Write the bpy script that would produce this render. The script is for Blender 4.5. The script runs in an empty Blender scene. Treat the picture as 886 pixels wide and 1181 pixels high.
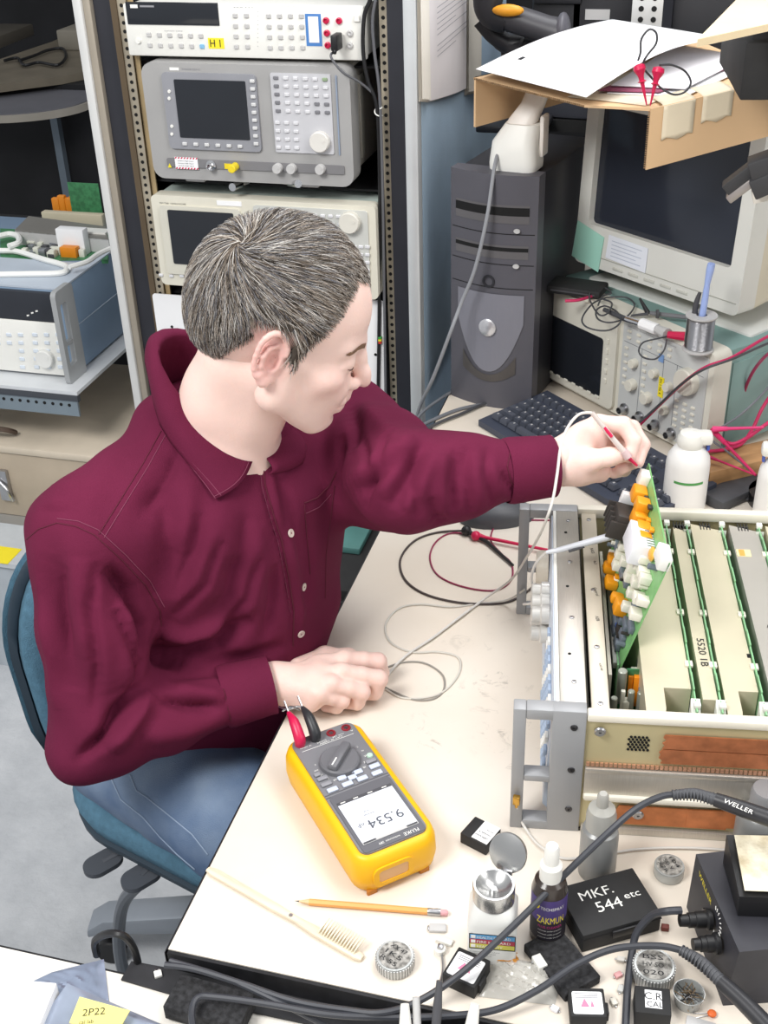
import bpy, bmesh, math, random
import numpy as np
from mathutils import Vector, Matrix
random.seed(7)
PI=math.pi
COL=bpy.context.scene.collection
# ---------------------------------------------------------------- camera maths (886 x 1181 frame)
FPX=1375.; CX,CY=443.,590.5; CAMZ=1.777
_n=np.array([523-CX,2840-CY,FPX]); _dn=_n/np.linalg.norm(_n)
_fh=np.array([0,0,1.])-_dn*_dn[2]; _fh/=np.linalg.norm(_fh); _rt=np.cross(_dn,_fh)
_y=math.radians(16.3)
RW=np.array([[math.cos(_y),-math.sin(_y),0],[math.sin(_y),math.cos(_y),0],[0,0,1]])@np.array([_rt,_fh,-_dn])
def ray(x,y): return RW@np.array([(x-CX)/FPX,(y-CY)/FPX,1.])
def P(x,y,z):
    d=ray(x,y); t=(z-CAMZ)/d[2]; return Vector((d[0]*t,d[1]*t,z))
def PY(x,y,Y):
    d=ray(x,y); t=Y/d[1]; return Vector((d[0]*t,Y,CAMZ+d[2]*t))
def PX(x,y,X):
    d=ray(x,y); t=X/d[0]; return Vector((X,d[1]*t,CAMZ+d[2]*t))
def az(a,b): return math.atan2(b[1]-a[1],b[0]-a[0])
# ---------------------------------------------------------------- materials
def lin(c):
    if isinstance(c,str): c=[int(c[i:i+2],16)/255 for i in (0,2,4)]
    return [x/12.92 if x<=.04045 else ((x+.055)/1.055)**2.4 for x in c]
MATS={}
def mat(name,col,rough=.5,metal=0,var=.04,scale=12,bump=0,bscale=80,spec=.5,trans=0,alpha=1,coat=0,sheen=0,emit=0,stretch=None,ior=1.45,col2=None):
    if name in MATS: return MATS[name]
    m=bpy.data.materials.new(name); m.use_nodes=True; nt=m.node_tree; N=nt.nodes; Lk=nt.links
    b=N['Principled BSDF']; c=lin(col)
    b.inputs['Roughness'].default_value=rough; b.inputs['Metallic'].default_value=metal
    b.inputs['Specular IOR Level'].default_value=spec
    b.inputs['Transmission Weight'].default_value=trans; b.inputs['Alpha'].default_value=alpha
    b.inputs['Coat Weight'].default_value=coat; b.inputs['IOR'].default_value=ior
    b.inputs['Sheen Weight'].default_value=sheen
    tc=N.new('ShaderNodeTexCoord'); mp=N.new('ShaderNodeMapping'); Lk.new(tc.outputs['Object'],mp.inputs['Vector'])
    if stretch: mp.inputs['Scale'].default_value=stretch
    nz=N.new('ShaderNodeTexNoise'); nz.inputs['Scale'].default_value=scale; nz.inputs['Detail'].default_value=4
    Lk.new(mp.outputs[0],nz.inputs['Vector'])
    rp=N.new('ShaderNodeValToRGB'); Lk.new(nz.outputs['Fac'],rp.inputs['Fac'])
    rp.color_ramp.elements[0].position=.35; rp.color_ramp.elements[1].position=.65
    c2=lin(col2) if col2 else [min(1,x*(1+var)) for x in c]
    c1=c if col2 else [x*(1-var) for x in c]
    rp.color_ramp.elements[0].color=(*c1,1); rp.color_ramp.elements[1].color=(*c2,1)
    Lk.new(rp.outputs[0],b.inputs['Base Color'])
    if emit:
        b.inputs['Emission Strength'].default_value=emit; Lk.new(rp.outputs[0],b.inputs['Emission Color'])
    if bump:
        n2=N.new('ShaderNodeTexNoise'); n2.inputs['Scale'].default_value=bscale; n2.inputs['Detail'].default_value=3
        Lk.new(mp.outputs[0],n2.inputs['Vector'])
        bp=N.new('ShaderNodeBump'); bp.inputs['Strength'].default_value=bump; bp.inputs['Distance'].default_value=.002
        Lk.new(n2.outputs['Fac'],bp.inputs['Height']); Lk.new(bp.outputs[0],b.inputs['Normal'])
    MATS[name]=m; return m
# ---------------------------------------------------------------- mesh builder
_txt={}
def text_geo(s):
    if s in _txt: return _txt[s]
    cu=bpy.data.curves.new('t','FONT'); cu.body=s; cu.size=1; cu.resolution_u=2
    o=bpy.data.objects.new('t',cu); COL.objects.link(o)
    dg=bpy.context.evaluated_depsgraph_get(); me=bpy.data.meshes.new_from_object(o.evaluated_get(dg))
    v=[tuple(p.co) for p in me.vertices]; f=[tuple(p.vertices) for p in me.polygons]
    bpy.data.objects.remove(o); bpy.data.curves.remove(cu); bpy.data.meshes.remove(me)
    xs=[p[0] for p in v]; ys=[p[1] for p in v]
    w=max(xs)-min(xs); x0=min(xs); h=max(ys)-min(ys); y0=min(ys)
    v=[(p[0]-x0,p[1]-y0,0) for p in v]; _txt[s]=(v,f,w,h); return _txt[s]
def rot(rx=0,ry=0,rz=0): return Matrix.Rotation(rz,4,'Z')@Matrix.Rotation(ry,4,'Y')@Matrix.Rotation(rx,4,'X')
def tr(x,y,z): return Matrix.Translation((x,y,z))
FRONT=rot(rx=PI/2)      # xy-plane drawing stands up, facing -Y
class MB:
    def __init__(s): s.v=[];s.f=[];s.mi=[];s.M=Matrix.Identity(4);s.k=0
    def at(s,M): s.M=M; return s
    def add(s,v,f,k=None):
        o=len(s.v); s.v+= [tuple(s.M@Vector(p)) for p in v]; s.f+=[tuple(i+o for i in q) for q in f]; s.mi+=[s.k if k is None else k]*len(f); return s
    def box(s,a,b,k=None,bev=0,seg=2):
        x0,y0,z0=[min(p,q) for p,q in zip(a,b)]; x1,y1,z1=[max(p,q) for p,q in zip(a,b)]
        if bev:
            bm=bmesh.new(); bmesh.ops.create_cube(bm,size=1)
            for v in bm.verts: v.co=((x0+x1)/2+v.co.x*(x1-x0),(y0+y1)/2+v.co.y*(y1-y0),(z0+z1)/2+v.co.z*(z1-z0))
            bmesh.ops.bevel(bm,geom=list(bm.edges),offset=min(bev,(x1-x0)*.45,(y1-y0)*.45,(z1-z0)*.45),segments=seg,affect='EDGES',profile=.5)
            bm.verts.index_update(); s.add([v.co[:] for v in bm.verts],[[v.index for v in f.verts] for f in bm.faces],k); bm.free(); return s
        v=[(x,y,z) for z in (z0,z1) for y in (y0,y1) for x in (x0,x1)]
        return s.add(v,[(0,2,3,1),(4,5,7,6),(0,1,5,4),(2,6,7,3),(0,4,6,2),(1,3,7,5)],k)
    def prism(s,poly,z0,z1,k=None,axis='z'):
        n=len(poly); A=sum(poly[i][0]*poly[(i+1)%n][1]-poly[(i+1)%n][0]*poly[i][1] for i in range(n))
        if A<0: poly=poly[::-1]
        if z0>z1: z0,z1=z1,z0
        g={'z':lambda p,z:(p[0],p[1],z),'y':lambda p,z:(p[0],-z,p[1]),'x':lambda p,z:(z,p[0],p[1])}[axis]
        v=[g(p,z0) for p in poly]+[g(p,z1) for p in poly]
        return s.add(v,[tuple(range(n-1,-1,-1)),tuple(range(n,2*n))]+[(i,(i+1)%n,n+(i+1)%n,n+i) for i in range(n)],k)
    def ring(s,o,i,z0,z1,k=None):
        n=len(o); v=[(*p,z0) for p in o]+[(*p,z0) for p in i]+[(*p,z1) for p in o]+[(*p,z1) for p in i]; f=[]
        for a in range(n):
            b=(a+1)%n
            f+=[(b,a,n+a,n+b),(2*n+a,2*n+b,3*n+b,3*n+a),(a,b,2*n+b,2*n+a),(n+b,n+a,3*n+a,3*n+b)]
        return s.add(v,f,k)
    def lathe(s,pr,k=None,seg=28,cap=True):
        n=len(pr); v=[];f=[]
        for j in range(seg):
            a=2*PI*j/seg
            for r,z in pr: v.append((r*math.cos(a),r*math.sin(a),z))
        for j in range(seg):
            b=(j+1)%seg
            for i in range(n-1): f.append((j*n+i,b*n+i,b*n+i+1,j*n+i+1))
        if cap:
            if pr[0][0]>1e-5: f.append(tuple(j*n for j in range(seg-1,-1,-1)))
            if pr[-1][0]>1e-5: f.append(tuple(j*n+n-1 for j in range(seg)))
        return s.add(v,f,k)
    def cyl(s,r,z0,z1,k=None,seg=24,bev=0):
        if bev: return s.lathe([(r-bev,z0),(r,z0+bev),(r,z1-bev),(r-bev,z1)],k,seg)
        return s.lathe([(r,z0),(r,z1)],k,seg)
    def tube(s,pts,r,k=None,seg=8,sub=6,smooth=True,flat=1):
        pts=[Vector(p) for p in pts]; n0=len(pts)
        rs=r if isinstance(r,(list,tuple)) else [r]*n0
        if smooth and n0>2:
            q=[];qr=[]
            for i in range(n0-1):
                p0=pts[max(i-1,0)];p1=pts[i];p2=pts[i+1];p3=pts[min(i+2,n0-1)]
                for t in range(sub):
                    u=t/sub; q.append(.5*((2*p1)+(p2-p0)*u+(2*p0-5*p1+4*p2-p3)*u*u+(3*p1-p0-3*p2+p3)*u**3)); qr.append(rs[i]*(1-u)+rs[i+1]*u)
            q.append(pts[-1]);qr.append(rs[-1]); pts,rs=q,qr
        n=len(pts); v=[];f=[]; up=None
        for i in range(n):
            t=(pts[min(i+1,n-1)]-pts[max(i-1,0)]); t=t.normalized() if t.length>1e-9 else Vector((0,0,1))
            if up is None: up=(Vector((0,0,1)) if abs(t.z)<.9 else Vector((1,0,0)))
            up=(up-t*up.dot(t)); up=up.normalized() if up.length>1e-6 else t.orthogonal().normalized()
            sd=t.cross(up)
            for j in range(seg):
                a=2*PI*j/seg; v.append(tuple(pts[i]+(sd*math.cos(a)+up*math.sin(a)*flat)*rs[i]))
        for i in range(n-1):
            for j in range(seg):
                b=(j+1)%seg; f.append((i*seg+j,i*seg+b,(i+1)*seg+b,(i+1)*seg+j))
        f+=[tuple(range(seg-1,-1,-1)),tuple((n-1)*seg+j for j in range(seg))]
        return s.add(v,f,k)
    def ball(s,c,r,k=None,seg=14,sc=(1,1,1)):
        n=8; pr=[(r*math.sin(PI*i/n),-r*math.cos(PI*i/n)) for i in range(n+1)]
        M=s.M; s.M=M@Matrix.Translation(c)@Matrix.Diagonal((*sc,1)); s.lathe([(max(a,1e-6),b) for a,b in pr],k,seg,False); s.M=M; return s
    def text(s,t,x,y,h,k=None,z=.0003,M=None,w=None,center=False,flip=False):
        v,f,tw,th=text_geo(t); sc=h/max(th,.5); sx=(w/tw) if w else sc
        ox=x-(sx*tw/2 if center else 0)
        M0=s.M; s.M=M0@(M or Matrix.Identity(4))
        s.add([(ox+p[0]*sx,y+p[1]*sc,z) for p in v],f,k); s.M=M0; return s
    def grid(s,fn,nu,nv,k=None,closed=False):
        v=[fn(i/nu,j/nv) for j in range(nv+1) for i in range(nu+1)]
        f=[(j*(nu+1)+i,j*(nu+1)+i+1,(j+1)*(nu+1)+i+1,(j+1)*(nu+1)+i) for j in range(nv) for i in range(nu)]
        return s.add([tuple(p) for p in v],f,k)
    def mesh(s,name,mats,sharp=35,smooth=True):
        me=bpy.data.meshes.new(name); me.from_pydata(s.v,[],s.f)
        for m in (mats if isinstance(mats,(list,tuple)) else [mats]): me.materials.append(m)
        me.polygons.foreach_set('material_index',s.mi)
        me.polygons.foreach_set('use_smooth',[smooth]*len(s.f)); me.update()
        if smooth: me.set_sharp_from_angle(angle=math.radians(sharp))
        return me
    def build(s,name,mats,parent=None,loc=(0,0,0),rz=0,rotm=None,sharp=35,thick=0):
        me=s.mesh(name,mats,sharp); o=bpy.data.objects.new(name,me); COL.objects.link(o)
        o.parent=parent; o.location=loc
        o.rotation_euler=rotm.to_euler() if rotm is not None else (0,0,rz)
        if thick:
            sm=o.modifiers.new('thickness','SOLIDIFY'); sm.thickness=thick; sm.offset=0
        return o
def rrect(w,h,r,seg=4,cx=0,cy=0):
    p=[]; r=min(r,w/2-1e-5,h/2-1e-5)
    for qx,qy,a0 in ((1,1,0),(-1,1,PI/2),(-1,-1,PI),(1,-1,1.5*PI)):
        for i in range(seg+1):
            a=a0+PI/2*i/seg; p.append((cx+qx*(w/2-r)+r*math.cos(a),cy+qy*(h/2-r)+r*math.sin(a)))
    return p
def empty(name,loc=(0,0,0),rz=0,parent=None,rotm=None):
    o=bpy.data.objects.new(name,None); COL.objects.link(o); o.location=loc
    o.rotation_euler=rotm.to_euler() if rotm is not None else (0,0,rz)
    o.parent=parent; o.empty_display_size=.05; return o
def tag(o,label,cat,group=None,kind=None):
    if label: o['label']=label
    if cat: o['category']=cat
    if group: o['group']=group
    if kind: o['kind']=kind
    return o
def thing(name,label,cat,loc=(0,0,0),rz=0,group=None,rotm=None): return tag(empty(name,loc,rz,None,rotm),label,cat,group)
def struct(o): o['kind']='structure'; return o
def inst(me,name,parent,loc,rz=0,rotm=None,sc=None):
    o=bpy.data.objects.new(name,me); COL.objects.link(o); o.parent=parent; o.location=loc
    o.rotation_euler=rotm.to_euler() if rotm is not None else (0,0,rz)
    if sc: o.scale=sc
    return o
def bump_at(o,base): # shift mesh so that origin sits at base (single-mesh things built in world coords)
    me=o.data; b=Vector(base); me.transform(Matrix.Translation(-b)); o.location=b; return o
def cable(name,pts,r,m,label=None,cat='cable',parent=None,seg=8,group=None,sub=8):
    b=MB(); b.tube(pts,r,seg=seg,sub=sub); o=b.build(name,m,parent)
    if parent is None: bump_at(o,pts[0]); tag(o,label,cat,group)
    return o
# palette
white=mat('white_plastic','e9e8e2',.4,var=.02); cream=mat('cream_plastic','d9d5c6',.45,var=.03)
black=mat('black_plastic','1b1b1d',.45,var=.1); blackm=mat('black_matte','232324',.7,var=.15,scale=30)
dgrey=mat('dark_grey_plastic','4a4a4e',.5); grey=mat('grey_plastic','8b8b8d',.45,var=.03); lgrey=mat('light_grey_plastic','bdbcbb',.45,var=.03)
steel=mat('steel','b8b8ba',.3,1,var=.05); chrome=mat('chrome','d8d8da',.15,1,var=.02); dsteel=mat('dark_steel','5d5d60',.35,1)
alu=mat('brushed_aluminium','c9c4bb',.42,.75,var=.06,scale=40,stretch=(60,1,1))
paper=mat('white_paper','efeff0',.8,var=.015); ink=mat('dark_ink','26262a',.8,var=.1); inkw=mat('white_paint','ecebe6',.7)
inkg=mat('grey_ink','8d8d92',.8); screenm=mat('dark_screen_glass','23262c',.12,var=.1,scale=4,spec=.6)
hole=mat('dark_recess','0d0d0e',.8); yellow=mat('yellow_label','efdc2c',.6); red=mat('crimson_plastic','c81c4c',.35); redwire=mat('crimson_wire','c2285c',.4)
# ================================================================ setting
DZ=.74; XL=-.467; YN=.732
def concrete():
    m=bpy.data.materials.new('grey_concrete_floor'); m.use_nodes=True; N=m.node_tree.nodes; L=m.node_tree.links; b=N['Principled BSDF']
    tc=N.new('ShaderNodeTexCoord'); n1=N.new('ShaderNodeTexNoise'); n1.inputs['Scale'].default_value=9; n1.inputs['Detail'].default_value=10; n1.inputs['Roughness'].default_value=.65
    L.new(tc.outputs['Object'],n1.inputs['Vector']); r=N.new('ShaderNodeValToRGB'); L.new(n1.outputs['Fac'],r.inputs['Fac'])
    r.color_ramp.elements[0].position=.3; r.color_ramp.elements[1].position=.75
    r.color_ramp.elements[0].color=(*lin('adb0b4'),1); r.color_ramp.elements[1].color=(*lin('c9cbce'),1); L.new(r.outputs[0],b.inputs['Base Color'])
    b.inputs['Roughness'].default_value=.75
    n2=N.new('ShaderNodeTexNoise'); n2.inputs['Scale'].default_value=60; n2.inputs['Detail'].default_value=8; L.new(tc.outputs['Object'],n2.inputs['Vector'])
    bp=N.new('ShaderNodeBump'); bp.inputs['Strength'].default_value=.5; bp.inputs['Distance'].default_value=.004; L.new(n2.outputs['Fac'],bp.inputs['Height']); L.new(bp.outputs[0],b.inputs['Normal'])
    return m
struct(MB().box((-4.5,-1,-.05),(3,5.9,0)).build('floor',concrete()))
wallm=mat('darkened_wall','3a3a40',.8); struct(MB().box((-4.5,5.8,0),(3,5.9,2.8)).build('wall_back',wallm))  # wall colour kept dark to stand in for an unlit background
# desk
def desk_mat():
    m=bpy.data.materials.new('cream_laminate'); m.use_nodes=True; N=m.node_tree.nodes; L=m.node_tree.links; b=N['Principled BSDF']
    tc=N.new('ShaderNodeTexCoord')
    n1=N.new('ShaderNodeTexNoise'); n1.inputs['Scale'].default_value=3.2; n1.inputs['Detail'].default_value=6; L.new(tc.outputs['Object'],n1.inputs['Vector'])
    r=N.new('ShaderNodeValToRGB'); L.new(n1.outputs['Fac'],r.inputs['Fac']); r.color_ramp.elements[0].position=.3; r.color_ramp.elements[1].position=.7
    r.color_ramp.elements[0].color=(*lin('d8ccbc'),1); r.color_ramp.elements[1].color=(*lin('e5ddd2'),1)
    # scuffs: small dark scratches in the worn middle area
    n2=N.new('ShaderNodeTexNoise'); n2.inputs['Scale'].default_value=34; n2.inputs['Detail'].default_value=9; n2.inputs['Roughness'].default_value=.72; n2.inputs['Distortion'].default_value=1.2
    L.new(tc.outputs['Object'],n2.inputs['Vector'])
    r2=N.new('ShaderNodeValToRGB'); L.new(n2.outputs['Fac'],r2.inputs['Fac']); r2.color_ramp.elements[0].position=.36; r2.color_ramp.elements[1].position=.44
    r2.color_ramp.elements[0].color=(1,1,1,1); r2.color_ramp.elements[1].color=(0,0,0,1)
    n3=N.new('ShaderNodeTexNoise'); n3.inputs['Scale'].default_value=7; L.new(tc.outputs['Object'],n3.inputs['Vector'])
    r3=N.new('ShaderNodeValToRGB'); L.new(n3.outputs['Fac'],r3.inputs['Fac']); r3.color_ramp.elements[0].position=.5; r3.color_ramp.elements[1].position=.62
    mu=N.new('ShaderNodeMath'); mu.operation='MULTIPLY'; L.new(r2.outputs[0],mu.inputs[0]); L.new(r3.outputs[0],mu.inputs[1])
    gr=N.new('ShaderNodeTexGradient'); gr.gradient_type='SPHERICAL'; mp=N.new('ShaderNodeMapping'); mp.vector_type='TEXTURE'
    c=P(535,830,DZ); mp.inputs['Location'].default_value=(c.x,c.y,0); mp.inputs['Scale'].default_value=(.16,.34,2); L.new(tc.outputs['Object'],mp.inputs['Vector']); L.new(mp.outputs[0],gr.inputs[0])
    mu2=N.new('ShaderNodeMath'); mu2.operation='MULTIPLY'; L.new(mu.outputs[0],mu2.inputs[0]); L.new(gr.outputs[0],mu2.inputs[1])
    mu3=N.new('ShaderNodeMath'); mu3.operation='MULTIPLY'; mu3.inputs[1].default_value=1.1; L.new(mu2.outputs[0],mu3.inputs[0]); mu3.use_clamp=True
    mx=N.new('ShaderNodeMixRGB'); L.new(mu3.outputs[0],mx.inputs[0]); L.new(r.outputs[0],mx.inputs[1]); mx.inputs[2].default_value=(*lin('8f867b'),1)
    L.new(mx.outputs[0],b.inputs['Base Color']); b.inputs['Roughness'].default_value=.42
    return m
deskm=desk_mat(); edgem=mat('black_edge_band','1d1d20',.5,var=.3,scale=60)
dk=thing('workbench','large cream laminate workbench carrying the opened instrument, edged in black','workbench',(0,0,0))
xs0,xs1=XL,1.3
MB().box((xs0,YN,DZ-.032),(xs1,2.95,DZ)).build('bench_top',deskm,dk)
b=MB(); b.box((xs0-.002,YN-.004,DZ-.034),(xs1,YN,DZ-.0015),0); b.box((xs0-.003,YN-.004,DZ-.034),(xs0,2.95,DZ-.0015),0); b.build('edge_band',edgem,dk)
legm=mat('dark_leg_metal','3a3b40',.5,.3)
for x,y in ((-.25,.85),(-.36,2.5),(1.2,.85),(1.2,2.5)): MB().box((x-.025,y-.025,0),(x+.025,y+.025,DZ-.032)).build('leg',legm,dk)
# storage under the desk (dark drawer unit seen between the shirt and the desk edge)
b2=thing('drawer_unit','black storage unit under the bench behind the man','storage unit',(-.64,1.92,0))
MB().box((-.14,-.2,0),(.13,.12,.5),bev=.004).build('body',blackm,b2)
MB().box((-.13,-.212,.26),(.12,-.2,.48),bev=.003).build('drawer',black,b2); MB().box((-.13,-.212,.04),(.12,-.2,.24),bev=.003).build('drawer',black,b2)
# lower left bench
BZ=.71
p0=P(0,1073,BZ); p1=P(200,1135,BZ)
nb=thing('workbench','low white bench in the bottom left corner with antistatic bags on it','workbench',(p1.x,p1.y-.02,0))
MB().box((-1.1,-.75,BZ-.03),(1.3,.018,BZ)).build('bench_top',mat('white_laminate','e6e1d8',.4,var=.03),nb)
MB().box((-1.1,.018,BZ-.031),(1.3,.021,BZ-.001)).build('edge_band',edgem,nb)
for x in (-1.0,1.2): MB().box((x-.02,-.7,0),(x+.02,-.66,BZ-.03)).build('leg',legm,nb)

# ================================================================ equipment rack
YR=2.1
def rx(px,py): return PY(px,py,YR).x
def rzz(px,py): return PY(px,py,YR).z
rk=thing('equipment_rack','tall black open equipment rack with pale edge strips holding three test instruments','equipment rack',(-.86,YR,0))
ox=-.86
def rp(b,name,m,**k): return b.build(name,m,rk,**k)
zt=1.75
railm=mat('drilled_rail','b5ab98',.45,.5,var=.12); tanm=mat('tan_rail','b59f78',.5,.3,var=.15); rackb=mat('rack_black','2b2c33',.5,var=.1); rackedge=mat('rack_edge_strip','d4d4d2',.35,.2)
XA=rx(83.6,0); XB=rx(94,0); XC=rx(103,0); XD=rx(126,0); XE=rx(133,0); XF=rx(143,0)
rp(MB().box((XA-ox,-.005,0),(XB-ox,.55,zt),bev=.003),'edge_strip',rackedge)
rp(MB().box((XB-ox,.0,0),(XC-ox,.05,zt),bev=.003),'edge_strip',mat('rack_beige_strip','a39a8c',.4,.3))
rp(MB().box((XC-ox,.012,0),(XD-ox,.05,zt)),'upright',rackb)
rp(MB().box((XD-ox,.0,0),(XE-ox,.05,zt)),'rail_flange',mat('bronze_flange','6b5c49',.45,.5))
def perf(x0,x1,y,z0,z1,pitch=.0148,r=.0034):
    b=MB(); b.box((x0,y,z0),(x1,y+.003,z1),0); xc=(x0+x1)/2; z=z0+.01
    while z<z1-.006:
        b.at(tr(xc,y-.0004,z)@FRONT).cyl(r,-.0005,.0004,1,seg=10); b.at(Matrix.Identity(4)); z+=pitch
    return b
rp(perf(XE-ox,XF-ox,.004,.3,zt),'perforated_rail',[railm,hole])
rp(MB().box((XF-ox-.001,.012,0),(XF-ox+.010,.016,zt)),'rear_rail',tanm)
XG=rx(436,0);XH=rx(445.5,0);XI=rx(468,0);XJ=rx(481,0)
rp(perf(XG-ox,XH-ox,.004,.3,zt),'perforated_rail',[railm,hole])
rp(MB().box((XH-ox,.0,0),(XI-ox,.05,zt)),'upright',rackb)
rp(MB().box((XG-ox-.022,.24,0),(XG-ox-.006,.244,zt)),'rear_rail',tanm)
rp(MB().box((XC-ox,.55,0),(XI-ox,.56,zt)).box((XC-ox,.05,0),(XC-ox+.004,.55,zt)).box((XI-ox-.004,.05,0),(XI-ox,.55,zt)),'back_panel',mat('rack_inside','1a1a1d',.8))
for py in (72,213,345):
    zz=rzz(300,py)-.012
    rp(MB().box((XF-ox,.03,zz),(XG-ox,.54,zz+.004)),'shelf',mat('shelf_steel','2e2e30',.5,.6))
# --- helper for fronts: local x right, z up, front face y=0
def buttons(parent,me,name,pts,y):
    for x,z in pts: inst(me,name,parent,(x,y,z))
def btn(w,h,d=.003,m=lgrey,r=.001):
    b=MB(); b.box((-w/2,-d,-h/2),(w/2,.001,h/2),bev=r,seg=1); return b.mesh('button',m)
def knobmesh(r,d,m,mark=None):
    b=MB(); b.at(FRONT); b.lathe([(r,0),(r,d*.8),(r*.9,d),(0.0001,d)],0,28); b.at(tr(r*.45,-d-.0002,r*.2)@FRONT).cyl(r*.18,0,.0006,0,seg=12); return b.mesh('knob',m)
def front(px0,py0,px1,py1):  # front rectangle from pixels of bottom-left and bottom-right / returns x0,x1
    return rx(px0,py0),rx(px1,py1)
# --- power supply (top)
x0,x1=front(152,63,424,69); zb=rzz(290,66); W=x1-x0; H=.089
ps=thing('power_supply','white bench power supply topmost in the rack, black plug in its terminals','power supply',(x0,YR-.012,zb))
MB().box((0,0,0),(W,.02,H),bev=.004).box((.006,.02,.004),(W-.006,.36,H-.003)).build('body',[white],ps)
def q(px,py,T,Y=YR-.012):  # pixel to local x,z of an instrument
    v=PY(px,py,Y); return v.x-T.location.x, v.z-T.location.z
def rectpx(b,T,a,c,y0,y1,k,bev=0,Y=YR-.012):
    xa,za=q(*a,T,Y); xc,zc=q(*c,T,Y); b.box((xa,y0,za),(xc,y1,zc),k,bev); return b
b=MB(); rectpx(b,ps,(148,28),(251,3),-.002,.001,0,.001); rectpx(b,ps,(151,9),(159,5),-.0024,-.002,1); rectpx(b,ps,(162,8),(178,6),-.0024,-.002,2); b.build('display_window',[screenm,inkw,inkg],ps)
b=MB(); rectpx(b,ps,(241,56),(258,44),-.0006,.0005,0)
M=FRONT; xa,za=q(243,54,ps); b.at(tr(0,-.0008,0)@FRONT); b.text('H 1',xa,za,.0125,1,w=.02); b.build('yellow_label',[yellow,ink],ps)
pb=btn(.0085,.0075)
for r_,yy in ((0,40),(1,52)):
    for c in range(6): x,z=q(172+c*12+r_*1.4,yy+c*.3,ps); inst(pb if not(c==5 and r_==1) else btn(.0085,.0075,.003,mat('blue_key','7fb4d8',.5)),'button',ps,(x,0,z))
for cx in (271.5,284.5):
    for r_ in range(4): x,z=q(cx+r_*.5,18+r_*12,ps); inst(pb,'button',ps,(x,0,z))
for c in range(4):
    for r_ in range(4): x,z=q(310+c*12.6+r_*.6,18.5+r_*12.2,ps); inst(pb,'button',ps,(x,0,z))
x,z=q(160,47,ps); inst(knobmesh(.005,.004,white),'power_button',ps,(x,0,z)); x,z=q(412,21,ps); inst(btn(.01,.011,.004,white),'button',ps,(x,0,z))
b=MB(); rectpx(b,ps,(354,53),(370,16),-.0006,.0006,0); rectpx(b,ps,(357,49),(367,19),-.001,-.0006,1); b.build('blue_sticker',[mat('blue_print','4a7fc0',.6),paper],ps)
b=MB()
for xx,yy,t in ((190,36,'FUNCTION / RANGE'),(270,9,'MATH'),(325,8,'RANGE / TRIGGER')):
    xa,za=q(xx,yy,ps); b.at(tr(0,-.0004,0)@FRONT).text(t,xa,za,.0016,0,w=.035)
xa,za=q(295,50,ps)
for i in range(9): xa,za=q(297,14+i*5,ps); b.at(tr(0,-.0004,0)@FRONT).text('o',xa,za,.002,0)
b.build('lettering',inkg,ps)
jm=MB(); jm.at(FRONT).lathe([(.0055,0),(.0055,.004),(.0035,.005),(.0035,.002),(.0001,.002)],0,16); jm=jm.mesh('terminal',[red])
for xx,yy in ((376.5,23.5),(391.5,23.8),(377.5,38),(378.5,52)): x,z=q(xx,yy,ps); inst(jm,'terminal',ps,(x,0,z))
jw=MB(); jw.at(FRONT).lathe([(.0055,0),(.0055,.004),(.003,.005),(.0001,.003)],0,16); jw=jw.mesh('terminal',[lgrey])
for xx,yy in ((404,38),(404,52)): x,z=q(xx,yy,ps); inst(jw,'terminal',ps,(x,0,z))
pl=PY(389,47,YR-.03)
b=MB(); b.box((-.006,-.02,-.014),(.006,.012,.012),0,.002); b.at(FRONT@rot(rx=-.2)).tube([(0,-.012,.01),(0,-.02,.016)],.004,0)
plug=b.build('banana_plug_pair',black,None,loc=pl); tag(plug,'black double banana plug pushed into the power supply terminals','plug')
# rack cables
cb=mat('grey_cable','5e5f63',.45)
cable('lead',[pl+Vector((-.004,-.01,-.016)),PY(382,66,YR-.05),PY(395,83,YR-.05),PY(415,95,YR-.03),PY(430,108,YR-.015),PY(436,122,YR-.012)],.0022,cb,'thin dark lead curving from the banana plug to the rack upright','cable')
vc=[PY(*p,YR-.016) for p in ((432,-20),(427,0),(420,20),(419,60),(425,95),(435,124),(438,200),(438,300),(437,400),(436,466))]
cable('cable_bundle',vc,.0036,black,'thick dark cable running down in front of the right drilled rack rail','cable')
vc=[PY(*p,YR-.02) for p in ((438,-20),(430,20),(432,60),(438,110),(441,200),(443,320),(445,466))]
cable('cable_bundle',vc,.0028,cb,'thinner grey cable running down beside the thick one on the rack','cable')
tie=PY(436,124,YR-.02); b=MB(); b.tube([(.007*math.cos(a/8*PI),.007*math.sin(a/8*PI),-.001*a) for a in range(-2,16)],.0012,0); o=b.build('cable_tie',white,None,loc=tie,rotm=rot(rx=.5)); tag(o,'white cable tie around the rack cables','cable tie')
for i,(c,hx) in enumerate((('green','3f9a45'),('yellow','e0cf35'),('red','c23a2e'))):
    pass
b=MB()
for i,hx in enumerate(('3f9a45','e0cf35','c23a2e')): b.cyl(.0042,-.004-.005*i,-.005*i,i,seg=12)
o=b.build('cable_marker',[mat('marker_green','3f9a45'),mat('marker_yellow','e0cf35'),mat('marker_red','c23a2e')],None,loc=PY(438,388,YR-.016)); tag(o,'green yellow and red marker band on the thick rack cable','cable marker')
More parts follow.
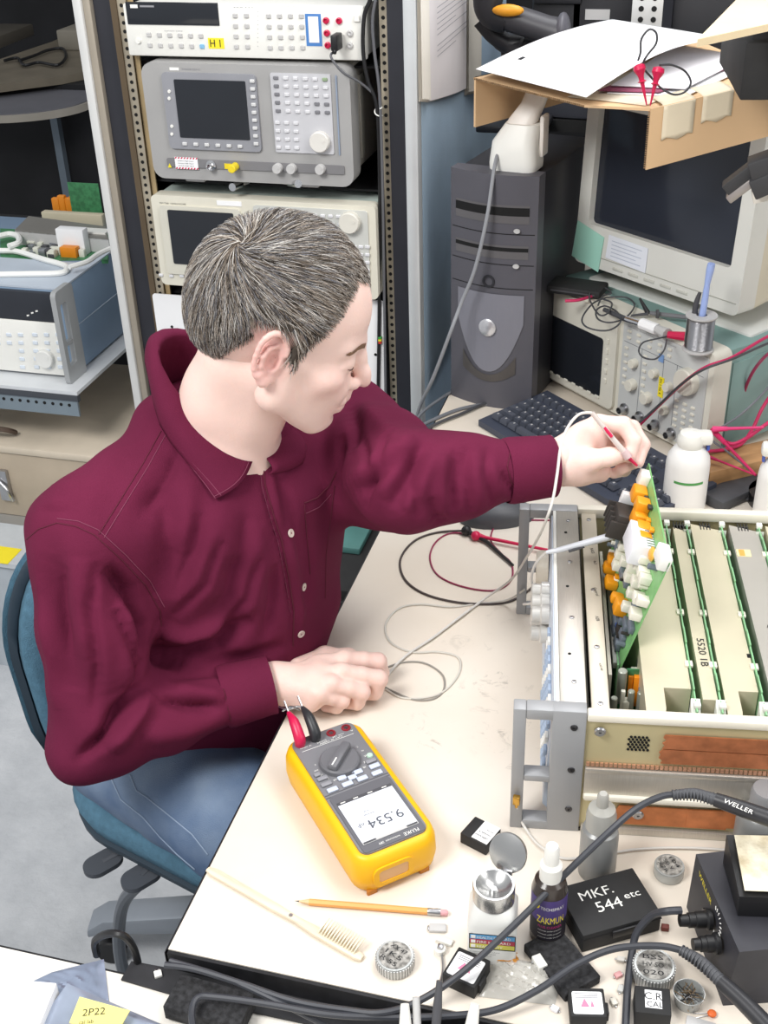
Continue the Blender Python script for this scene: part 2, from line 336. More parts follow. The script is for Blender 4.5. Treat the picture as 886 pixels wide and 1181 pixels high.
# --- spectrum analyzer
YA=YR-.03
def rxa(px,py): return PY(px,py,YA).x
x0=rxa(178,190) ; x1=rxa(409,200); x0=min(x0,rxa(173,75)); zb=PY(300,210,YA).z; W=x1-x0; H=PY(290,74,YA).z-zb
an=thing('spectrum_analyzer','grey spectrum analyzer with dark screen, full keypad and large dial, middle instrument of the rack','spectrum analyzer',(x0,YA,zb))
def Q(px,py): return q(px,py,an,YA)
case=mat('analyzer_grey','a09f9e',.5,var=.04); case2=mat('analyzer_case','b3afa6',.5,var=.04); panelg=mat('analyzer_panel','8f9096',.5)
b=MB(); b.box((.014,.03,.012),(W-.010,.42,H-.004),1,.01); b.at(tr(0,.04,0)@FRONT).prism(rrect(W,H,.022,5,W/2,H/2),0,.045,0)
b.at(Matrix.Identity(4)); b.box((W-.0105,.08,.03),(W-.007,.11,H-.03),1,.002).box((W-.0105,.2,.03),(W-.007,.23,H-.03),1,.002); b.box((.06,.0,-.006),(.10,.06,.006),0,.003).box((W-.12,0,-.006),(W-.07,.06,.006),0,.003)
b.build('case',[case,case2],an)
# inner bezel screen
def panel(T,name,tl,br,y0,y1,m,r=.003,Y=YA,k=0):
    xa,za=q(*tl,T,Y); xc,zc=q(*br,T,Y); b=MB(); b.at(tr(0,y1,0)@FRONT).prism(rrect(abs(xc-xa),abs(za-zc),r,3,(xa+xc)/2,(za+zc)/2),0,y1-y0,0)
    return b.build(name,m,T)
panel(an,'screen_bezel',(188,82),(304,174),-.010,-.004,panelg,.008)
panel(an,'screen',(203,90),(291,160),-.0112,-.009,screenm,.002)
panel(an,'keypad_panel',(313,83),(387,177),-.008,-.004,mat('key_panel','c2c2c6',.5))
panel(an,'key_panel_side',(388,86),(394,178),-.008,-.004,mat('blue_grey_strip','8a96a8',.5),.001)
panel(an,'connector_panel',(194,181),(399,200),-.008,-.004,mat('conn_panel','7b7a7c',.5))
kb=btn(.0092,.0058,.003,mat('key_light','d3d3d6',.5)); kd=btn(.0092,.0058,.003,mat('key_dark','77777c',.5)); kg=btn(.0092,.0058,.003,mat('key_green','8fa383',.5))
for r_ in range(5):
    for c in range(6):
        x,z=Q(320+c*11.3+r_*.7,88.5+r_*9.5+c*.4); inst(kg if (r_==0 and c==5) else kd if c==0 or (r_>=3 and c>=4) else kb,'button',an,(x,-.008,z))
for r_ in range(4):
    for c in range(3):
        x,z=Q(322+c*10.5+r_*.4,140+r_*9.5+c*.4); inst(kb,'button',an,(x,-.008,z))
sk=btn(.009,.006,.003,mat('softkey','cfcfcf',.5))
for i in range(9): x,z=Q(293.5+i*.55,92+i*9); inst(sk,'button',an,(x,-.0105,z))
for i in range(6): x,z=Q(216+i*12.7,164+i*.6); inst(sk,'button',an,(x,-.0105,z))
x,z=Q(371.5,161.5); inst(knobmesh(.0185,.012,mat('dial_white','d9d6d0',.45)),'dial',an,(x,-.008,z))
for px,m in ((323,lgrey),(339,lgrey),(372,lgrey)):
    x,z=Q(px,192+(px-323)*.02); inst(knobmesh(.009,.012,m),'knob',an,(x,-.008,z))
for px,py in ((198,104),(198,112),(201,144),(201,153)): x,z=Q(px,py); inst(knobmesh(.003,.002,white),'button',an,(x,-.01,z))
b=MB()
xa,za=Q(205,193); b.box((xa,-.0088,za),(xa+.046,-.008,za+.022),0)
for i in range(8): b.add([(xa+.006*i,-.009,za),(xa+.006*i+.003,-.009,za),(xa+.006*i+.005,-.009,za+.003),(xa+.006*i+.002,-.009,za+.003)],[(0,1,2,3)],1); b.add([(xa+.006*i,-.009,za+.019),(xa+.006*i+.003,-.009,za+.019),(xa+.006*i+.005,-.009,za+.022),(xa+.006*i+.002,-.009,za+.022)],[(0,1,2,3)],1)
b.at(tr(0,-.0091,0)@FRONT)
for i in range(3): b.text('caution high input',xa+.006,za+.005+i*.0045,.0022,2,w=.032)
b.build('warning_label',[paper,red,ink],an)
x,z=Q(246,189); b=MB(); b.at(tr(x,-.008,z)@FRONT).lathe([(.0095,0),(.0095,.004),(.006,.005),(.006,.014),(.0045,.014),(.0045,.006),(.0001,.006)],0,20); b.build('connector',chrome,an)
x,z=Q(269,190); b=MB(); b.box((x-.014,-.0085,z-.006),(x,-.0078,z+.004),0); b.at(tr(x+.008,-.008,z)@FRONT).cyl(.0075,0,.022,0,20,bev=.001); b.build('yellow_cap',mat('yellow_cap','e8cf2a',.4),an)
x,z=Q(198,190); MB().add([(x-.004,-.0085,z-.003),(x+.004,-.0085,z-.003),(x,-.0085,z+.005)],[(0,1,2)]).build('warning_triangle',yellow,an)
b=MB()
xa,za=Q(197,79); b.box((xa,-.0055,za-.002),(xa+.018,-.005,za+.003),0); b.at(tr(0,-.0052,0)@FRONT).text('E4402B ESA-E',xa+.024,za-.001,.0032,1,w=.035); b.build('name_plate',[inkw,inkg],an)
# connectors lying on lower scope / plugs hanging under the analyzer
for (a,c,lab) in (((268,216),(286,209),'silver coaxial plug lying beside the rack oscilloscope handle, left one'),((344,212),(325,209),'silver coaxial plug resting under the analyzer, right one')):
    A=PY(*a,YR-.04); Cc=PY(*c,YR+.02)
    b=MB(); b.tube([A,A+(Cc-A)*.5],.0075,0,14,smooth=False); b.tube([A+(Cc-A)*.5,Cc],.005,1,12,smooth=False); o=b.build('coaxial_plug',[chrome,lgrey]); bump_at(o,A); tag(o,lab,'connector')
# --- rack oscilloscope
YS=YR-.035
x0=PY(174,230,YS).x; x1=PY(433,240,YS).x; zt_=PY(300,231,YS).z; zb=PY(300,336,YS).z; W=x1-x0; H=zt_-zb
sc=thing('oscilloscope','cream oscilloscope partly hidden behind the man, lowest instrument in the rack','oscilloscope',(x0,YS,zb))
b=MB(); b.at(tr(0,.03,0)@FRONT).prism(rrect(W,H,.010,4,W/2,H/2),0,.03,0); b.at(Matrix.Identity(4)).box((.006,.03,.004),(W-.006,.40,H-.003),1,.004); b.build('case',[cream,mat('scope_teal','a9b4ae',.5)],sc)
panel(sc,'screen_bezel',(184,236),(285,321),-.004,.001,mat('scope_bezel','cfccbf',.5),.006,YS); panel(sc,'screen',(194,241),(276,308),-.0055,-.003,screenm,.003,YS)
panel(sc,'name_plate',(250,231),(279,238),-.0012,.0005,paper,.001,YS)
panel(sc,'control_panel',(292,236),(428,340),-.003,.001,mat('scope_panel','c6c7c2',.5),.006,YS)
b=MB(); xa,za=q(184,233,sc,YS); b.at(tr(0,-.0006,0)@FRONT).text('TDS 754D  OSCILLOSCOPE',xa,za-.003,.003,0,w=.055); b.build('lettering',ink,sc)
x,z=q(405,255,sc,YS); inst(knobmesh(.020,.014,mat('dial_cream','d6d3c9',.45)),'dial',sc,(x,-.003,z))
for i in range(9):
    for j in range(2):
        x,z=q(346+i*9+(j*2),247+j*9+i*.4,sc,YS)
        if i<6: inst(kb,'button',sc,(x,-.003,z))
for i in range(4):
    for j in range(4): x,z=q(402+i*7.5,284+j*9,sc,YS); inst(kb,'button',sc,(x,-.003,z))
for px,py in ((186,317),(198,318),(210,318)): x,z=q(px,py,sc,YS); inst(kb,'button',sc,(x,0,z))
# white plates with slots below
for lab,xa,xb,ya,yb in (('white drilled blanking plate at the lower left of the rack beside the shirt collar',176,262,338,470),('white sheet metal plate in the rack at the right of the man face',420,447,345,472)):
    A=PY(xa,ya,YR-.01);Bq=PY(xb,yb,YR-.01)
    b=MB(); b.at(tr(0,0,0)@FRONT).prism(rrect(Bq.x-A.x,A.z-Bq.z,.006,3,(Bq.x-A.x)/2,(A.z-Bq.z)/2),0,.003,0)
    for hx,hz in ((.018,.165),(.035,.176),(.02,.06)) if xb<300 else ((.02,.12),(.02,.05)): b.at(tr(hx,-.0034,hz)@FRONT).cyl(.003,-.0005,.0004,1,seg=10)
    o=b.build('blanking_plate',[paper,hole],None,loc=(A.x,YR-.01,Bq.z)); tag(o,lab,'plate')
# ================================================================ partition with papers
pt=thing('cubicle_partition','blue fabric partition with pale metal edge beside the rack','partition',(XI+.012,YR-.03,0))
bluem=mat('blue_fabric_panel','a0b6c9',.85,bump=.3,bscale=300,var=.04)
MB().box((-.0105,0,.05),(.013,.03,2.0),bev=.003).build('frame_post',mat('partition_frame','cfd2d3',.35,.4),pt)
MB().box((.002,.03,.06),(.013,.86,2.0)).build('fabric_panel',bluem,pt)
XP=XI+.012+.013
def hang(label,pA,pB,zA,zB,ztop,n,m,lines):
    # sheets hanging on the partition from pixel columns
    b=MB(); Ya=PX(*pA,XP).y; Yb=PX(*pB,XP).y
    for i in range(n):
        xo=XP+.0015+.0016*i; 
        b.M=Matrix.Identity(4)
        def fn(u,v): 
            z=(zA*(1-u)+zB*u); zz=z+(ztop-z)*v; return (xo+.006*math.sin(PI*u)*(1-v)+.004*(1-v)*i/n,Ya+(Yb-Ya)*u+.001*i,zz+.002*i*(1-v))
        b.grid(fn,8,6,0)
        if i==n-1 and lines:
            for j in range(26):
                z0=zA+.07+j*.009
                if j%7==3: continue
                b.add([(xo+.0085,Ya+(Yb-Ya)*.12,z0),(xo+.0085,Ya+(Yb-Ya)*(.93 if j%5 else .6),z0),(xo+.0085,Ya+(Yb-Ya)*(.93 if j%5 else .6),z0+.0012),(xo+.0085,Ya+(Yb-Ya)*.12,z0+.0012)],[(0,1,2,3)],1)
    o=b.build('hanging_papers',[m,inkg]); bump_at(o,(XP,Ya,zA)); tag(o,label,'papers'); return o
zq=lambda px,py: PX(px,py,XP).z
hang('white printed sheet hanging in front on the blue partition',(492,118),(535,103),zq(492,118),zq(535,103),1.9,2,mat('warm_paper','d9d3d3',.8,var=.02),True)
hang('stack of cream sheets hanging beside the partition edge, left of the printed sheet',(482,117),(492,118),zq(482,117),zq(492,118),1.9,3,mat('cream_paper','e3ddd2',.8,var=.02),False)
hang('thick bundle of pale papers hanging at the far side of the printed sheet',(535,108),(550,100),zq(535,110),zq(550,105),1.9,4,mat('cream_paper2','cfc9bd',.8,var=.03),False)
# ================================================================ left background
YL=2.12
xL1=PY(84,434,YL).x; zI0=PY(60,433,YL).z; zI1=PY(86,337,YL).z; Wi=.44; Hi=zI1-zI0
blue=mat('blue_grey_case','7f95ad',.45,var=.03); blue2=mat('blue_top','b9c3cf',.4,var=.03)
sf=thing('shelf','pale steel shelf with a drilled blue-grey front beam holding the opened blue instrument','shelf',(xL1-.3,YL,0))
def sp(b,name,m): return b.build(name,m,sf)
zS=zI0-.004; sx=xL1-.3
MBm=lambda: MB()
sp(MB().box((-.6,-.06,zS-.008),(.34,.6,zS)),'shelf_board',mat('shelf_white','dadde0',.4,.2))
sp(MB().box((-.6,-.062,zS-.024),(.34,-.05,zS-.008)),'shelf_lip',mat('shelf_dark_lip','4c4f55',.5,.3))
za=PY(60,453,YL-.065).z; zb_=PY(60,477,YL-.065).z
b=MB(); b.box((-.6,-.066,zb_),(.34,-.06,zS-.022),0)
for i in range(46): b.at(tr(-.58+i*.02,-.0664,(za+zb_)/2)@FRONT).cyl(.0038,-.0005,.0004,1,seg=10)
sp(b,'drilled_beam',[mat('blue_grey_steel','8d9aa3',.4,.6),hole])
for x in (-.58,.32): sp(MB().box((x-.015,.5,0),(x+.015,.53,1.2)),'post',mat('blue_grey_steel','8d9aa3',.4,.6))
bi=thing('bench_instrument','blue-grey bench instrument with white keypad, its lid open showing green circuit boards','test instrument',(xL1-Wi,YL,zI0))
b=MB(); b.box((0,.012,0),(Wi,.46,Hi-.004),0,.003); b.box((.0,.012,Hi-.004),(Wi,.17,Hi),1); b.box((0,.17,Hi-.004),(.012,.46,Hi),1).box((Wi-.012,.17,Hi-.004),(Wi,.46,Hi),1)
b.box((Wi,.05,Hi*.5),(Wi+.002,.44,Hi*.505),1); b.build('case',[blue,blue2],bi)
def Qb(px,py): v=PY(px,py,YL); return v.x-bi.location.x,v.z-bi.location.z
x,z=Qb(80,374); 
MB().box((0,0,z),(Wi-.012,.013,Hi-.008),bev=.002).build('display_window',mat('smoked_display','2c2f36',.3),bi)
MB().box((0,-.002,.002),(Wi-.012,.013,z),bev=.003).build('front_panel',white,bi)
kbb=btn(.012,.008,.003,mat('key_pale_blue','d3dbe4',.5))
for r_ in range(5):
    for c in range(6):
        if c>=4 and r_>1: continue
        x,z=Qb(68-c*13.5-(3 if c>2 else 0)+r_*.6,385.5+r_*9.3); inst(kbb,'button',bi,(x,-.002,z))
x,z=Qb(54,412); inst(knobmesh(.021,.014,mat('dial_pale','dcdcd8',.45)),'dial',bi,(x,-.002,z))
b=MB()
for i,(px,py) in enumerate(((31,364),(36,361),(41,359))): x,z=Qb(px,py); b.add([(x,-.0005,z-.002),(x+.006,-.0005,z),(x+.006,-.0005,z+.003),(x,-.0005,z+.002)],[(0,1,2,3)])
b.build('scratches',inkw,bi)
# side handle frame at the right
hm=mat('handle_grey','a5a7a8',.4,.2)
b=MB(); b.at(tr(Wi+.004,-.028,0)@rot(rz=PI/2)@FRONT).ring(rrect(.075,Hi+.012,.012,3,.036,Hi/2),rrect(.028,Hi-.06,.006,3,.026,Hi/2+.004),-.006,.006,0)
b.at(tr(Wi+.004,-.028,Hi*.42)).box((-.005,.012,-.004),(.005,.04,.004),0)
b.build('handle_frame',hm,bi)
zt=zI1
def Pt(px,py,dz=0): return P(px,py,zt+dz)
def Lb(px,py,dz=0): v=Pt(px,py,dz); return (v.x-bi.location.x,v.y-bi.location.y,v.z-bi.location.z)
pcbg=mat('pcb_green','3f7d52',.45,var=.25,scale=90); 
b=MB(); 
p=[Lb(*t) for t in ((0,300),(124,298),(128,268),(0,262))]; b.prism([(v[0],v[1]) for v in p],Hi-.012,Hi-.003,0); b.build('circuit_board',pcbg,bi)
cream2=mat('comp_cream','dcdccf',.5); orange=mat('comp_orange','e58a1c',.45,var=.1)
rr=random.Random(3); 
for i in range(26):
    v=Lb(28+rr.random()*38,277+rr.random()*18); s=.004+rr.random()*.006
    MB().box((v[0]-s,v[1]-s,Hi-.004),(v[0]+s,v[1]+s,Hi+.004+rr.random()*.01),bev=.001).build('component',[mat('comp_silver','9a9da2',.35,.6),dgrey,cream2][i%3],bi)
def blk(name,m,tl,br,h,d=.02,zo=0): # standing block from pixels of its base line
    a=Lb(*tl,zo); c=Lb(*br,zo); MB().box((a[0],a[1],a[2]-.004),(c[0],a[1]+d,a[2]+h),bev=.0015).build(name,m,bi)
blk('transformer',paper,(68,291),(102,291),.055,.025); blk('capacitor',orange,(70,295),(90,295),.02,.02); blk('connector',cream2,(58,292),(70,292),.014,.012); blk('connector',cream2,(91,295),(98,295),.014,.012)
b=MB(); p=[Lb(*t,.03) for t in ((17,266),(125,276),(122,262),(33,250))]; b.prism([(v[0],v[1]) for v in p],Hi+.028,Hi+.032,0); p=[Lb(*t,.03) for t in ((17,266),(125,276),(125,274),(17,264))]
b.prism([(v[0],v[1]) for v in p],Hi-.004,Hi+.03,1); b.build('shield_plate',[mat('shield_grey','8d8a84',.4,.4),lgrey],bi)
b=MB(); v=Lb(92,268,.034); c=Lb(124,268,.034); b.box((v[0],v[1],v[2]-.002),(c[0],v[1]+.03,v[2]+.002)); b.build('plate',white,bi)
b=MB(); v=Lb(48,250,.02); c=Lb(121,252,.02); b.box((v[0],v[1]+.0,v[2]-.03),(c[0],v[1]+.02,v[2]+.012),0,.002); b.build('edge_connector',mat('comp_beige','c9bfa6',.5),bi)
for i in range(4): v=Lb(64+i*7,238,.02); MB().box((v[0]-.01,v[1],v[2]-.03),(v[0]+.01,v[1]+.015,v[2]+.02+.006*(i%2)),bev=.003).build('capacitor',orange,bi)
v=Lb(83,243,.02); c=Lb(121,243,.02); MB().box((v[0],v[1],v[2]-.03),(c[0],v[1]+.003,v[2]+.07)).build('circuit_board',pcbg,bi)
tw=mat('white_tube','f0f0ec',.4)
pts=[Pt(*t,.006) for t in ((-30,287),(0,289),(20,290),(50,299),(74,306),(77,311),(68,315),(30,316),(-30,317))]
cable('tube',pts,.0065,tw,'white plastic tube bent double on top of the opened blue instrument','tube')
pts=[Pt(*t,.02) for t in ((-20,276),(0,272),(12,270),(21,273),(21,280),(10,284))]
cable('tube',pts,.007,tw,'short curled end of white tube above the green board of the opened instrument','tube')
pts=[Pt(*t,.02) for t in ((140,282),(124,288),(112,294),(100,302),(80,308))]
cable('ribbon_cable',pts,.006,tw,'flat white cable leaving the opened instrument towards the rack post','cable')
# lower crate and tub
YB=2.06
zc1=PY(60,520,YB).z; zc0=PY(60,600,YB).z
woodt=mat('tan_crate','b0a28f',.6,var=.12,scale=5)
cr=thing('crate','scuffed tan storage crate with a steel latch under the left shelf','crate',(-1.45,YB,zc0))
MB().box((-.4,0,0),(.25,.46,zc1-zc0-.018),bev=.004).build('body',woodt,cr)
MB().box((-.405,-.005,zc1-zc0-.018),(.255,.465,zc1-zc0),bev=.004).build('lid',mat('tan_crate_lid','c7bba9',.6,var=.1,scale=6),cr)
v=PY(8,560,YB); lx=v.x+1.45; b=MB(); b.box((lx-.015,-.012,v.z-zc0-.035),(lx+.012,0,v.z-zc0+.045),bev=.003); b.tube([(lx-.02,-.014,v.z-zc0+.03),(lx+.012,-.02,v.z-zc0),(lx+.018,-.014,v.z-zc0-.03)],.004); b.build('latch',steel,cr)
v=PY(40,520,YB); b=MB(); 
b.tube([(-.16,.05,zc1-zc0+.008),(-.15,.02,zc1-zc0+.03),(-.05,.02,zc1-zc0+.03),(-.04,.05,zc1-zc0+.008)],.006); b.build('handle',mat('brown_handle','5a4a40',.5),cr)
ps_=thing('pedestal','grey wooden base carrying the tan crate beside the rack','base',(-1.45,YB,0))
MB().box((-.4,0,0),(.25,.46,zc0-.001),bev=.003).build('body',mat('base_grey','8e8a84',.7),ps_)
# plastic bag
v=P(20,640,.28); v.y-=.0; bg=thing('plastic_tub','clear grey plastic tub with a yellow label on the floor at the left edge','tub',(v.x-.05,v.y,0))
clr=mat('cloudy_plastic','b9c0c6',.25,var=.08,alpha=.85)
b=MB(); b.at(tr(0,.08,0)).ring(rrect(.34,.30,.03,4),rrect(.325,.285,.025,4),.01,.30,0).prism(rrect(.34,.3,.03,4),.0,.01,0); b.build('body',clr,bg)
b=MB(); b.at(tr(0,.08,0)).prism(rrect(.36,.32,.03,4),.3,.312,0); b.build('lid',mat('cloudy_lid','c6cbcf',.3,var=.1,alpha=.92),bg)
b=MB(); b.box((-.01,-.082,.312),(.08,-.02,.3135)); b.build('label',yellow,bg)
# workshop beyond (upper left), lack of light put into dark colours
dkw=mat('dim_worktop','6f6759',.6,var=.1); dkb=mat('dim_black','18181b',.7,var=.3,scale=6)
tb=thing('workbench','dim beige bench top far behind the rack at the upper left','workbench',(-2.3,3.6,0))
zz=.85
poly=[P(*t,zz) for t in ((-200,112),(0,97),(70,88),(100,82),(100,30),(60,48),(0,68),(-200,112-10))]
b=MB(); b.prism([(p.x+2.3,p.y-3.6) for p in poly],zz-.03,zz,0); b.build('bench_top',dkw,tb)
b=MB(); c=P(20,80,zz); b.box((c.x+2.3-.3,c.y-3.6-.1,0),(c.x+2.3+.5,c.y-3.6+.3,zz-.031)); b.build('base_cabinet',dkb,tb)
rt_=thing('round_table','grey oval table top with a pale rim at the far left behind the shelf','table',(0,0,0))
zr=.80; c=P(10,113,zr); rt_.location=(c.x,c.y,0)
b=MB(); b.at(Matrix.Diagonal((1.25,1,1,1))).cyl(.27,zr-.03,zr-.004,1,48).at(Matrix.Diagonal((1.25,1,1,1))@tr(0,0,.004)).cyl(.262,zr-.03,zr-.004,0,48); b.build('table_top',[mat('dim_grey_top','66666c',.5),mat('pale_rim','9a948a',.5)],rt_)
v=P(8,240,.3); b=MB(); b.box((-.14,-.30,0),(-.11,-.27,zr-.03)); b.build('leg',mat('blue_steel_leg','77828c',.4,.5),rt_); b=MB(); b.box((.1,.1,0),(.13,.13,zr-.03)); b.build('leg',mat('blue_steel_leg','77828c',.4,.5),rt_)
cable('cord',[P(*t,zz+.012) for t in ((5,70),(20,67),(28,75),(45,72),(66,75),(76,66),(72,56),(55,58),(40,64),(22,70))],.006,black,'black cord tangled on the dim bench top behind the rack','cable')
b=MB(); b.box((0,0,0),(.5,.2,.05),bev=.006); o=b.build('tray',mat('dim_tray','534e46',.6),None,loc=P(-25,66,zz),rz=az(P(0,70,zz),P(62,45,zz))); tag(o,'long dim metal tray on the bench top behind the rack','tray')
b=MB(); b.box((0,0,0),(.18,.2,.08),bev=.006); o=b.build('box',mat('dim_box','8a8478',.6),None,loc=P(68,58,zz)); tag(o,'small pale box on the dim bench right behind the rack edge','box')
# shelving behind, coloured black so the back corner looks unlit
ds=thing('shelving','tall shelving coloured black to make the upper left back corner look unlit','shelving',(-3.0,5.3,0))
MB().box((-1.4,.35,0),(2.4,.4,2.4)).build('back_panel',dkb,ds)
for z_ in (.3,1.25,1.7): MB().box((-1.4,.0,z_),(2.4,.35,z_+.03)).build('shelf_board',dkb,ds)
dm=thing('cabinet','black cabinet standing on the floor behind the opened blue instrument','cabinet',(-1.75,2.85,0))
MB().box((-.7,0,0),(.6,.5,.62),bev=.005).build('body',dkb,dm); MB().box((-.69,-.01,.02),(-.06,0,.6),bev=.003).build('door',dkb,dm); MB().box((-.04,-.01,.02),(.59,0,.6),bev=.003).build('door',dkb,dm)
b=MB(); b.box((0,0,0),(.14,.1,.06),bev=.01); o=b.build('box',mat('dim_dark_box','2f2f34',.6),None,loc=(-1.5,2.9,.62)); tag(o,'small dark box on the black cabinet behind the opened instrument','box')

# ================================================================ computer tower
pcm=mat('tower_grey','55545b',.45,var=.03); pcm2=mat('tower_dark','2b2b30',.5); pcl=mat('tower_bezel_grey','7b7b84',.4,var=.02)
A=P(522,450,.745); a_=math.radians(-12)
pc=thing('computer_tower','dark grey tower computer with a rounded front and silver power button','computer',(A.x,A.y-.012,DZ),a_)
PW,PH,PD=.168,.45,.30
def bulge(u): return -.018*math.sin(PI*u)
b=MB(); b.box((.004,.02,.004),(PW-.004,PD,PH-.004),1,.006); b.build('case',[pcm,pcm2],pc)
b=MB()
n=12
poly=[(PW*i/n,bulge(i/n)) for i in range(n+1)]+[(PW,.03),(0,.03)]
b.prism(poly,.0,PH,0); b.build('front_bezel',pcm,pc,sharp=50)
# shield shaped light panel
b=MB()
def fr(x,z,o=.002): return (x,bulge(x/PW)-o,z)
ys=[]
nx,nz=16,1
for i in range(nx):
    x0=.018+(PW-.036)*i/nx; x1=.018+(PW-.036)*(i+1)/nx
    def lo(x): t=(x-PW/2)/(PW/2-.018); return .075+.10*(abs(t)**2.2)
    b.add([fr(x0,lo(x0)),fr(x1,lo(x1)),fr(x1,.232),fr(x0,.232)],[(0,1,2,3)],0)
b.build('bezel_shield',pcl,pc,sharp=60)
b=MB()
for i in range(nx):
    x0=.03+(PW-.06)*i/nx; x1=.03+(PW-.06)*(i+1)/nx
    lo=lambda x:.055+.02*(abs((x-PW/2)/(PW/2-.03))**2)
    hi=lambda x:.069+.06*(abs((x-PW/2)/(PW/2-.02))**2.2)
    b.add([fr(x0,lo(x0)),fr(x1,lo(x1)),fr(x1,hi(x1)),fr(x0,hi(x0))],[(0,1,2,3)],0)
b.build('vent',mat('tower_vent','5a5654',.4,.4),pc)
b=MB(); b.at(tr(PW*.5,bulge(.5)-.002,.165)@FRONT).lathe([(.017,0),(.017,.003),(.014,.005),(.0001,.0055)],0,28); b.build('power_button',mat('silver_button','d2d2d6',.25,.6),pc)
b=MB(); b.at(tr(PW*.5,bulge(.5)-.0005,.255)@FRONT).ring([(.012*math.cos(t/12*PI),.012*math.sin(t/12*PI)) for t in range(24)],[(.008*math.cos(t/12*PI),.008*math.sin(t/12*PI)) for t in range(24)],0,.002,0); b.build('emblem',pcm2,pc)
def drive(z0,z1,btnx):
    b=MB()
    for i in range(12):
        x0=.012+(PW-.026)*i/12; x1=.012+(PW-.026)*(i+1)/12
        b.add([fr(x0,z0,.0008),fr(x1,z0,.0008),fr(x1,z1,.0008),fr(x0,z1,.0008)],[(0,1,2,3)],0)
        b.add([fr(x0,z0+.014,.0012),fr(x1,z0+.014,.0012),fr(x1,z1-.004,.0012),fr(x0,z1-.004,.0012)],[(0,1,2,3)],1)
    b.build('drive_bay',[mat('bay_edge','605e60',.4),hole],pc)
    b=MB(); b.at(tr(PW*btnx,bulge(btnx)-.0015,z0-.012)@FRONT@Matrix.Diagonal((1.5,1,1,1))).cyl(.004,0,.003,0,16); b.build('button',lgrey,pc)
drive(.365,.398,.8); drive(.300,.325,.8)
for z_ in (.345,.288,.243): 
    b=MB()
    for i in range(12):
        x0=.004+(PW-.008)*i/12; x1=.004+(PW-.008)*(i+1)/12; b.add([fr(x0,z_,.0006),fr(x1,z_,.0006),fr(x1,z_+.0015,.0006),fr(x0,z_+.0015,.0006)],[(0,1,2,3)],0)
    b.build('panel_seam',hole,pc)
# scanner stand on the tower
ztop=DZ+PH
c=P(596,196,ztop); st=thing('scanner_stand','white angled handheld scanner standing in its base on the tower computer','scanner',(c.x,c.y+.02,ztop),math.radians(-10))
b=MB(); 
def loft(b,secs,k=None):
    n=len(secs[0]); v=[p for s_ in secs for p in s_]; f=[]
    for i in range(len(secs)-1):
        for j in range(n): f.append((i*n+j,i*n+(j+1)%n,(i+1)*n+(j+1)%n,(i+1)*n+j))
    f+=[tuple(range(n-1,-1,-1)),tuple((len(secs)-1)*n+j for j in range(n))]; b.add(v,f,k); return b
def sec(w,d,r,cx,cy,z): return [(x,y,z) for x,y in rrect(w,d,r,3,cx,cy)]
loft(b,[sec(.086,.07,.018,-.004,0,0),sec(.088,.072,.02,-.004,0,.012),sec(.082,.06,.02,-.006,.004,.045),sec(.062,.05,.018,.004,.012,.075)]); b.build('base',white,st)
b=MB(); loft(b,[sec(.055,.042,.015,-.014,.004,.04),sec(.052,.04,.015,.002,.016,.08),sec(.042,.034,.012,.014,.03,.105),sec(.04,.032,.012,.02,.04,.128)]); b.build('handset',mat('warm_white','e3ddd6',.4),st)
b=MB(); b.box((.036,.0,.02),(.044,.03,.09),bev=.003); b.build('clip',mat('warm_white','e3ddd6',.4),st)
cable('cord',[PY(584,150,2.16),PY(576,172,2.10),PY(570,196,2.055),PY(562,250,2.03),PY(548,310,2.02),PY(532,350,2.02),PY(519,385,2.0),PY(500,435,2.02),PY(484,470,2.05),PY(478,500,2.07),PY(470,560,2.05)],.0035,mat('cord_grey','8f9196',.5),'grey cord hanging from the scanner down past the partition','cable')
b=MB(); b.box((0,0,0),(.26,.3,.16),bev=.008); b.box((.03,-.003,.115),(.24,0,.15),1); b.box((.20,-.006,.125),(.255,-.003,.148),2,.001)
b.at(tr(0,0,0))
for i in range(7): b.at(tr(.05+i*.03,-.004,.1)@FRONT).cyl(.005,0,.003,3,12)
o=b.build('instrument_box',[mat('far_instrument','4c4e57',.5),pcm2,yellow,lgrey],None,loc=(-.46,2.56,ztop-.02),rz=math.radians(-6)); tag(o,'dark grey instrument with small knobs and a yellow label behind the scanner','instrument')
sb=thing('shelf','dark shelf holding the instrument and black bins behind the tower computer','shelf',(-.46,2.56,0)); MB().box((-.02,-.02,ztop-.045),(1.7,.34,ztop-.021)).build('shelf_board',blackm,sb)
for x in (0,1.6): MB().box((x,.30,DZ+.001),(x+.03,.36,ztop-.045)).build('post',blackm,sb)
# ================================================================ monitor
zM=.985; A=P(662,300,zM); Bm=P(850,366,zM); am=az(A,Bm); MW=(Bm-A).length; MH=.318
mn=thing('crt_monitor','large beige tube monitor with a dark screen, a green note on its lower left','monitor',(A.x,A.y,zM),am)
bz=mat('monitor_beige','d8d8d2',.45,var=.02); bz2=mat('monitor_body','d5cdb8',.5,var=.03)
tilt=math.radians(-3)
MT=rot(rx=tilt)
b=MB(); b.at(MT)
oz=rrect(MW,MH,.012,4,MW/2,MH/2); ins=rrect(MW-.056,MH-.104,.008,4,MW/2,MH/2+.026)
b.at(MT@FRONT).ring(oz,ins,-.045,0,0); b.build('bezel',bz,mn)
b=MB()
def scr(u,v):
    x=.026+(MW-.052)*u; z=.076+(MH-.1)*v; return (x,.016-.012*math.sin(PI*u)*math.sin(PI*v)-.002,z)
b.at(MT).grid(scr,16,12); b.build('screen',mat('crt_glass','2e323c',.14,var=.08,scale=3,spec=.5),mn,sharp=80)
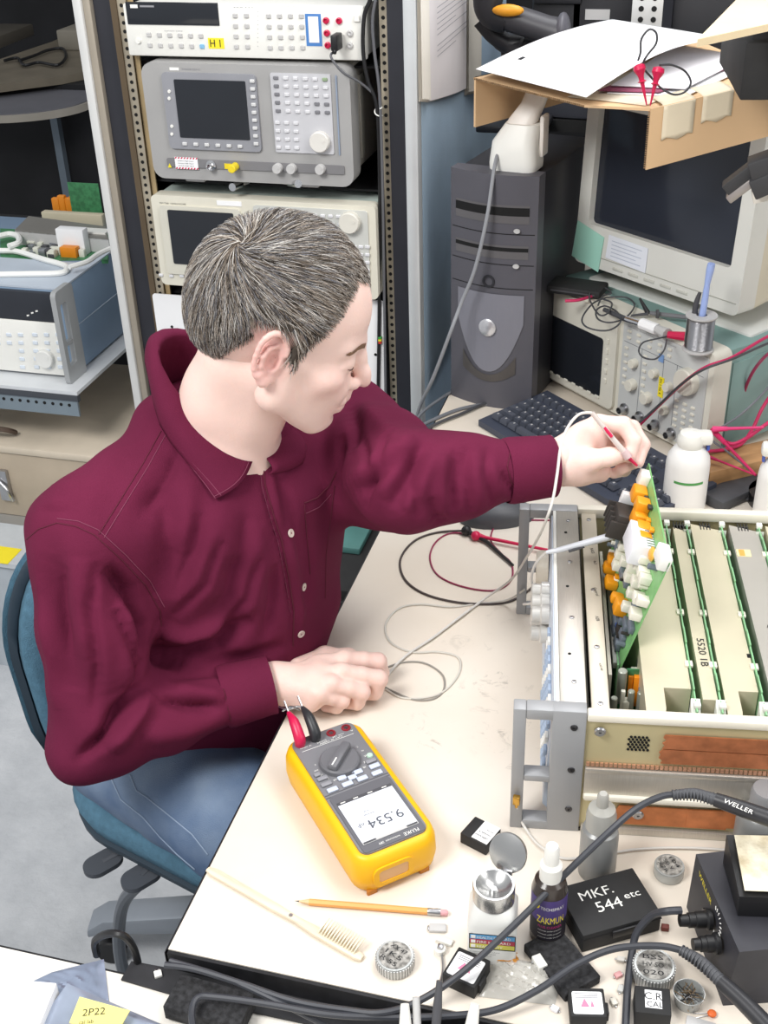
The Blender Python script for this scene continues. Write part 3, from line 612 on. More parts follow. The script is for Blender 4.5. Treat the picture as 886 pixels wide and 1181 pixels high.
b=MB(); b.at(MT); loft(b.at(MT@FRONT),[[(x,y,-.045) for x,y in rrect(MW,MH,.012,4,MW/2,MH/2)],[(x,y,-.17) for x,y in rrect(MW-.02,MH-.02,.02,4,MW/2,MH/2-.004)],[(x,y,-.37) for x,y in rrect(MW-.14,MH-.12,.04,4,MW/2,MH/2-.02)],[(x,y,-.40) for x,y in rrect(MW-.17,MH-.15,.04,4,MW/2,MH/2-.02)]]); b.build('housing',bz2,mn,sharp=50)
b=MB(); b.at(MT)
for i in range(5): b.box((.10+i*.038,-.002,.008),(.124+i*.038,.001,.013),0,.0008)
b.box((.295,-.002,.006),(.315,.001,.015),0,.001); b.build('button',mat('monitor_button','c3c3bb',.5),mn)
b=MB(); b.at(MT).box((.006,-.0012,.021),(MW-.006,.0,.0222)); b.build('bezel_groove',mat('groove','a4a49b',.6),mn)
b=MB(); b.lathe([(.11,0),(.115,.01),(.08,.022),(.05,.03)],0,36); b.build('swivel_foot',bz2,mn,loc=(MW/2-.01,.17,-.031))
b=MB(); b.at(MT@tr(0,-.0012,0)@FRONT).prism([(-.005,.008),(.066,-.006),(.072,.062),(.002,.078)],0,.0008,0); o=b.build('sticky_note',mat('mint_note','a5dac9',.7,var=.05,scale=5),None,loc=mn.location,rz=am); tag(o,'mint green sticky note on the lower left of the beige monitor','note')
b=MB(); b.at(MT@tr(0,-.0012,0)@FRONT).prism([(.08,.026),(.178,.022),(.178,.068),(.083,.070)],0,.0006,0); b.at(MT@tr(0,-.002,0)@FRONT)
for i,t in enumerate(('Property of the lab','do not remove or move','return to service bench','ext. 2750')): pass
for i in range(5): b.add([(.092,.060-i*.007,0),(.165-.012*(i%2),.059-i*.007,0),(.165-.012*(i%2),.0605-i*.007,0),(.092,.0615-i*.007,0)],[(0,1,2,3)],1)
o=b.build('label_sheet',[mat('pale_blue_label','e1e5ee',.7),mat('pale_print','b3bbcc',.7)],None,loc=mn.location,rz=am); tag(o,'white printed label taped under the monitor screen','label')
# monitor base computer (flat beige desktop case) between scope and monitor
dc=thing('desktop_case','flat beige desktop computer case under the tube monitor, behind the oscilloscope','computer',(A.x,A.y,DZ),am)
MB().box((.02,.02,0),(MW+.02,.40,zM-DZ-.032),bev=.006).build('case',mat('pale_case','cfd0cb',.5,var=.03),dc)
MB().box((.015,.012,.01),(MW+.025,.02,zM-DZ-.04),bev=.004).build('front_bezel',bz,dc); MB().box((.25,.006,.12),(.39,.012,.145),bev=.002).build('drive_bay',lgrey,dc)
# ================================================================ cardboard canopy and papers
card=mat('corrugated_cardboard','d3b189',.8,var=.05,scale=5); cardd=mat('cardboard_edge','8a7154',.85,var=.3,scale=120)
zK=1.345
cb_=thing('cardboard_tray','brown cardboard lid with folded flaps lying over the top of the monitor','cardboard',(0,0,0))
_a=P(547,89,zK); pln=Vector((0,0,1))
def PS(px,py,off=0):
    o_=Vector((0,0,CAMZ)); d_=Vector(ray(px,py)); t=((_a+pln*off-o_).dot(pln))/d_.dot(pln); return o_+d_*t
def slab(b,pts,th,k=0):
    n=len(pts); v=[tuple(p) for p in pts]+[tuple(p+pln*th) for p in pts]
    A=sum(pts[i].x*pts[(i+1)%n].y-pts[(i+1)%n].x*pts[i].y for i in range(n)); f=[tuple(range(n-1,-1,-1)),tuple(range(n,2*n))]+[(i,(i+1)%n,n+(i+1)%n,n+i) for i in range(n)]
    if A<0: f=[q[::-1] for q in f]
    return b.add(v,f,k)
K=[PS(547,89),PS(675,121),PS(750,125),PS(905,88),PS(775,34)]
K3r=P(905,88,zK+.034)
o0=K[0].copy(); cb_.location=(o0.x,o0.y,zK)
Kl=[(p-o0) for p in K]
b=MB(); slab(b,[p-pln*.004 for p in Kl],.004); 
b.build('top_sheet',[card],cb_)
# left flap
def flap(p,q,h0,h1,name='flap',off=0):
    d=(q-p); nn=Vector((d.y,-d.x,0)).normalized()*.004
    b=MB(); v=[p,q,q-Vector((0,0,h1)),p-Vector((0,0,h0))]; v=[Vector(x)-o0+Vector((0,0,-.0)) for x in v]
    n=nn; vv=[tuple(x) for x in v]+[tuple(x+n) for x in v]
    b.add(vv,[(0,1,2,3),(7,6,5,4),(4,5,1,0),(5,6,2,1),(6,7,3,2),(7,4,0,3)],0); b.build(name,card,cb_)
pL=K[0]; qL=K[0]+(K[4]-K[0])*.62; flap(pL,qL,.083,.083)
pR=K[2]; qR=K3r; flap(pR,qR,.092,.085)
b=MB()
for i in range(60):
    t=i/60; p=Kl[0].lerp(Kl[1],t); q_=Kl[0].lerp(Kl[1],t+.008); b.tube([p+Vector((0,-.001,-.002)),q_+Vector((0,-.001,-.002))],.0017,0,6,smooth=False)
b.build('corrugation',cardd,cb_); b=MB()
for i in range(26):
    t=i/26; b.tube([Kl[2]+Vector((-.0012,-.001,-.004-t*.088)),Kl[2]+Vector((-.0012,-.001,-.0055-t*.088))],.0014,0,6,smooth=False)
b.build('corrugation',cardd,cb_)
# masking tapes over the right edge
tp=mat('masking_tape','dccfb5',.7,var=.04)
e=(K3r-K[2]).normalized(); nrm=Vector((e.y,-e.x,0))
inw=-nrm
for t0,w_,h in ((.02,.05,.052),(.082,.048,.040)):
    b=MB(); s=K[2]+e*t0-K[2]
    def fn(u,v):
        L_=.05+h; d=v*L_
        base=e*(t0+w_*u)
        if d<.05: p=base+inw*(.05-d)*1+Vector((0,0,.0012))
        else: p=base+nrm*.0052+Vector((0,0,-(d-.05)+(.003*math.sin(u*9) if v>.98 else 0)))
        return p
    b.grid(fn,6,16); o=b.build('masking_tape',tp,None,loc=K[2],thick=.0006); tag(o,'strip of masking tape folded over the cardboard edge, '+('left one near the corner' if t0<.05 else 'right one away from the corner'),'tape',)
# papers
def sheet(name,label,pix,z,curl=None,m=paper,th=.0012,mark=None):
    pts=[PS(*p,z-zK) for p in pix]; c=pts[0]; b=MB(); slab(b,[p-c for p in pts],th); 
    o=b.build(name,[m,ink],None,loc=c); tag(o,label,'paper'); return o
def curved(name,label,q,z,rise,m,lines=0):
    # q: four pixels FL FR BR BL ; gentle wave upward
    p=[PS(*t,z-zK) for t in q]; c=p[0]; b=MB()
    def fn(u,v): 
        w=(p[0].lerp(p[1],u)).lerp(p[3].lerp(p[2],u),v)-c; w=w+Vector((0,0,rise(u,v))); return w
    b.grid(fn,24,24,0)
    if lines:
        for (u0,u1,v0,v1) in lines:
            b.add([fn(u0,v0)+Vector((0,0,.0012)),fn(u1,v0)+Vector((0,0,.0012)),fn(u1,v1)+Vector((0,0,.0012)),fn(u0,v1)+Vector((0,0,.0012))],[(0,1,2,3)],1)
    o=b.build(name,[m,ink],None,loc=c,thick=.0008,sharp=80); tag(o,label,'paper'); return o
sheet('paper','flat cream sheet lying lowest on the cardboard by the masking tape',((655,112),(745,122),(850,82),(760,70)),zK+.001,m=mat('cream_sheet','d8cdb8',.8))
sheet('paper','white printed sheet poking out under the bent sheet toward the black box',((700,108),(790,112),(872,74),(790,60)),zK+.003)
sheet('paper','maroon folder edge showing between the papers on the cardboard',((690,105),(760,107),(868,70),(800,58)),zK+.006,m=mat('maroon_card','8d4560',.7))
sheet('paper','white sheet on top of the maroon folder on the cardboard',((705,99),(790,103),(862,66),(780,52)),zK+.009,m=mat('white_paper_b','e5e3e6',.8))
curved('paper','large white sheet curving up over the cardboard on the monitor, with a small black square',((549,84),(676,117),(856,58),(706,26)),zK+.012,lambda u,v:.006+.028*math.sin(PI*min(1,max(0,v)))*(u*.6+.4)+.01*u*v,paper,[(.16,.19,.16,.19)])
# red test hooks
def hook(tip,head,label,lead):
    T_=thing('test_hook',label,'test clip',tip); d=head-tip; L_=d.length
    R_=Vector((0,0,1)).rotation_difference(d.normalized()).to_matrix().to_4x4()
    b=MB(); b.at(R_).lathe([(.0009,0),(.0012,.004),(.003,L_*.45),(.0042,L_*.62)],0,12); b.build('barrel',red,T_)
    b=MB(); b.at(R_@tr(0,0,L_*.62)).lathe([(.004,0),(.0052,.004),(.0095,.012),(.0085,.018),(.003,.020)],0,16).at(R_@tr(0,0,L_*.5)).lathe([(.0035,0),(.007,.002),(.0035,.004)],0,14); b.build('plunger_head',red,T_)
    b=MB(); b.tube([p-tip for p in lead],.0016,0,8); b.build('lead',mat('hook_lead','3a3a3e',.5),T_)
t1=PY(747,124,K[2].y-.004); t1.z=zK+.001; 
t1=P(746,121,zK+.004); h1=PY(736,70,t1.y+.01); t2=P(750,122,zK+.004); h2=PY(761,75,t2.y+.015)
def LP(px,py,dy=0.01): return PY(px,py,t1.y+dy)
hook(t1,h1,'crimson test hook clipped on the cardboard edge, the left upright one',[h1,LP(739,60),LP(740,45),LP(749,34),LP(757,38),LP(757,50),LP(748,62),LP(743,70),LP(742,78,.02),LP(752,90,.03)])
hook(t2,h2,'crimson test hook clipped on the cardboard edge, the right leaning one',[h2,LP(775,75,.02),LP(790,82,.03),LP(797,95,.03),LP(790,106,.02),LP(777,109,.012),LP(762,101,.012),LP(752,90,.03)])
# black box with cardboard flap (upper right)
zB=zK+.002
bb=thing('black_box','black box with an open tan cardboard flap at the top right corner','box',P(853,116,1.408),math.radians(8))
MB().box((0,0,0),(.30,.24,.072),bev=.003).build('body',blackm,bb)
b=MB(); p=[P(804,50,1.53),P(886,32,1.53),P(960,10,1.53),P(960,-40,1.53),P(866,-14,1.53)]
base=bb.matrix_basis.copy(); bpy.context.view_layer.update(); inv=bb.matrix_world.inverted()
pp=[inv@x for x in p]; b.prism([(x.x,x.y) for x in pp],.118,.126,0); b.build('flap',mat('tan_foam','dfcba6',.8,var=.06),bb)
b=MB(); b.box((.01,.02,.072),(.29,.22,.118)); b.build('lid',mat('box_inside','2a2a2d',.7),bb)
# bins on the shelf behind
bn=mat('bin_black','222226',.55,var=.1)
binz=ztop-.021
def mkbin(x,w,label,cols,h=.2,y=2.64):
    T_=thing('storage_bin',label,'storage bin',(x,y,binz)); MB().box((0,0,0),(w,.24,h),bev=.006).build('body',bn,T_)
    b=MB(); b.box((.004,-.008,h-.02),(w-.004,.002,h-.004),bev=.003); b.build('rim',bn,T_)
    for (xa,xb,za_,zb__,m) in cols: MB().box((xa,-.0018,za_),(xb,.0002,zb__)).build('label',m,T_)
X=lambda px,py:PY(px,py,2.62).x
Zb=lambda px,py:PY(px,py,2.62).z-binz
mkbin(X(612,15),.105,'black storage bin with a yellow label behind the cardboard, left of the pair',[(.01,.05,.165,.185,yellow),(.03,.065,.09,.12,lgrey)],.23)
mkbin(X(657,15),.15,'wide black storage bin with two white label strips behind the cardboard',[(.03,.08,.18,.20,lgrey),(.03,.12,.12,.145,lgrey)],.25)
mkbin(X(775,15),.2,'black storage bin right of the white drilled upright behind the papers',[],.27)
b=MB(); w0=X(731,10);w1=X(766,10); b.box((w0,2.58,0),(w1,2.583,2.0),0)
for i in range(40):
    for xx in (.3,.72): b.at(tr(w0+(w1-w0)*xx,2.5796,1.2+i*.02)@FRONT).cyl(.0055,-.0005,.0004,1,seg=10)
o=b.build('drilled_upright',[mat('white_steel','c8c9c8',.4,.2),hole]); bump_at(o,(w0,2.58,0)); tag(o,'white drilled steel upright between the black bins behind the papers','upright')
# dark articulated arm with orange tag
Ya=2.40
ar=thing('barcode_scanner','black handheld scanner with an orange trigger resting on the shelf above the tower','scanner',PY(600,60,Ya))
lo_=lambda px,py,dy=0: PY(px,py,Ya+dy)-ar.location
b=MB(); b.tube([lo_(566,-20),lo_(563,5),lo_(570,18),lo_(585,24)],[.03,.028,.026,.024],0,14); b.build('handle',dgrey if False else mat('scanner_black','2c2c30',.4),ar)
b=MB(); b.tube([lo_(575,18),lo_(600,24),lo_(630,34),lo_(648,40)],[.022,.026,.026,.03],0,16,smooth=False); b.build('head',mat('scanner_charcoal','3d3c40',.4),ar)
b=MB(); b.ball(lo_(649,38),.034,0,16,(.45,1,1.1)); b.build('scan_window',mat('scanner_rim','504f55',.4),ar)
b=MB(); b.ball(lo_(586,12,-.03),.016,0,14,(1.9,.6,.7)); b.build('trigger',mat('orange_trigger','e0992a',.4),ar)
b=MB(); b.tube([lo_(556,22,.03),lo_(570,40,.03),lo_(588,52,.03),lo_(600,58,.03)],[.02,.018,.018,.03],0,12); b.ball(lo_(596,50,.04),.03,0,14,(1.6,1,.7)); b.build('stand_arm',mat('scanner_black','2c2c30',.4),ar)
b=MB(); b.tube([lo_(585,50,.05),lo_(590,110,.06)],.014,0,12,smooth=False); b.box((-.09,.02,binz-ar.location.z-.002),(.05,.14,binz-ar.location.z+.012),0,.004); b.build('stand_post',mat('scanner_black','2c2c30',.4),ar)
# clamp bracket at the right
Yc=1.80
cl=thing('clamp_bracket','black clamp head with a pale metal jaw in front of the monitor right edge','clamp',PY(880,200,Yc))
lc=lambda px,py,dy=0: PY(px,py,Yc+dy)-cl.location
def quadbar(name,m,a,c,w,h,extra=None):
    b=MB(); d=(c-a); R_=Vector((1,0,0)).rotation_difference(d.normalized()).to_matrix().to_4x4(); b.at(tr(*a)@R_).box((0,-w/2,-h/2),(d.length,w/2,h/2),0,.002); b.build(name,m,cl)
quadbar('jaw',mat('jaw_black','3b3b3d',.5),lc(838,219),lc(872,193),.03,.022)
quadbar('jaw_plate',mat('jaw_silver','a9a29f',.35,.5),lc(840,229,-.004),lc(872,205,-.004),.026,.012)
quadbar('head',mat('jaw_black','3b3b3d',.5),lc(866,198,-.01),lc(905,184,-.01),.045,.034); quadbar('head',mat('jaw_black','3b3b3d',.5),lc(868,216,-.012),lc(905,200,-.012),.045,.028)
quadbar('arm',mat('arm_white','d9d4cb',.4),lc(868,226,0),lc(960,205,0),.02,.02)
pz=lc(960,205,0); b=MB(); b.at(tr(pz.x,pz.y,0)).cyl(.014,DZ-cl.location.z,pz.z+.02,0,20).cyl(.05,DZ-cl.location.z,DZ-cl.location.z+.02,0,28); b.build('post',dsteel,cl)
# ================================================================ bench oscilloscope
aS=math.radians(-42); sA=Vector((-.309,2.20,DZ+.012)); SW,SH,SD=.455,.20,.21
so=thing('oscilloscope','cream bench oscilloscope with a teal case on the workbench under the monitor','oscilloscope',sA,aS)
teal=mat('teal_case','7f9c98',.5,var=.04,scale=6); scr_=mat('scope_cream','d9d6ca',.45,var=.02); scp=mat('scope_face','c3c5c4',.5)
SMi=bpy.data.objects  # noqa
ROTS=Matrix.Rotation(aS,4,'Z'); SINV=(Matrix.Translation(sA)@ROTS).inverted()
def SF(px,py,y=0): # pixel to local point on the scope front plane y
    o_=SINV@Vector((0,0,CAMZ)); r_=ray(px,py); d_=(SINV.to_3x3()@Vector(r_)); t=(y-o_.y)/d_.y; return o_+d_*t
def ST(px,py,h=SH): v=P(px,py,sA.z+h); return SINV@v
b=MB(); b.box((.006,.035,.002),(SW-.006,SD,SH-.004),0,.006); b.box((SW-.0065,.05,.02),(SW-.004,SD-.03,SH-.03),0,.002); b.build('case',teal,so)
for x in (.03,SW-.05): 
    for y in (.04,SD-.04): MB().box((x,y,-.012),(x+.02,y+.02,.003)).build('foot',black,so)
def rr_local(b,tl,br,r,y0,y1,k=0):
    a=SF(*tl); c=SF(*br); b.at(tr(0,y1,0)@FRONT).prism(rrect(abs(c.x-a.x),abs(a.z-c.z),r,3,(a.x+c.x)/2,(a.z+c.z)/2),0,y1-y0,k); return b
b=MB(); b.at(tr(0,.04,0)@FRONT).prism(rrect(SW,SH,.014,4,SW/2,SH/2),0,.04,0); b.build('front_frame',scr_,so)
xs_=SF(714,420).x
b=MB(); b.at(tr(0,.0,0)@FRONT).prism(rrect(xs_-.006,SH-.014,.012,4,xs_/2,SH/2),-.002,.007,0); b.build('screen_bezel',scr_,so)
s0=SF(639,361); s1=SF(697,405); s2=SF(638,425); 
a1=SF(638,361); a2=SF(695,456)
b=MB(); b.at(tr(0,-.0072,0)@FRONT).prism(rrect(a2.x-a1.x,abs(SF(638,361).z-SF(638,427).z),.006,3,(a1.x+a2.x)/2,(SF(638,361).z+SF(638,427).z)/2),-.002,.0012,0); b.build('screen',screenm,so)
b=MB(); b.at(tr(0,0,0)@FRONT).prism(rrect(SW-xs_-.02,SH-.02,.006,3,(SW+xs_)/2-.002,SH/2),-.002,.003,0); b.build('control_panel',scp,so)
skb=btn(.011,.006,.003,scr_)
sk2=btn(.007,.010,.003,scr_)
for i in range(7): inst(skb,'button',so,(a1.x+.012+i*.0225,-.007,.021))
for i in range(5): inst(sk2,'button',so,(a2.x+.012,-.007,.06+i*.02))
# knobs and buttons on panel: normalised coordinates u across, v up
u0=xs_+.008; uw=SW-xs_-.024
def NV(u,v): return (u0+uw*u,-.003,.012+(SH-.024)*v)
kn1=knobmesh(.0085,.012,scr_); kn2=knobmesh(.011,.014,scr_); kn3=knobmesh(.024,.016,scr_)
for u,v,k in ((.18,.62,kn1),(.18,.38,kn2),(.44,.62,kn1),(.38,.32,kn2),(.62,.55,kn1),(.83,.70,kn3),(.60,.28,kn1)): inst(k,'knob',so,NV(u,v))
kk=btn(.009,.005,.003,scr_)
for u in (.06,.3): 
    for v in (.74,.66,.58,.5,.42,.34): inst(kk,'button',so,NV(u,v))
for u in (.08,.2,.34,.46,.58): 
    for v in (.93,.86): inst(kk,'button',so,NV(u,v))
for i in range(3):
    for j in range(5): inst(kk,'button',so,NV(.72+i*.095,.44-j*.07))
bnc=MB(); bnc.at(FRONT).lathe([(.011,0),(.011,.003),(.0065,.004),(.0065,.016),(.005,.016),(.005,.004),(.0001,.004)],0,20); bnc=bnc.mesh('connector',steel)
for u in (.1,.3,.5,.7): inst(bnc,'connector',so,NV(u,.06))
b=MB(); v=NV(.52,.5); b.box((v[0]-.006,-.0045,v[2]-.02),(v[0]+.006,-.0028,v[2]+.018),0); b.at(tr(v[0],-.0046,v[2])@FRONT@rot(rz=-PI/2)).text('SN 1 Hz 4',-.016,-.003,.005,1,w=.03); b.build('yellow_label',[yellow,ink],so)
b=MB(); v=NV(.5,.80); b.box((v[0]-.008,-.0045,v[2]-.007),(v[0]+.004,-.0028,v[2]+.007)); b.build('blue_marking',mat('blue_mark','7d9fd0',.6),so)
b=MB()
for vv in (.8,): b.at(tr(0,-.0032,0)@FRONT).text('500 MHz  DIGITIZING OSCILLOSCOPE',NV(.05,0)[0],.012+(SH-.024)*.97,.0025,0,w=uw*.6)
b.build('lettering',inkg,so)
b=MB()
for (ua,va,ub,vb) in ((.02,.8,.98,.8),(.25,.08,.25,.8),(.52,.14,.52,.8),(.68,.14,.68,.8)):
    A_=NV(ua,va);B_=NV(ub,vb); b.box((min(A_[0],B_[0]),-.0034,min(A_[2],B_[2])),(max(A_[0],B_[0])+.0008,-.0028,max(A_[2],B_[2])+.0008))
b.build('panel_lines',mat('panel_line','6d7076',.6),so)
zT=sA.z+SH
# top strip of scope face
# things on top of the scope
v=P(640,352,zT); wl=thing('tool_pouch','black zipped pouch on top of the bench oscilloscope under the green note','pouch',P(629,338,zT),aS+.55)
b=MB(); b.box((0,0,0),(.105,.06,.016),bev=.005,seg=2); b.build('body',blackm,wl); b=MB(); b.box((.01,-.001,.007),(.095,.0,.0095)); b.build('zip',dgrey,wl)
v=P(664,345,zT); b=MB(); b.tube([P(652,347,zT+.004),P(668,346,zT+.006),P(684,341,zT+.006)],.003,0,8); o=b.build('wire',redwire); bump_at(o,P(652,347,zT+.004)); tag(o,'short crimson wire beside the black pouch on the oscilloscope','wire')
wirem=mat('dark_wire','45464a',.5)
def ZT(px,py,h=.006): return P(px,py,zT+h)
cable('probe_lead',[ZT(*t) for t in ((700,343),(684,350),(672,366),(675,376),(690,381),(705,380),(716,371),(712,360),(698,353),(688,358),(690,368),(704,372),(722,366),(732,352),(722,343),(700,343))],.0016,wirem,'thin dark probe lead coiled in loops on the oscilloscope left of the spool','cable')
cable('probe_lead',[ZT(*t,.012) for t in ((690,352),(695,342),(705,338),(697,332),(684,334),(680,344),(690,362),(700,362),(706,350),(696,345))],.0016,wirem,'second thin lead coiled over the first on the oscilloscope, tighter loops','cable')
pr_=thing('oscilloscope_probe','grey probe with a white tag lying across the oscilloscope top toward the spool','probe',ZT(697,357))
def tubeat(T_,name,m,pts,r,seg=10): b=MB(); b.tube([p-T_.location for p in pts],r,0,seg,smooth=False); b.build(name,m,T_)
tubeat(pr_,'cable_end',wirem,[ZT(697,357),ZT(722,368)],[.004,.005]); tubeat(pr_,'barrel',chrome,[ZT(722,368),ZT(741,374)],.0055); tubeat(pr_,'tag',paper,[ZT(740,373,.008),ZT(758,380,.008)],.010); tubeat(pr_,'connector',lgrey,[ZT(759,380,.008),ZT(770,386,.008)],[.008,.011])
tubeat(pr_,'hook_end',red,[ZT(770,386,.008),ZT(790,388,.008)],[.006,.008])
pr2=thing('oscilloscope_probe','slim grey probe with a black clip lying nearest the monitor on the oscilloscope','probe',ZT(728,362)); tubeat(pr2,'barrel',mat('probe_grey','6d6e72',.4),[ZT(750,361,.01),ZT(792,366,.01)],.004); tubeat(pr2,'collar',dgrey,[ZT(757,362,.012),ZT(760,362,.012)],.008); tubeat(pr2,'clip',black,[ZT(738,344,.03),ZT(748,362,.008)],[.002,.005])
tubeat(pr2,'cable_end',wirem,[ZT(748,362,.01),ZT(728,364)],[.003,.002])
cable('wire',[ZT(770,388),ZT(756,391),ZT(742,395,-.0),SF(737,408,-.006)*1 if False else ZT(737,404,.004),ZT(742,412,.006),ZT(756,414,.008),ZT(766,404,.006),ZT(769,392,.006)],.0015,wirem,'thin wire loop hanging over the oscilloscope edge beside the spool','wire')
sp_=thing('solder_spool','spool of silver solder wire standing on the oscilloscope with a blue tool in it','solder spool',P(805,403,zT))
b=MB(); b.lathe([(.026,.0),(.026,.0025),(.0205,.004),(.0205,.058),(.026,.0595),(.026,.062),(.009,.062),(.009,.04),(.0001,.04)],0,32); b.build('spool',lgrey,sp_)
b=MB()
pr=[(.0207,.005)]; 
for i in range(26): pr+=[(.0232,.006+i*.002),(.0222,.007+i*.002)]
pr+=[(.0207,.058)]; b.lathe(pr,0,36,False); b.build('solder_wire',mat('solder_metal','b9b9bc',.28,1),sp_,sharp=20)
tl=thing('trim_tool','blue handled tool standing in the hole of the solder spool','tool',P(805,403,zT)+Vector((0,0,.045)))
b=MB(); b.tube([(0,0,0),(.002,0,.04),(.003,0,.07)],[.0055,.0055,.0045],0,12); b.tube([(.003,0,.07),(.005,0,.095),(.006,0,.105)],[.0045,.0065,.006],0,12); b.build('handle',mat('pale_blue_plastic','9fb3e6',.35),tl)
b=MB(); b.tube([(-.008,0,0),(-.008,0,.03),(-.004,0,.052)],[.005,.005,.003],0,10); o=b.build('clip',dgrey,None,loc=P(803,401,zT)+Vector((0,0,.045))); tag(o,'dark grey clip beside the blue tool in the solder spool','clip')
# keyboard
kA=P(552,481,DZ+.02); kB=P(612,437,DZ+.02); ak=math.radians(-42)
kb_=thing('keyboard','dark blue-grey computer keyboard lying between the oscilloscope and the man\'s arm','keyboard',(kA.x,kA.y,DZ),ak)
KW,KD=.44,.165
kbm=mat('keyboard_base','3f4452',.5,var=.05); keym=mat('keyboard_key','4d515c',.4,var=.05)
def kz(y): return .012+.014*y/KD
b=MB(); secs=[]
b.prism([(0,.002),(0,.014),(KD*.25,.018),(KD,.028),(KD,.004)],0,KW,0,'x')
b.build('base',kbm,kb_,sharp=30)
def key(w,d=.0155):
    b=MB(); h=.009; b.add([(-w/2,-d/2,0),(w/2,-d/2,0),(w/2,d/2,0),(-w/2,d/2,0),(-w/2+.0025,-d/2+.002,h),(w/2-.0025,-d/2+.002,h),(w/2-.0025,d/2-.004,h),(-w/2+.0025,d/2-.004,h)],[(4,5,6,7),(0,1,5,4),(1,2,6,5),(2,3,7,6),(3,0,4,7)]); b.add([(-.002,-.001,h+.0002),(.001,-.001,h+.0002),(.001,.003,h+.0002),(-.002,.003,h+.0002)],[(0,1,2,3)],1); return b.mesh('key',[keym,lgrey])
K1=key(.0165); pitch=.0188
ktilt=Matrix.Rotation(math.radians(4),4,'X'); cnt=0
kw={}
for r_ in range(6):
    y=.028+r_*.0205+(.006 if r_==5 else 0); z_=.0185+.010*(y-.03)/KD+.001
    x=.012
    row=[[1.3,1.3,1.3,5.6,1.3,1.3,1.3,1.4],[2.1]+[1]*10+[2.7],[1.7]+[1]*11+[2.1],[1.5]+[1]*12+[1.3],[1]*13+[1.8],[1]*13+[1.2]][r_]
    sc__=15.0/sum(row)
    for w_ in row:
        ww=w_*pitch*.985*sc__*.985
        key_=round(ww,4); kw.setdefault(key_,key(ww-.0023)); inst(kw[key_],'key',kb_,(x+ww/2,y,z_),rotm=ktilt); x+=ww
    x+=.008
    for c in range(3):
        if r_ in (1,) and c!=1: continue
        if r_==2: continue
        inst(K1,'key',kb_,(x+pitch*(c+.5),y,z_),rotm=ktilt)
    x+=pitch*3+.008
    for c in range(4):
        if r_==5: continue
        if cnt<13: inst(K1,'key',kb_,(x+pitch*(c+.5),y,z_),rotm=ktilt); cnt+=1
# mouse (dark) half hidden under the sleeve
mA=P(573,598,DZ); ms=thing('mouse_mat_pouch','dark grey computer mouse lying on the bench beside the instrument handle','mouse',mA,math.radians(20)); ms.name='computer_mouse'
def mf(u,v):
    t=u*2*PI; r=math.sin(v*PI/2); return (.062*r*math.cos(t),.034*r*math.sin(t),.034*math.cos(v*PI/2)**.7 if v<1 else 0)
b=MB(); b.grid(mf,28,10); b.build('body',mat('mouse_grey','4b4d52',.4),ms,sharp=60); b=MB(); b.box((.02,-.004,.026),(.045,.004,.031),bev=.002); b.build('wheel',black,ms)
# cables behind the arm on the bench
gr=mat('cable_grey2','6d7076',.45)
zc=DZ+.004
cable('network_cable',[P(*t,zc) for t in ((470,500),(485,478),(505,462),(530,447),(560,437),(590,436),(612,441),(622,446))],.003,gr,'grey cable arching past the foot of the tower computer to the oscilloscope','cable')
cable('network_cable',[P(*t,zc) for t in ((478,496),(500,484),(530,472),(560,466),(585,462),(600,458))],.0035,gr,'grey cable running from the bench edge under the keyboard corner, middle one','cable')
cable('network_cable',[P(*t,zc+.002) for t in ((476,504),(505,488),(535,476),(555,467),(575,460),(600,452))],.003,wirem,'dark cable beside the keyboard corner running to the bench edge, lowest one','cable')
# red leads right of the scope
def cz(pts): return [P(px,py,z_) for px,py,z_ in pts]
cable('test_lead',cz(((735,493,.78),(760,468,.83),(790,440,.9),(815,423,.945),(845,412,.955),(886,388,.96),(930,370,.96))),.0028,redwire,'crimson lead climbing over the right edge of the oscilloscope','cable')
cable('test_lead',cz(((728,496,.78),(757,470,.83),(786,443,.9),(812,426,.945),(845,414,.955),(886,396,.955),(930,380,.95))),.0022,wirem,'dark lead running beside the crimson lead over the oscilloscope edge','cable')
cable('test_lead',cz(((900,402,.93),(884,410,.93),(868,430,.9),(858,455,.85),(854,485,.79),(846,515,.75),(833,545,.75),(818,562,.76))),.0028,mat('maroon_wire','8d2c4e',.4),'maroon lead curving down the right side of the teal case to the bench','cable')
cable('test_lead',cz(((900,440,.86),(880,470,.83),(868,495,.80),(855,512,.79),(838,518,.79),(825,520,.79),(808,521,.80))),.0032,redwire,'crimson lead ending at the white bottle trigger, lower loop','cable')
cable('test_lead',cz(((900,478,.84),(880,492,.83),(862,505,.82),(845,512,.81),(830,505,.81),(821,494,.82))),.0032,redwire,'crimson lead in the upper loop right of the white bottle','cable')
cable('wire',cz(((900,432,.88),(872,462,.86),(852,480,.84),(832,493,.83))),.002,gr,'thin pale grey wire crossing the teal case of the oscilloscope','wire')
def stick(a,c,label,m=redwire,r=.0032):
    b=MB(); A_=P(*a);C_=P(*c); b.tube([A_,C_],[r,r*.7],0,10,smooth=False); b.tube([A_,A_+(C_-A_)*.3],[r*1.7,r*1.2],0,10,smooth=False); o=b.build('test_probe',m); bump_at(o,A_); tag(o,label,'test probe')
stick((822,495,.83),(881,493,.84),'pink test probe lying horizontally in front of the teal case',mat('pink_probe','e0447e',.35))
stick((822,496,.82),(872,548,.80),'crimson test probe slanting down toward the second white bottle')
stick((808,523,.80),(872,548,.79),'thin crimson probe running from the first white bottle to the second',r=.0022)
cable('wire',cz(((824,500,.8),(822,508,.8),(838,520,.79),(855,534,.785),(870,546,.785))),.0018,gr,'thin grey wire running between the two white bottles','wire')
cable('wire',cz(((886,560,.745),(866,575,.745),(850,572,.745),(838,566,.745))),.0035,wirem,'dark cord on the bench in front of the wood block','cable')
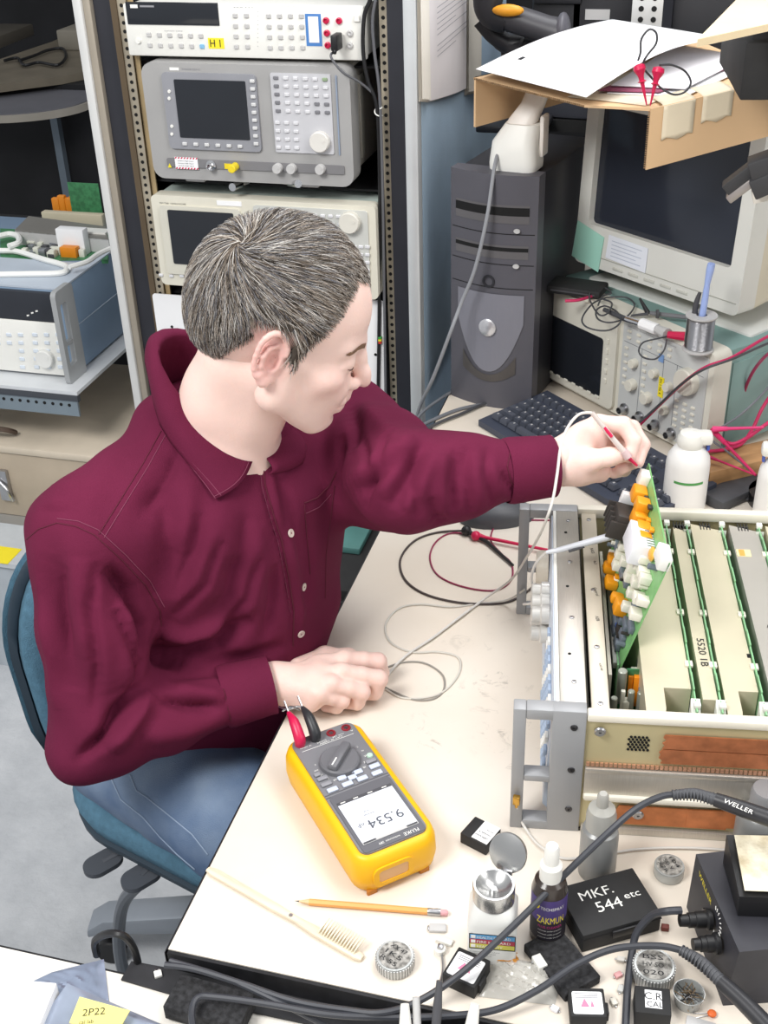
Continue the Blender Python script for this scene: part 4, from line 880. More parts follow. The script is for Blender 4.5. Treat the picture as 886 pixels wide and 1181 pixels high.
# wood block
wA=P(832,579,DZ); wb=MB(); wb.box((0,0,0),(.22,.06,.045),bev=.002); o=wb.build('wood_block',mat('pine_wood','b58b5f',.55,var=.2,scale=7,stretch=(1,8,8)),None,loc=P(816,572,DZ),rz=math.radians(36)); tag(o,'brown wooden block lying in front of the oscilloscope right side','wood block')
b=MB(); b.box((0,0,0),(.05,.12,.02),bev=.004); o=b.build('adapter',wirem,None,loc=P(806,578,DZ),rz=math.radians(-40)); tag(o,'dark adapter on the bench between the white bottle and wood block','adapter')
# white duster cans
def can(T_loc,label,rz=0,s=1):
    T_=thing('spray_bottle',label,'bottle',T_loc,rz); R_=.0335*s
    b=MB(); b.lathe([(R_*.9,0),(R_,.004),(R_,.082),(R_*.95,.095),(R_*.72,.108),(R_*.5,.115)],0,36); b.build('body',mat('bottle_white','ecebe9',.35,var=.01),T_)
    b=MB(); 
    for i in range(14):
        a0=-2.3+i*.1; a1=a0+.1; r=R_+.0004; b.add([(r*math.cos(a0),r*math.sin(a0),.058),(r*math.cos(a1),r*math.sin(a1),.058),(r*math.cos(a1),r*math.sin(a1),.0625),(r*math.cos(a0),r*math.sin(a0),.0625)],[(0,1,2,3)])
    b.build('green_band',mat('green_band','4f9a52',.5),T_)
    b=MB(); b.lathe([(R_*.55,.112),(R_*.62,.118),(R_*.6,.128),(R_*.5,.136),(.0001,.14)],0,24); b.box((-.002,-.013,.118),(.034,.013,.138),0,.006); b.build('trigger_cap',white,T_)
    b=MB(); b.box((.026,-.006,.106),(.031,.006,.136),bev=.002); b.build('blue_trigger',mat('blue_trigger','4a63b8',.4),T_)
    return T_
ca=P(788,583,DZ); can((ca.x,ca.y+.0,DZ),'white spray bottle with a green band standing behind the opened instrument',math.radians(10),1.05)
ca=P(884,588,DZ); can((ca.x+.01,ca.y-.03,DZ),'second white spray bottle cut off by the right edge of the photo',PI,1.0)

bw_s=thing('box_shelf','black shelf on a post carrying the black box at the top right','shelf',(.40,1.95,0)); MB().box((-.12,-.12,1.392),(.12,.12,1.4065),bev=.002).build('shelf_board',blackm,bw_s); MB().box((.06,.06,DZ+.001),(.09,.09,1.392)).build('post',blackm,bw_s)
b=MB(); b.box((-.10,-.08,.5005),(.05,.05,.515),0,.003); o=b.build('folder',mat('teal_folder','4d7a76',.6,var=.1),None,loc=(-.64,1.92,0)); tag(o,'teal folder on top of the black storage unit beside the desk edge','folder')
# ================================================================ opened rack instrument on the bench
aC=math.radians(8.8); oC=Vector((-.073,.998,DZ))
ch=thing('opened_instrument','opened rack-mount calibrator with grey handles and a row of shielded circuit cards on the bench','test instrument',oC,aC)
CW,CH,CL=.46,.178,.432
CINV=(Matrix.Translation(oC)@Matrix.Rotation(aC,4,'Z')).inverted(); CMW=CINV.inverted()
def LC(px,py,z): return CINV@P(px,py,DZ+z)
chc=mat('chassis_cream','d8cfb6',.45,.15,var=.04); sidec=mat('side_yellow','c9bd94',.45,.3,var=.06); rimc=mat('rim_cream','e2dccd',.4)
handm=mat('handle_frame_grey','9c9d9f',.42,.15,var=.02); innerm=mat('interior_dark','3b382f',.6,var=.3,scale=30)
copper=mat('copper_tape','b5714c',.45,.35,var=.18,scale=60,bump=.2,bscale=150)
b=MB(); b.box((0,.002,0),(CW,.006,CH-.008),0); b.box((0,CL-.006,0),(CW,CL-.002,CH-.008),0); b.box((0,.0,0),(CW,CL,.004),1); b.box((.002,.01,.0),(.004,CL-.01,CH-.012),1)
b.box((CW-.004,.01,0),(CW,CL-.01,CH-.01),0); b.build('chassis_shell',[sidec,innerm],ch)
b=MB(); b.box((.001,-.002,CH-.013),(CW,.012,CH-.002),0,.003); b.build('rim',rimc,ch)
b=MB(); b.box((.001,CL-.014,CH-.013),(CW,CL,CH+.002),0,.003); b.build('rim',rimc,ch)
# side extrusions
b=MB(); b.box((.003,-.004,.093),(CW,.003,.100),0,.0015).box((.003,-.003,.062),(CW,.003,.093),0,.001).box((.003,-.007,.053),(CW,.003,.062),1,.003).box((.003,-.003,.0),(CW,.003,.011),0,.001); b.build('side_extrusion',[alu,rimc],ch)
b=MB()
for i in range(90): b.box((.004+i*.005,-.0012,.1015),(.0078+i*.005,.001,.1065),0)
b.build('contact_strip',mat('copper_fingers','dba88a',.35,.6),ch)
def wavy(b,x0,x1,z0,z1,n=5,amp=.003,k=0):
    rr2=random.Random(int(x0*999)); L_=[(x0+rr2.uniform(-amp,amp),z0+(z1-z0)*i/n) for i in range(n+1)]; Rr=[(x1,z1),(x1,z0)]
    b.at(tr(0,-.0006,0)@FRONT).prism([(x,z) for x,z in L_]+Rr,-.001,.0006,k); return b
b=wavy(MB(),.086,CW,.1325,.152); b.build('copper_tape',copper,ch); b=wavy(MB(),.084,CW-.01,.111,.131); b.build('copper_tape',copper,ch)
b=wavy(MB(),.042,.165,.016,.044,3); b.at(tr(0,-.0006,0)@FRONT).prism([(.12,.018),(.19,.020),(.19,.046),(.12,.044)],-.001,.0012,0); b.build('copper_tape',mat('copper_orange','c67c4e',.4,.4,var=.15,scale=50,bump=.2,bscale=120),ch)
b=MB()
for i in range(6):
    for j in range(6-abs(i%2)): b.at(tr(.048+j*.0042+(i%2)*.0021,.0015,.127+i*.0036)@FRONT).cyl(.0016,-.0005,.0006,0,6)
b.build('vent_holes',hole,ch)
scw=MB(); scw.at(FRONT).lathe([(.0065,0),(.0065,.0015),(.005,.003),(.0015,.003),(.001,.001),(.0001,.001)],0,20); scw=scw.mesh('screw',steel)
for x,z in ((.016,.153),(.066,.032)): inst(scw,'screw',ch,(x,-.001,z))
# front block: top plate, strip, inner bar
b=MB(); b.box((-.028,.014,CH-.003),(.001,CL-.004,CH),0,.001); b.build('top_plate',alu,ch)
b=MB(); b.box((-.0325,.014,CH-.012),(-.0282,CL-.002,CH+.0004),0,.001); b.build('white_strip',white,ch)
b=MB(); b.box((.006,.004,CH-.007),(.026,CL-.014,CH-.004),0,.002); b.build('inner_bar',mat('bar_cream','ccc3b2',.4,.4,var=.05),ch)
b=MB()
for t,x,y in (('Control',.012,.24),('A2B',.012,.18),('vcal sup',.012,.09),('4x3',.014,.30),('AA22',.011,.33)): b.at(tr(x+.004,y,CH-.004)@rot(rz=-1.4)).text(t,0,0,.004,0)
b.build('handwriting',ink,ch)
sm_=MB(); sm_.lathe([(.0032,0),(.003,.001),(.001,.0012),(.0008,.0004),(.0001,.0004)],0,14); sm_=sm_.mesh('screw',steel)
hm_=MB(); hm_.cyl(.002,-.001,.0004,0,12); hm_=hm_.mesh('screw_hole',hole)
for y in (.05,.17,.29,.39): inst(sm_,'screw',ch,(-.012,y,CH))
for y in (.10,.235,.36): inst(hm_,'screw_hole',ch,(-.016,y,CH+.0002))
for y in (.02,.12,.235,.40): inst(sm_,'screw',ch,(.016,y,CH-.004))
# front face (leaning pale blue panel) with keys
fpm=mat('front_pale_blue','cfdae8',.45,var=.03)
b=MB(); b.add([(-.034,.02,.172),(-.034,CL-.02,.172),(-.041,CL-.02,.02),(-.041,.02,.02),(-.028,.02,.172),(-.028,CL-.02,.172),(-.028,CL-.02,.004),(-.028,.02,.004)],[(0,1,2,3),(7,6,5,4),(4,5,1,0),(3,2,6,7),(0,3,7,4),(5,6,2,1)]); b.build('front_panel',fpm,ch)
fk=MB(); fk.box((-.004,-.006,-.004),(.0,.006,.004),0,.001); fkm=fk.mesh('button',mat('key_blue_grey','a9bad0',.5))
fkw=MB(); fkw.box((-.004,-.006,-.004),(.0,.006,.004),0,.001); fkw=fkw.mesh('button',white)
for i in range(9):
    for j in range(6): inst(fkm if (i+j)%3 else fkw,'button',ch,(-.0345-.007*(1-(.05+.02*j)/.15)-.001,.045+i*.018,.04+j*.02))
b=MB(); b.at(tr(-.04,.03,.03)).box((0,0,0),(.002,.012,.03),0); b.build('green_sticker',mat('green_sticker','7fb096',.6),ch)
tb_=MB(); tb_.at(rot(ry=-PI/2)).lathe([(.013,0),(.013,.010),(.010,.012),(.010,.022),(.006,.024),(.0001,.024)],0,20); tb_=tb_.mesh('terminal',mat('terminal_white','cfcdc8',.3,.3))
for y,z in ((.24,.13),(.265,.13),(.29,.13),(.24,.10),(.27,.10)): inst(tb_,'terminal',ch,(-.036,y,z))
kk_=MB(); kk_.at(rot(ry=-PI/2)).lathe([(.024,0),(.024,.010),(.021,.016),(.0001,.016)],0,28); inst(kk_.mesh('knob',mat('knob_warm','d9d0bf',.4)),'knob',ch,(-.037,.36,.12))
# handles
def handle(y0,y1):
    b=MB(); M_=tr(0,y1,0)@FRONT
    # outer frame pieces (in xz): build as boxes for clarity of windows
    for (xa,za,xb,zb_) in ((-.078,0,-.064,CH+.001),(-.064,CH-.013,-.034,CH+.001),(-.064,0,-.034,.013),(-.064,.074,-.034,.083)): b.box((xa,y0,za),(xb,y1,zb_),0,.0015)
    b.box((-.036,y0,0),(.001,y1,CH+.001),0,.0015)
    return b.build('handle',handm,ch)
h1_=handle(-.002,.016); h2_=handle(CL-.018,CL)
for z in (.035,.095,.157):
    b=MB(); b.at(FRONT).lathe([(.0042,0),(.0038,.0012),(.0012,.0014),(.001,.0004),(.0001,.0004)],0,16); o=b.build('screw',dsteel,h1_,loc=(-.012,-.002,z))
# circuit cards
shm=mat('card_shield','d3cab1',.42,.25,var=.035,scale=10); shg=mat('card_shield_grey','b9b4ac',.42,.35,var=.04,scale=10); pg=mat('card_pcb','86b98a',.4,var=.12,scale=70)
TZ=.166
def cardu(x0,x1,m,txt=None,leg=True):
    b=MB(); xr=x1-.003
    pts=[(x0,.012),(x0+(xr-x0)*.38 if leg else xr,.012),(x0+(xr-x0)*.42 if leg else xr,.028),(x0+(xr-x0)*.42 if leg else xr,.062 if leg else .05),(xr,.062 if leg else .05),(xr,CL-.035),(x0,CL-.02)]
    if (not leg): pts=[(x0,.045),(xr,.045),(xr,CL-.04),(x0,CL-.03)]
    b.prism(pts,.03,TZ,0); b.build('card_shield',m,ch)
    b=MB(); b.box((x1-.0018,.02,.02),(x1-.0002,CL-.02,TZ+.0035),0); 
    for y in (.055,.14,.20,.27,.345): b.box((x1-.0018,y,TZ),(x1-.0002,y+.03,TZ+.006),0,.0)
    b.build('circuit_board',pg,ch)
    for y in (.028,CL-.028):
        b=MB(); s=1 if y<.1 else -1; b.add([(x1-.006,y-.013*s,TZ-.012),(x1+.004,y-.013*s,TZ-.012),(x1+.004,y+.013*s,TZ+.004),(x1-.006,y+.013*s,TZ+.004),(x1-.006,y-.013*s,TZ-.03),(x1+.004,y-.013*s,TZ-.03),(x1+.004,y+.013*s,TZ-.03),(x1-.006,y+.013*s,TZ-.03)],[(0,1,2,3),(7,6,5,4),(0,4,5,1),(1,5,6,2),(2,6,7,3),(3,7,4,0)],0); 
        b.box((x1-.004,y-.002,TZ+.001),(x1+.0035,y+.006,TZ+.007),0,.001)
        b.at(tr(x1-.001,y-.009*s,TZ-.008)); b.box((-.001,-.001,0),(.002,.004,.001),1); b.build('ejector',[white,ink],ch)
    for y in (.10,.20,.335):
        b=MB(); b.box((x1-.006,y,TZ-.001),(x1+.003,y+.010,TZ+.003),0,.001); b.build('card_clip',rimc,ch)
cardu(.066,.121,shm); cardu(.129,.148,shm,leg=False); cardu(.153,.194,shm); cardu(.204,.243,shg); cardu(.252,.295,shm); cardu(.305,.350,shm)
b=MB(); b.at(tr(.1355,.155,TZ+.0004)@rot(rz=-PI/2)).text('5520 1B',0,-.002,.0085,0,w=.052); b.at(tr(.222,.19,TZ+.0004)@rot(rz=-.35)).text('Bot',0,.004,.008,0); b.at(tr(.218,.18,TZ+.0004)@rot(rz=-.3)).text('MAIN',0,.002,.006,0); b.at(tr(.232,.13,TZ+.0004)@rot(rz=-1.2)).text('Cx',0,0,.014,0); b.build('handwriting',ink,ch)
b=MB(); c_=LC(858,638,TZ); b.box((c_.x-.009,c_.y-.008,TZ),(c_.x+.009,c_.y+.008,TZ+.0006),0); b.box((c_.x-.006,c_.y-.007,TZ+.0006),(c_.x+.001,c_.y+.007,TZ+.001),1); b.build('sticker',[mat('cream_sticker','e6d7a8',.6),mat('orange_sticker','e0a24f',.6)],ch)
b=MB(); c_=LC(866,757,TZ); b.box((c_.x-.004,c_.y-.003,TZ-.001),(c_.x+.004,c_.y+.004,TZ+.0005),0); b.build('slot',hole,ch)
# grid brackets at the far end
b=MB()
for x in (.095,.13,.165,.215,.26):
    b=MB()
    for i in range(4): b.box((x+.004*i,CL-.034,TZ-.004),(x+.004*i+.0015,CL-.016,TZ+.0005),0)
    b.box((x,CL-.026,TZ-.004),(x+.014,CL-.024,TZ+.0006),0)
    b.build('card_guide_grid',dsteel,ch)
# inside, left bay: small parts
b=MB(); b.box((.030,.10,.02),(.034,.36,.150),0); b.box((.034,.34,.03),(.062,.405,.10),1,.002); b.box((.036,.30,.05),(.058,.33,.13),2,.003); b.build('bay_divider',[mat('bay_white','cfcabb',.5),mat('bay_grey','7f8486',.5),mat('bay_blue_grey','9aa6ad',.5)],ch)
for i,(px,py,r_,h_) in enumerate(((716,800,.0055,.045),(727,812,.004,.03),(738,812,.004,.028),(708,812,.004,.02))):
    v=LC(px,py,.12); b=MB(); b.cyl(r_,0,h_,0,16,bev=.001); b.build('standoff',mat('standoff_grey','a2a69b',.4,.3),ch,loc=(v.x,max(v.y,.015),.11))
for i in range(16):
    rr.seed(i+50); v=LC(714+rr.random()*40,770+rr.random()*44,.12); s=.002+rr.random()*.003
    MB().box((v.x-s,max(.012,v.y-s),.10),(v.x+s,max(.016,v.y+s),.125+rr.random()*.02),bev=.0006).build('component',[dgrey,cream2,orange,mat('comp_silver','9a9da2',.35,.6)][i%4],ch)
v=LC(733,795,.12); b=MB(); b.box((v.x-.012,v.y-.001,.09),(v.x+.018,v.y+.001,.15),0); b.build('circuit_board',pcbg,ch)
b=MB(); v=LC(742,800,.13); b.box((v.x-.004,.012,.10),(v.x+.004,.04,.155),0,.001); b.build('ejector',white,ch)
b=MB(); b.box((.034,.02,.02),(.06,.36,.03),0); b.build('backplane',pcbg,ch)
# raised board
A_=P(715,770,.88); B_=P(772,650,1.03); C_=P(748,535,1.03); D_=A_+(C_-B_)
eu=(C_-B_).normalized(); ev=(B_-A_); ev=(ev-eu*ev.dot(eu)); BHt=ev.length; ev.normalize(); en=eu.cross(ev)  # check facing left
if en.x>0: en=-en
BLn=(C_-B_).length
# basis columns: X=u (away), Y=v (up), Z=en (component side)
if eu.cross(ev).dot(en)<0: sgn=-1
else: sgn=1
Xb=eu*sgn; origin=A_ if sgn>0 else A_+eu*BLn
RM=Matrix(((Xb.x,ev.x,en.x,0),(Xb.y,ev.y,en.y,0),(Xb.z,ev.z,en.z,0),(0,0,0,1)))
BM=Matrix.Translation(origin)@RM; BI=BM.inverted()
def BP(px,py,d=0):
    o_=BI@Vector((0,0,CAMZ)); d_=BI.to_3x3()@Vector(ray(px,py)); t=(d-o_.z)/d_.z; return o_+d_*t
pb_=thing('circuit_board','green circuit board crowded with orange and cream components raised out of the opened instrument','circuit board',origin,rotm=RM)
BW=BLn
MB().box((0,0,-.0018),(BW,BHt,0),bev=.0).build('board',mat('board_green','7cb573',.35,var=.1,scale=60),pb_)
def comp(name,m,px,py,wu,hv,t,rz=0,bev=.001):
    v=BP(px,py,t*.5); x=min(max(v.x,wu/2),BW-wu/2); y=min(max(v.y,hv/2),BHt-hv/2)
    b=MB(); b.at(tr(x,y,0)@rot(rz=rz)).box((-wu/2,-hv/2,0),(wu/2,hv/2,t),0,bev); return b.build(name,m,pb_)
co_o=mat('comp_orange_bright','eb9a1e',.4,var=.06); co_c=mat('relay_cream','e7e3d4',.4); co_d=mat('comp_dark','3a3633',.5); co_g=mat('comp_grey_blue','6e7681',.45)
comp('connector_tab',white,747,541,.02,.018,.012); 
for px,py,w_,h_ in ((737,570,.024,.018),(741,583,.02,.016),(737,598,.026,.02),(742,609,.02,.012),(744,620,.018,.01),(735,622,.018,.012)): comp('capacitor',co_o,px,py,w_,h_,.018,bev=.003)
comp('inductor',co_d,722,600,.036,.028,.032,bev=.003)
for i in range(5): comp('heat_fin',co_d,716+i*.6,590+i*6,.003,.024,.038,bev=.0005)
comp('relay',paper,727,575,.010,.014,.024); comp('relay',paper,724,580,.008,.010,.022)
o=comp('integrated_circuit',mat('chip_white','e9e9ee',.4),737,627,.055,.028,.026,rz=.0)
b=MB()
v=BP(737,627,.013)
for i in range(9):
    for s in (-1,1): MB().box((v.x-.022+i*.0055,v.y+s*.0135-.001,0),(v.x-.020+i*.0055,v.y+s*.0135+.001,.010),0).build('pin',steel,pb_)
for px,py,w_,h_ in ((703,655,.018,.012),(705,672,.022,.012),(712,690,.014,.012),(716,700,.020,.018),(708,645,.02,.01)): comp('capacitor',co_o,px,py,w_,h_,.016,bev=.003)
for px,py in ((716,640),(722,648),(730,655),(738,652),(742,660),(727,665),(735,671),(744,668),(730,684),(737,690),(742,697),(724,700),(733,708),(713,652),(720,630),(744,645)): comp('relay',co_c,px,py,.012+.004*(px%2),.010,.014)
for px,py in ((722,670),(718,662),(716,712),(722,720),(718,733),(712,742),(728,722),(714,727),(733,700),(710,715),(706,732),(726,640),(712,630)): comp('integrated_circuit',co_g if px%3 else co_d,px,py,.022,.009,.006)
for px,py in ((712,665),(714,710),(711,668),(713,722),(748,600),(750,585),(746,575),(752,611)): comp('resistor',[co_o,mat('comp_blue','4d6fc4',.4),co_d,white][px%4],px,py,.009,.004,.006)
v=BP(756,640); b=MB(); b.at(tr(v.x,v.y,.004)@Matrix.Diagonal((1.4,1,.5,1))).ball((0,0,0),.008,0); b.build('capacitor',mat('comp_amber','d9a441',.35),pb_)
v=BP(768,640); b=MB(); b.box((0,BHt-.014,-.004),(.034,BHt+.004,.010),0,.002) if sgn>0 else b.box((BW-.034,BHt-.014,-.004),(BW,BHt+.004,.010),0,.002); b.build('ejector',white,pb_)
for i in range(24):
    rr.seed(i+9); x=rr.uniform(.01,BW-.01); y=rr.uniform(.02,BHt-.02); s=rr.uniform(.002,.004)
    b=MB(); b.cyl(s,0,.008+s,0,10,bev=.0005); b.build('component',[mat('comp_silver','9a9da2',.35,.6),co_d,co_g,co_c][i%4],pb_,loc=(x,y,0))
# extender card under it
ex=MB(); vA=CINV@A_; ex.box((vA.x-.003,vA.y+.0,.03),(vA.x-.001,vA.y+.22,A_.z-DZ+.004),0); ex.box((vA.x-.008,vA.y+.005,A_.z-DZ-.006),(vA.x+.004,vA.y+.215,A_.z-DZ+.003),1,.001); ex.build('extender_card',[pg,mat('extender_grey','8c8e88',.4,.3)],ch)

# ================================================================ multimeter
cM=(P(338,856,.795)+P(398,833,.795)+P(424,988,.795)+P(495,955,.795))/4
aM=math.radians(-48-90)
mm=thing('multimeter','yellow and grey handheld multimeter lying on the bench reading 9.534','multimeter',(cM.x,cM.y,DZ),aM)
MI=(Matrix.Translation((cM.x,cM.y,DZ))@Matrix.Rotation(aM,4,'Z')).inverted()
yel=mat('holster_yellow','efb50f',.42,var=.02); mg=mat('meter_grey','77777b',.45,var=.03)
b=MB(); HM=.052
def ms_(w,l,r,z,cy=0): return [(x,y,z) for x,y in rrect(w,l,r,6,0,cy)]
loft(b,[ms_(.092,.205,.02,.0),ms_(.100,.216,.022,.005),ms_(.104,.224,.024,.02),ms_(.103,.222,.024,.040),ms_(.098,.216,.022,.049),ms_(.090,.208,.018,HM)])
b.build('holster',yel,mm,sharp=50)
b=MB(); b.prism(rrect(.0815,.202,.010,5,0,-.001),HM-.004,HM+.0025,0); b.build('face_panel',mg,mm)
b=MB(); b.at(tr(0,.052,0)).prism(rrect(.076,.094,.004,3),HM+.0020,HM+.0034,0); b.build('display_frame',mat('meter_frame','5f5f64',.45),mm)
lcd=mat('lcd_white','dfe3ec',.25,var=.01)
b=MB(); Z=HM+.0034
b.box((-.034,.020,Z),(.034,.088,Z+.0006),0); b.box((-.034,.018,Z),(.034,.0225,Z+.0008),1); b.box((-.034,.0845,Z),(.034,.088,Z+.0008),2)
b.box((-.033,.085,Z+.0008),(-.02,.0875,Z+.001),1); b.box((.018,.085,Z+.0008),(.033,.0875,Z+.001),1)
for i,x in enumerate((-.028,-.01,.008,.024)): b.box((x,.0195,Z+.0008),(x+.006,.0208,Z+.001),3)
b.text('9.534',-.026,.058,.013,4,Z+.0009,w=.042); b.text('nF',.020,.058,.006,4,Z+.0009); b.text('Auto Range',.002,.048,.0025,4,Z+.0009); b.text('10 nF',.006,.043,.0022,4,Z+.0009)
b.build('display',[lcd,dgrey,lgrey,white,mat('lcd_ink','4c4f58',.6)],mm)
b=MB(); b.text('FLUKE',-.030,.0925,.0045,0,Z+.0002,w=.018); b.text('289',.012,.0925,.003,0,Z+.0002); b.text('TRUE RMS MULTIMETER',-.008,.0925,.002,0,Z+.0002,w=.018); b.build('lettering',inkw,mm)
b=MB(); b.box((-.0405,.0,HM+.0026),(.0405,.0012,HM+.0028)).box((-.0405,.004,HM+.0026),(.0405,.0052,HM+.0028)); b.build('panel_groove',mat('groove_grey','515156',.5),mm)
dial=MB(); dial.lathe([(.0245,0),(.024,.005),(.022,.007),(.0001,.007)],0,36); dial.at(rot(rz=math.radians(-48))).box((-.006,-.023,.006),(.006,.023,.015),0,.003); dial.at(rot(rz=math.radians(-48))).box((-.0008,.008,.015),(.0008,.021,.0153),1); dial.build('rotary_dial',[mat('dial_grey','6b6b6f',.4),inkw],mm,loc=(.002,-.042,HM+.0025))
b=MB()
for i in range(13):
    a=math.radians(-20+i*19); b.at(tr(.002+.031*math.cos(a),-.042+.029*math.sin(a),Z-.0004)).text(['V','mV','nF','A','mA','OFF','Hz','ohm','dB','LoZ','ac','dc','C'][i],-.003,-.001,.0026,0)
b.at(Matrix.Identity(4)); b.text('CAT III 1000V',-.02,-.083,.0025,0,Z-.0004,w=.03); b.text('A      mA uA     COM     V ohm',-.036,-.086,.0022,0,Z-.0004,w=.07)
b.box((-.034,-.0795,Z-.0006),(.034,-.079,Z-.0004),0); b.build('lettering',inkw,mm)
bm_=MB(); bm_.box((-.0065,-.0035,0),(.0065,.0035,.0025),0,.0015); bw_=bm_.mesh('button',mat('button_pale_blue','c3cbdc',.4)); bm2=MB(); bm2.box((-.0065,-.003,0),(.0065,.003,.0025),0,.0015); bd_=bm2.mesh('button',mat('button_grey','8d8d92',.45))
for i in range(4): inst(bw_,'button',mm,(-.0285+i*.019,-.0045+.0,HM+.0026),rz=0)
for x,y,m_ in ((-.031,-.016,bw_),(-.031,-.0255,bd_),(.031,-.016,bd_),(.031,-.0265,bd_),(-.010,-.0165,bw_),(.011,-.0165,bw_),(0,-.0115,bw_),(0,-.0215,bw_)): inst(m_,'button',mm,(x,y,HM+.0026),sc=(.8,1,1) if abs(x)<.02 else None)
b=MB(); b.lathe([(.004,0),(.0035,.002),(.0001,.0022)],0,16); b.build('button',mat('backlight_button','b9d4c0',.4),mm,loc=(-.034,-.035,HM+.0026)); inst(bpy.data.objects[b and mm.children[-1].name].data if False else bd_,'button',mm,(.034,-.035,HM+.0026),sc=(.6,1,1))
jk=MB(); jk.lathe([(.006,0),(.0055,.0012),(.0042,.0012),(.004,-.002),(.0001,-.002)],0,20); jkr=jk.mesh('jack',mat('jack_red','8d2a33',.4)); 
for x in (-.030,-.010): 
    inst(jkr,'jack',mm,(x,-.093,HM+.0026)); b=MB(); b.lathe([(.0026,0),(.0026,.0008),(.0001,.0008)],0,14); b.build('jack_ring',steel,mm,loc=(x,-.093,HM+.0028))
b=MB(); b.at(tr(.010,.111,.026)@rot(rx=-PI/2)).ring(rrect(.05,.028,.010,4),rrect(.036,.017,.004,4),-.001,.0018,0); b.build('port_frame',yel,mm); b=MB(); b.at(tr(.010,.1112,.026)@rot(rx=-PI/2)).prism(rrect(.036,.017,.004,4),-.002,.0008,0); b.build('infrared_port',mat('port_tan','d9ac7a',.5),mm)
for x in (-.03,.035): MB().box((x-.006,.104,-.001),(x+.006,.1085,.006),bev=.001).build('foot',mat('foot_rust','b9762a',.6),mm)
def plugm(xj,m,label,hx):
    base=mm.location+Matrix.Rotation(aM,3,'Z')@Vector((xj,-.093,HM+.003)); tipd=P(*hx)-base
    T_=thing('test_plug',label,'plug',base); b=MB(); b.tube([Vector((0,0,0)),Vector((0,0,.010)),tipd*.45+Vector((0,0,.012)),tipd],[.0065,.0072,.0062,.0025],0,14,sub=5); b.build('body',m,T_)
    b=MB(); b.tube([tipd,tipd+tipd.normalized()*.016],.0013,0,6,smooth=False); b.build('contact',steel,T_)
plugm(.031,red,'crimson angled test plug in the multimeter jack nearest the shirt cuff',(333,822,.815)); plugm(.011,mat('plug_black','2f3033',.4),'black angled test plug in the multimeter jack beside the crimson plug',(349,816,.815))
tc_=P(328,816,.80); b=MB(); b.tube([P(322,815,.802),P(332,818,.806),P(343,815,.806),P(350,817,.803)],.0014,0,6); b.tube([P(326,820,.80),P(336,815,.808),P(346,819,.802)],.0012,0,6); o=b.build('capacitor_lead',steel); bump_at(o,P(322,815,.802)); tag(o,'twisted bare component leads touching the tips of both multimeter plugs','component lead')

# ================================================================ bench leads
def cd_(name,label,pts,r,m,h=.003,cat='cable'): return cable(name,[P(x,y,DZ+(z if z is not None else r)) for x,y,z in [(p+(None,))[:3] for p in pts]],r,m,label,cat)
cd_('test_lead','brown-black test lead looping wide on the bench left of the far grey handle',[(538,612,.006),(505,614),(478,624),(462,645),(467,668),(490,685),(530,695),(575,696),(600,688),(620,672)],.0018,mat('brown_black_wire','463c3a',.5))
cd_('test_lead','thin maroon test lead looping inside the dark one on the bench',[(545,616,.006),(520,615),(503,625),(496,642),(502,660),(520,672),(550,680),(575,680),(590,668),(590,650),(578,638),(566,622),(575,603),(600,600),(640,600)],.0014,mat('maroon_wire','8d2c4e',.4))
T_=thing('test_probe','crimson test probe lying on the bench and pointing into the far grey handle','test probe',P(548,617,DZ+.008)); 
b=MB(); z_=DZ+.008; b.tube([P(548,617,z_)-T_.location,P(560,620,z_)-T_.location,P(640,636,z_)-T_.location],[.006,.003,.0022],0,12,smooth=False); b.ball(P(549,618,z_)-T_.location,.008,0,14); b.build('body',red,T_)
T_=thing('test_probe','black test clip beside the crimson probe on the bench','test probe',P(538,612,DZ+.008))
b=MB(); b.ball((0,0,0),.0085,0,14); b.tube([P(538,612,z_)-T_.location,P(562,625,z_-.003)-T_.location,P(592,652,z_-.004)-T_.location],[.004,.003,.002],0,10,smooth=False); b.build('body',black,T_)
_G0=float(np.dot(np.array(P(715,528,1.05))-np.array([0,0,CAMZ]),RW[:,2]))
def HQ(px,py,d): return Vector(np.array([0,0,CAMZ])+ray(px,py)*(_G0+d))
wcab=mat('pale_cable','c9c5bc',.5)
cable('probe_cable',[HQ(683,476,-.028),HQ(668,478,-.03),HQ(655,493,-.035),HQ(647,515,-.05),HQ(643,545,-.062),HQ(638,575,-.07),HQ(630,600,-.06),P(621,620,.95),P(608,642,.87),P(590,668,.79),P(560,690,.747),P(530,712,.744),P(500,735,.743),P(470,755,.743),P(450,775,.743),P(440,795,.743)],.0018,mat('white_cable','d5d1cb',.45),'pale cable falling from the held probe over the grey handle onto the bench','cable')
cd_('cable','thin pale cable lying in wide loops on the bench in front of the resting hand',[(605,680,.05),(585,692,.01),(555,696),(520,700),(485,697),(460,702),(445,720),(450,740),(475,752),(505,752),(528,758),(530,775),(515,795),(495,804),(465,805),(445,795)],.0015,wcab)
cd_('cable','thin pale cable in a small loop beside the fingertips on the bench',[(440,772),(465,764),(490,765),(510,778),(512,795),(500,806),(478,807),(455,798),(440,790)],.0013,mat('grey_thin_cable','8f8b84',.5))
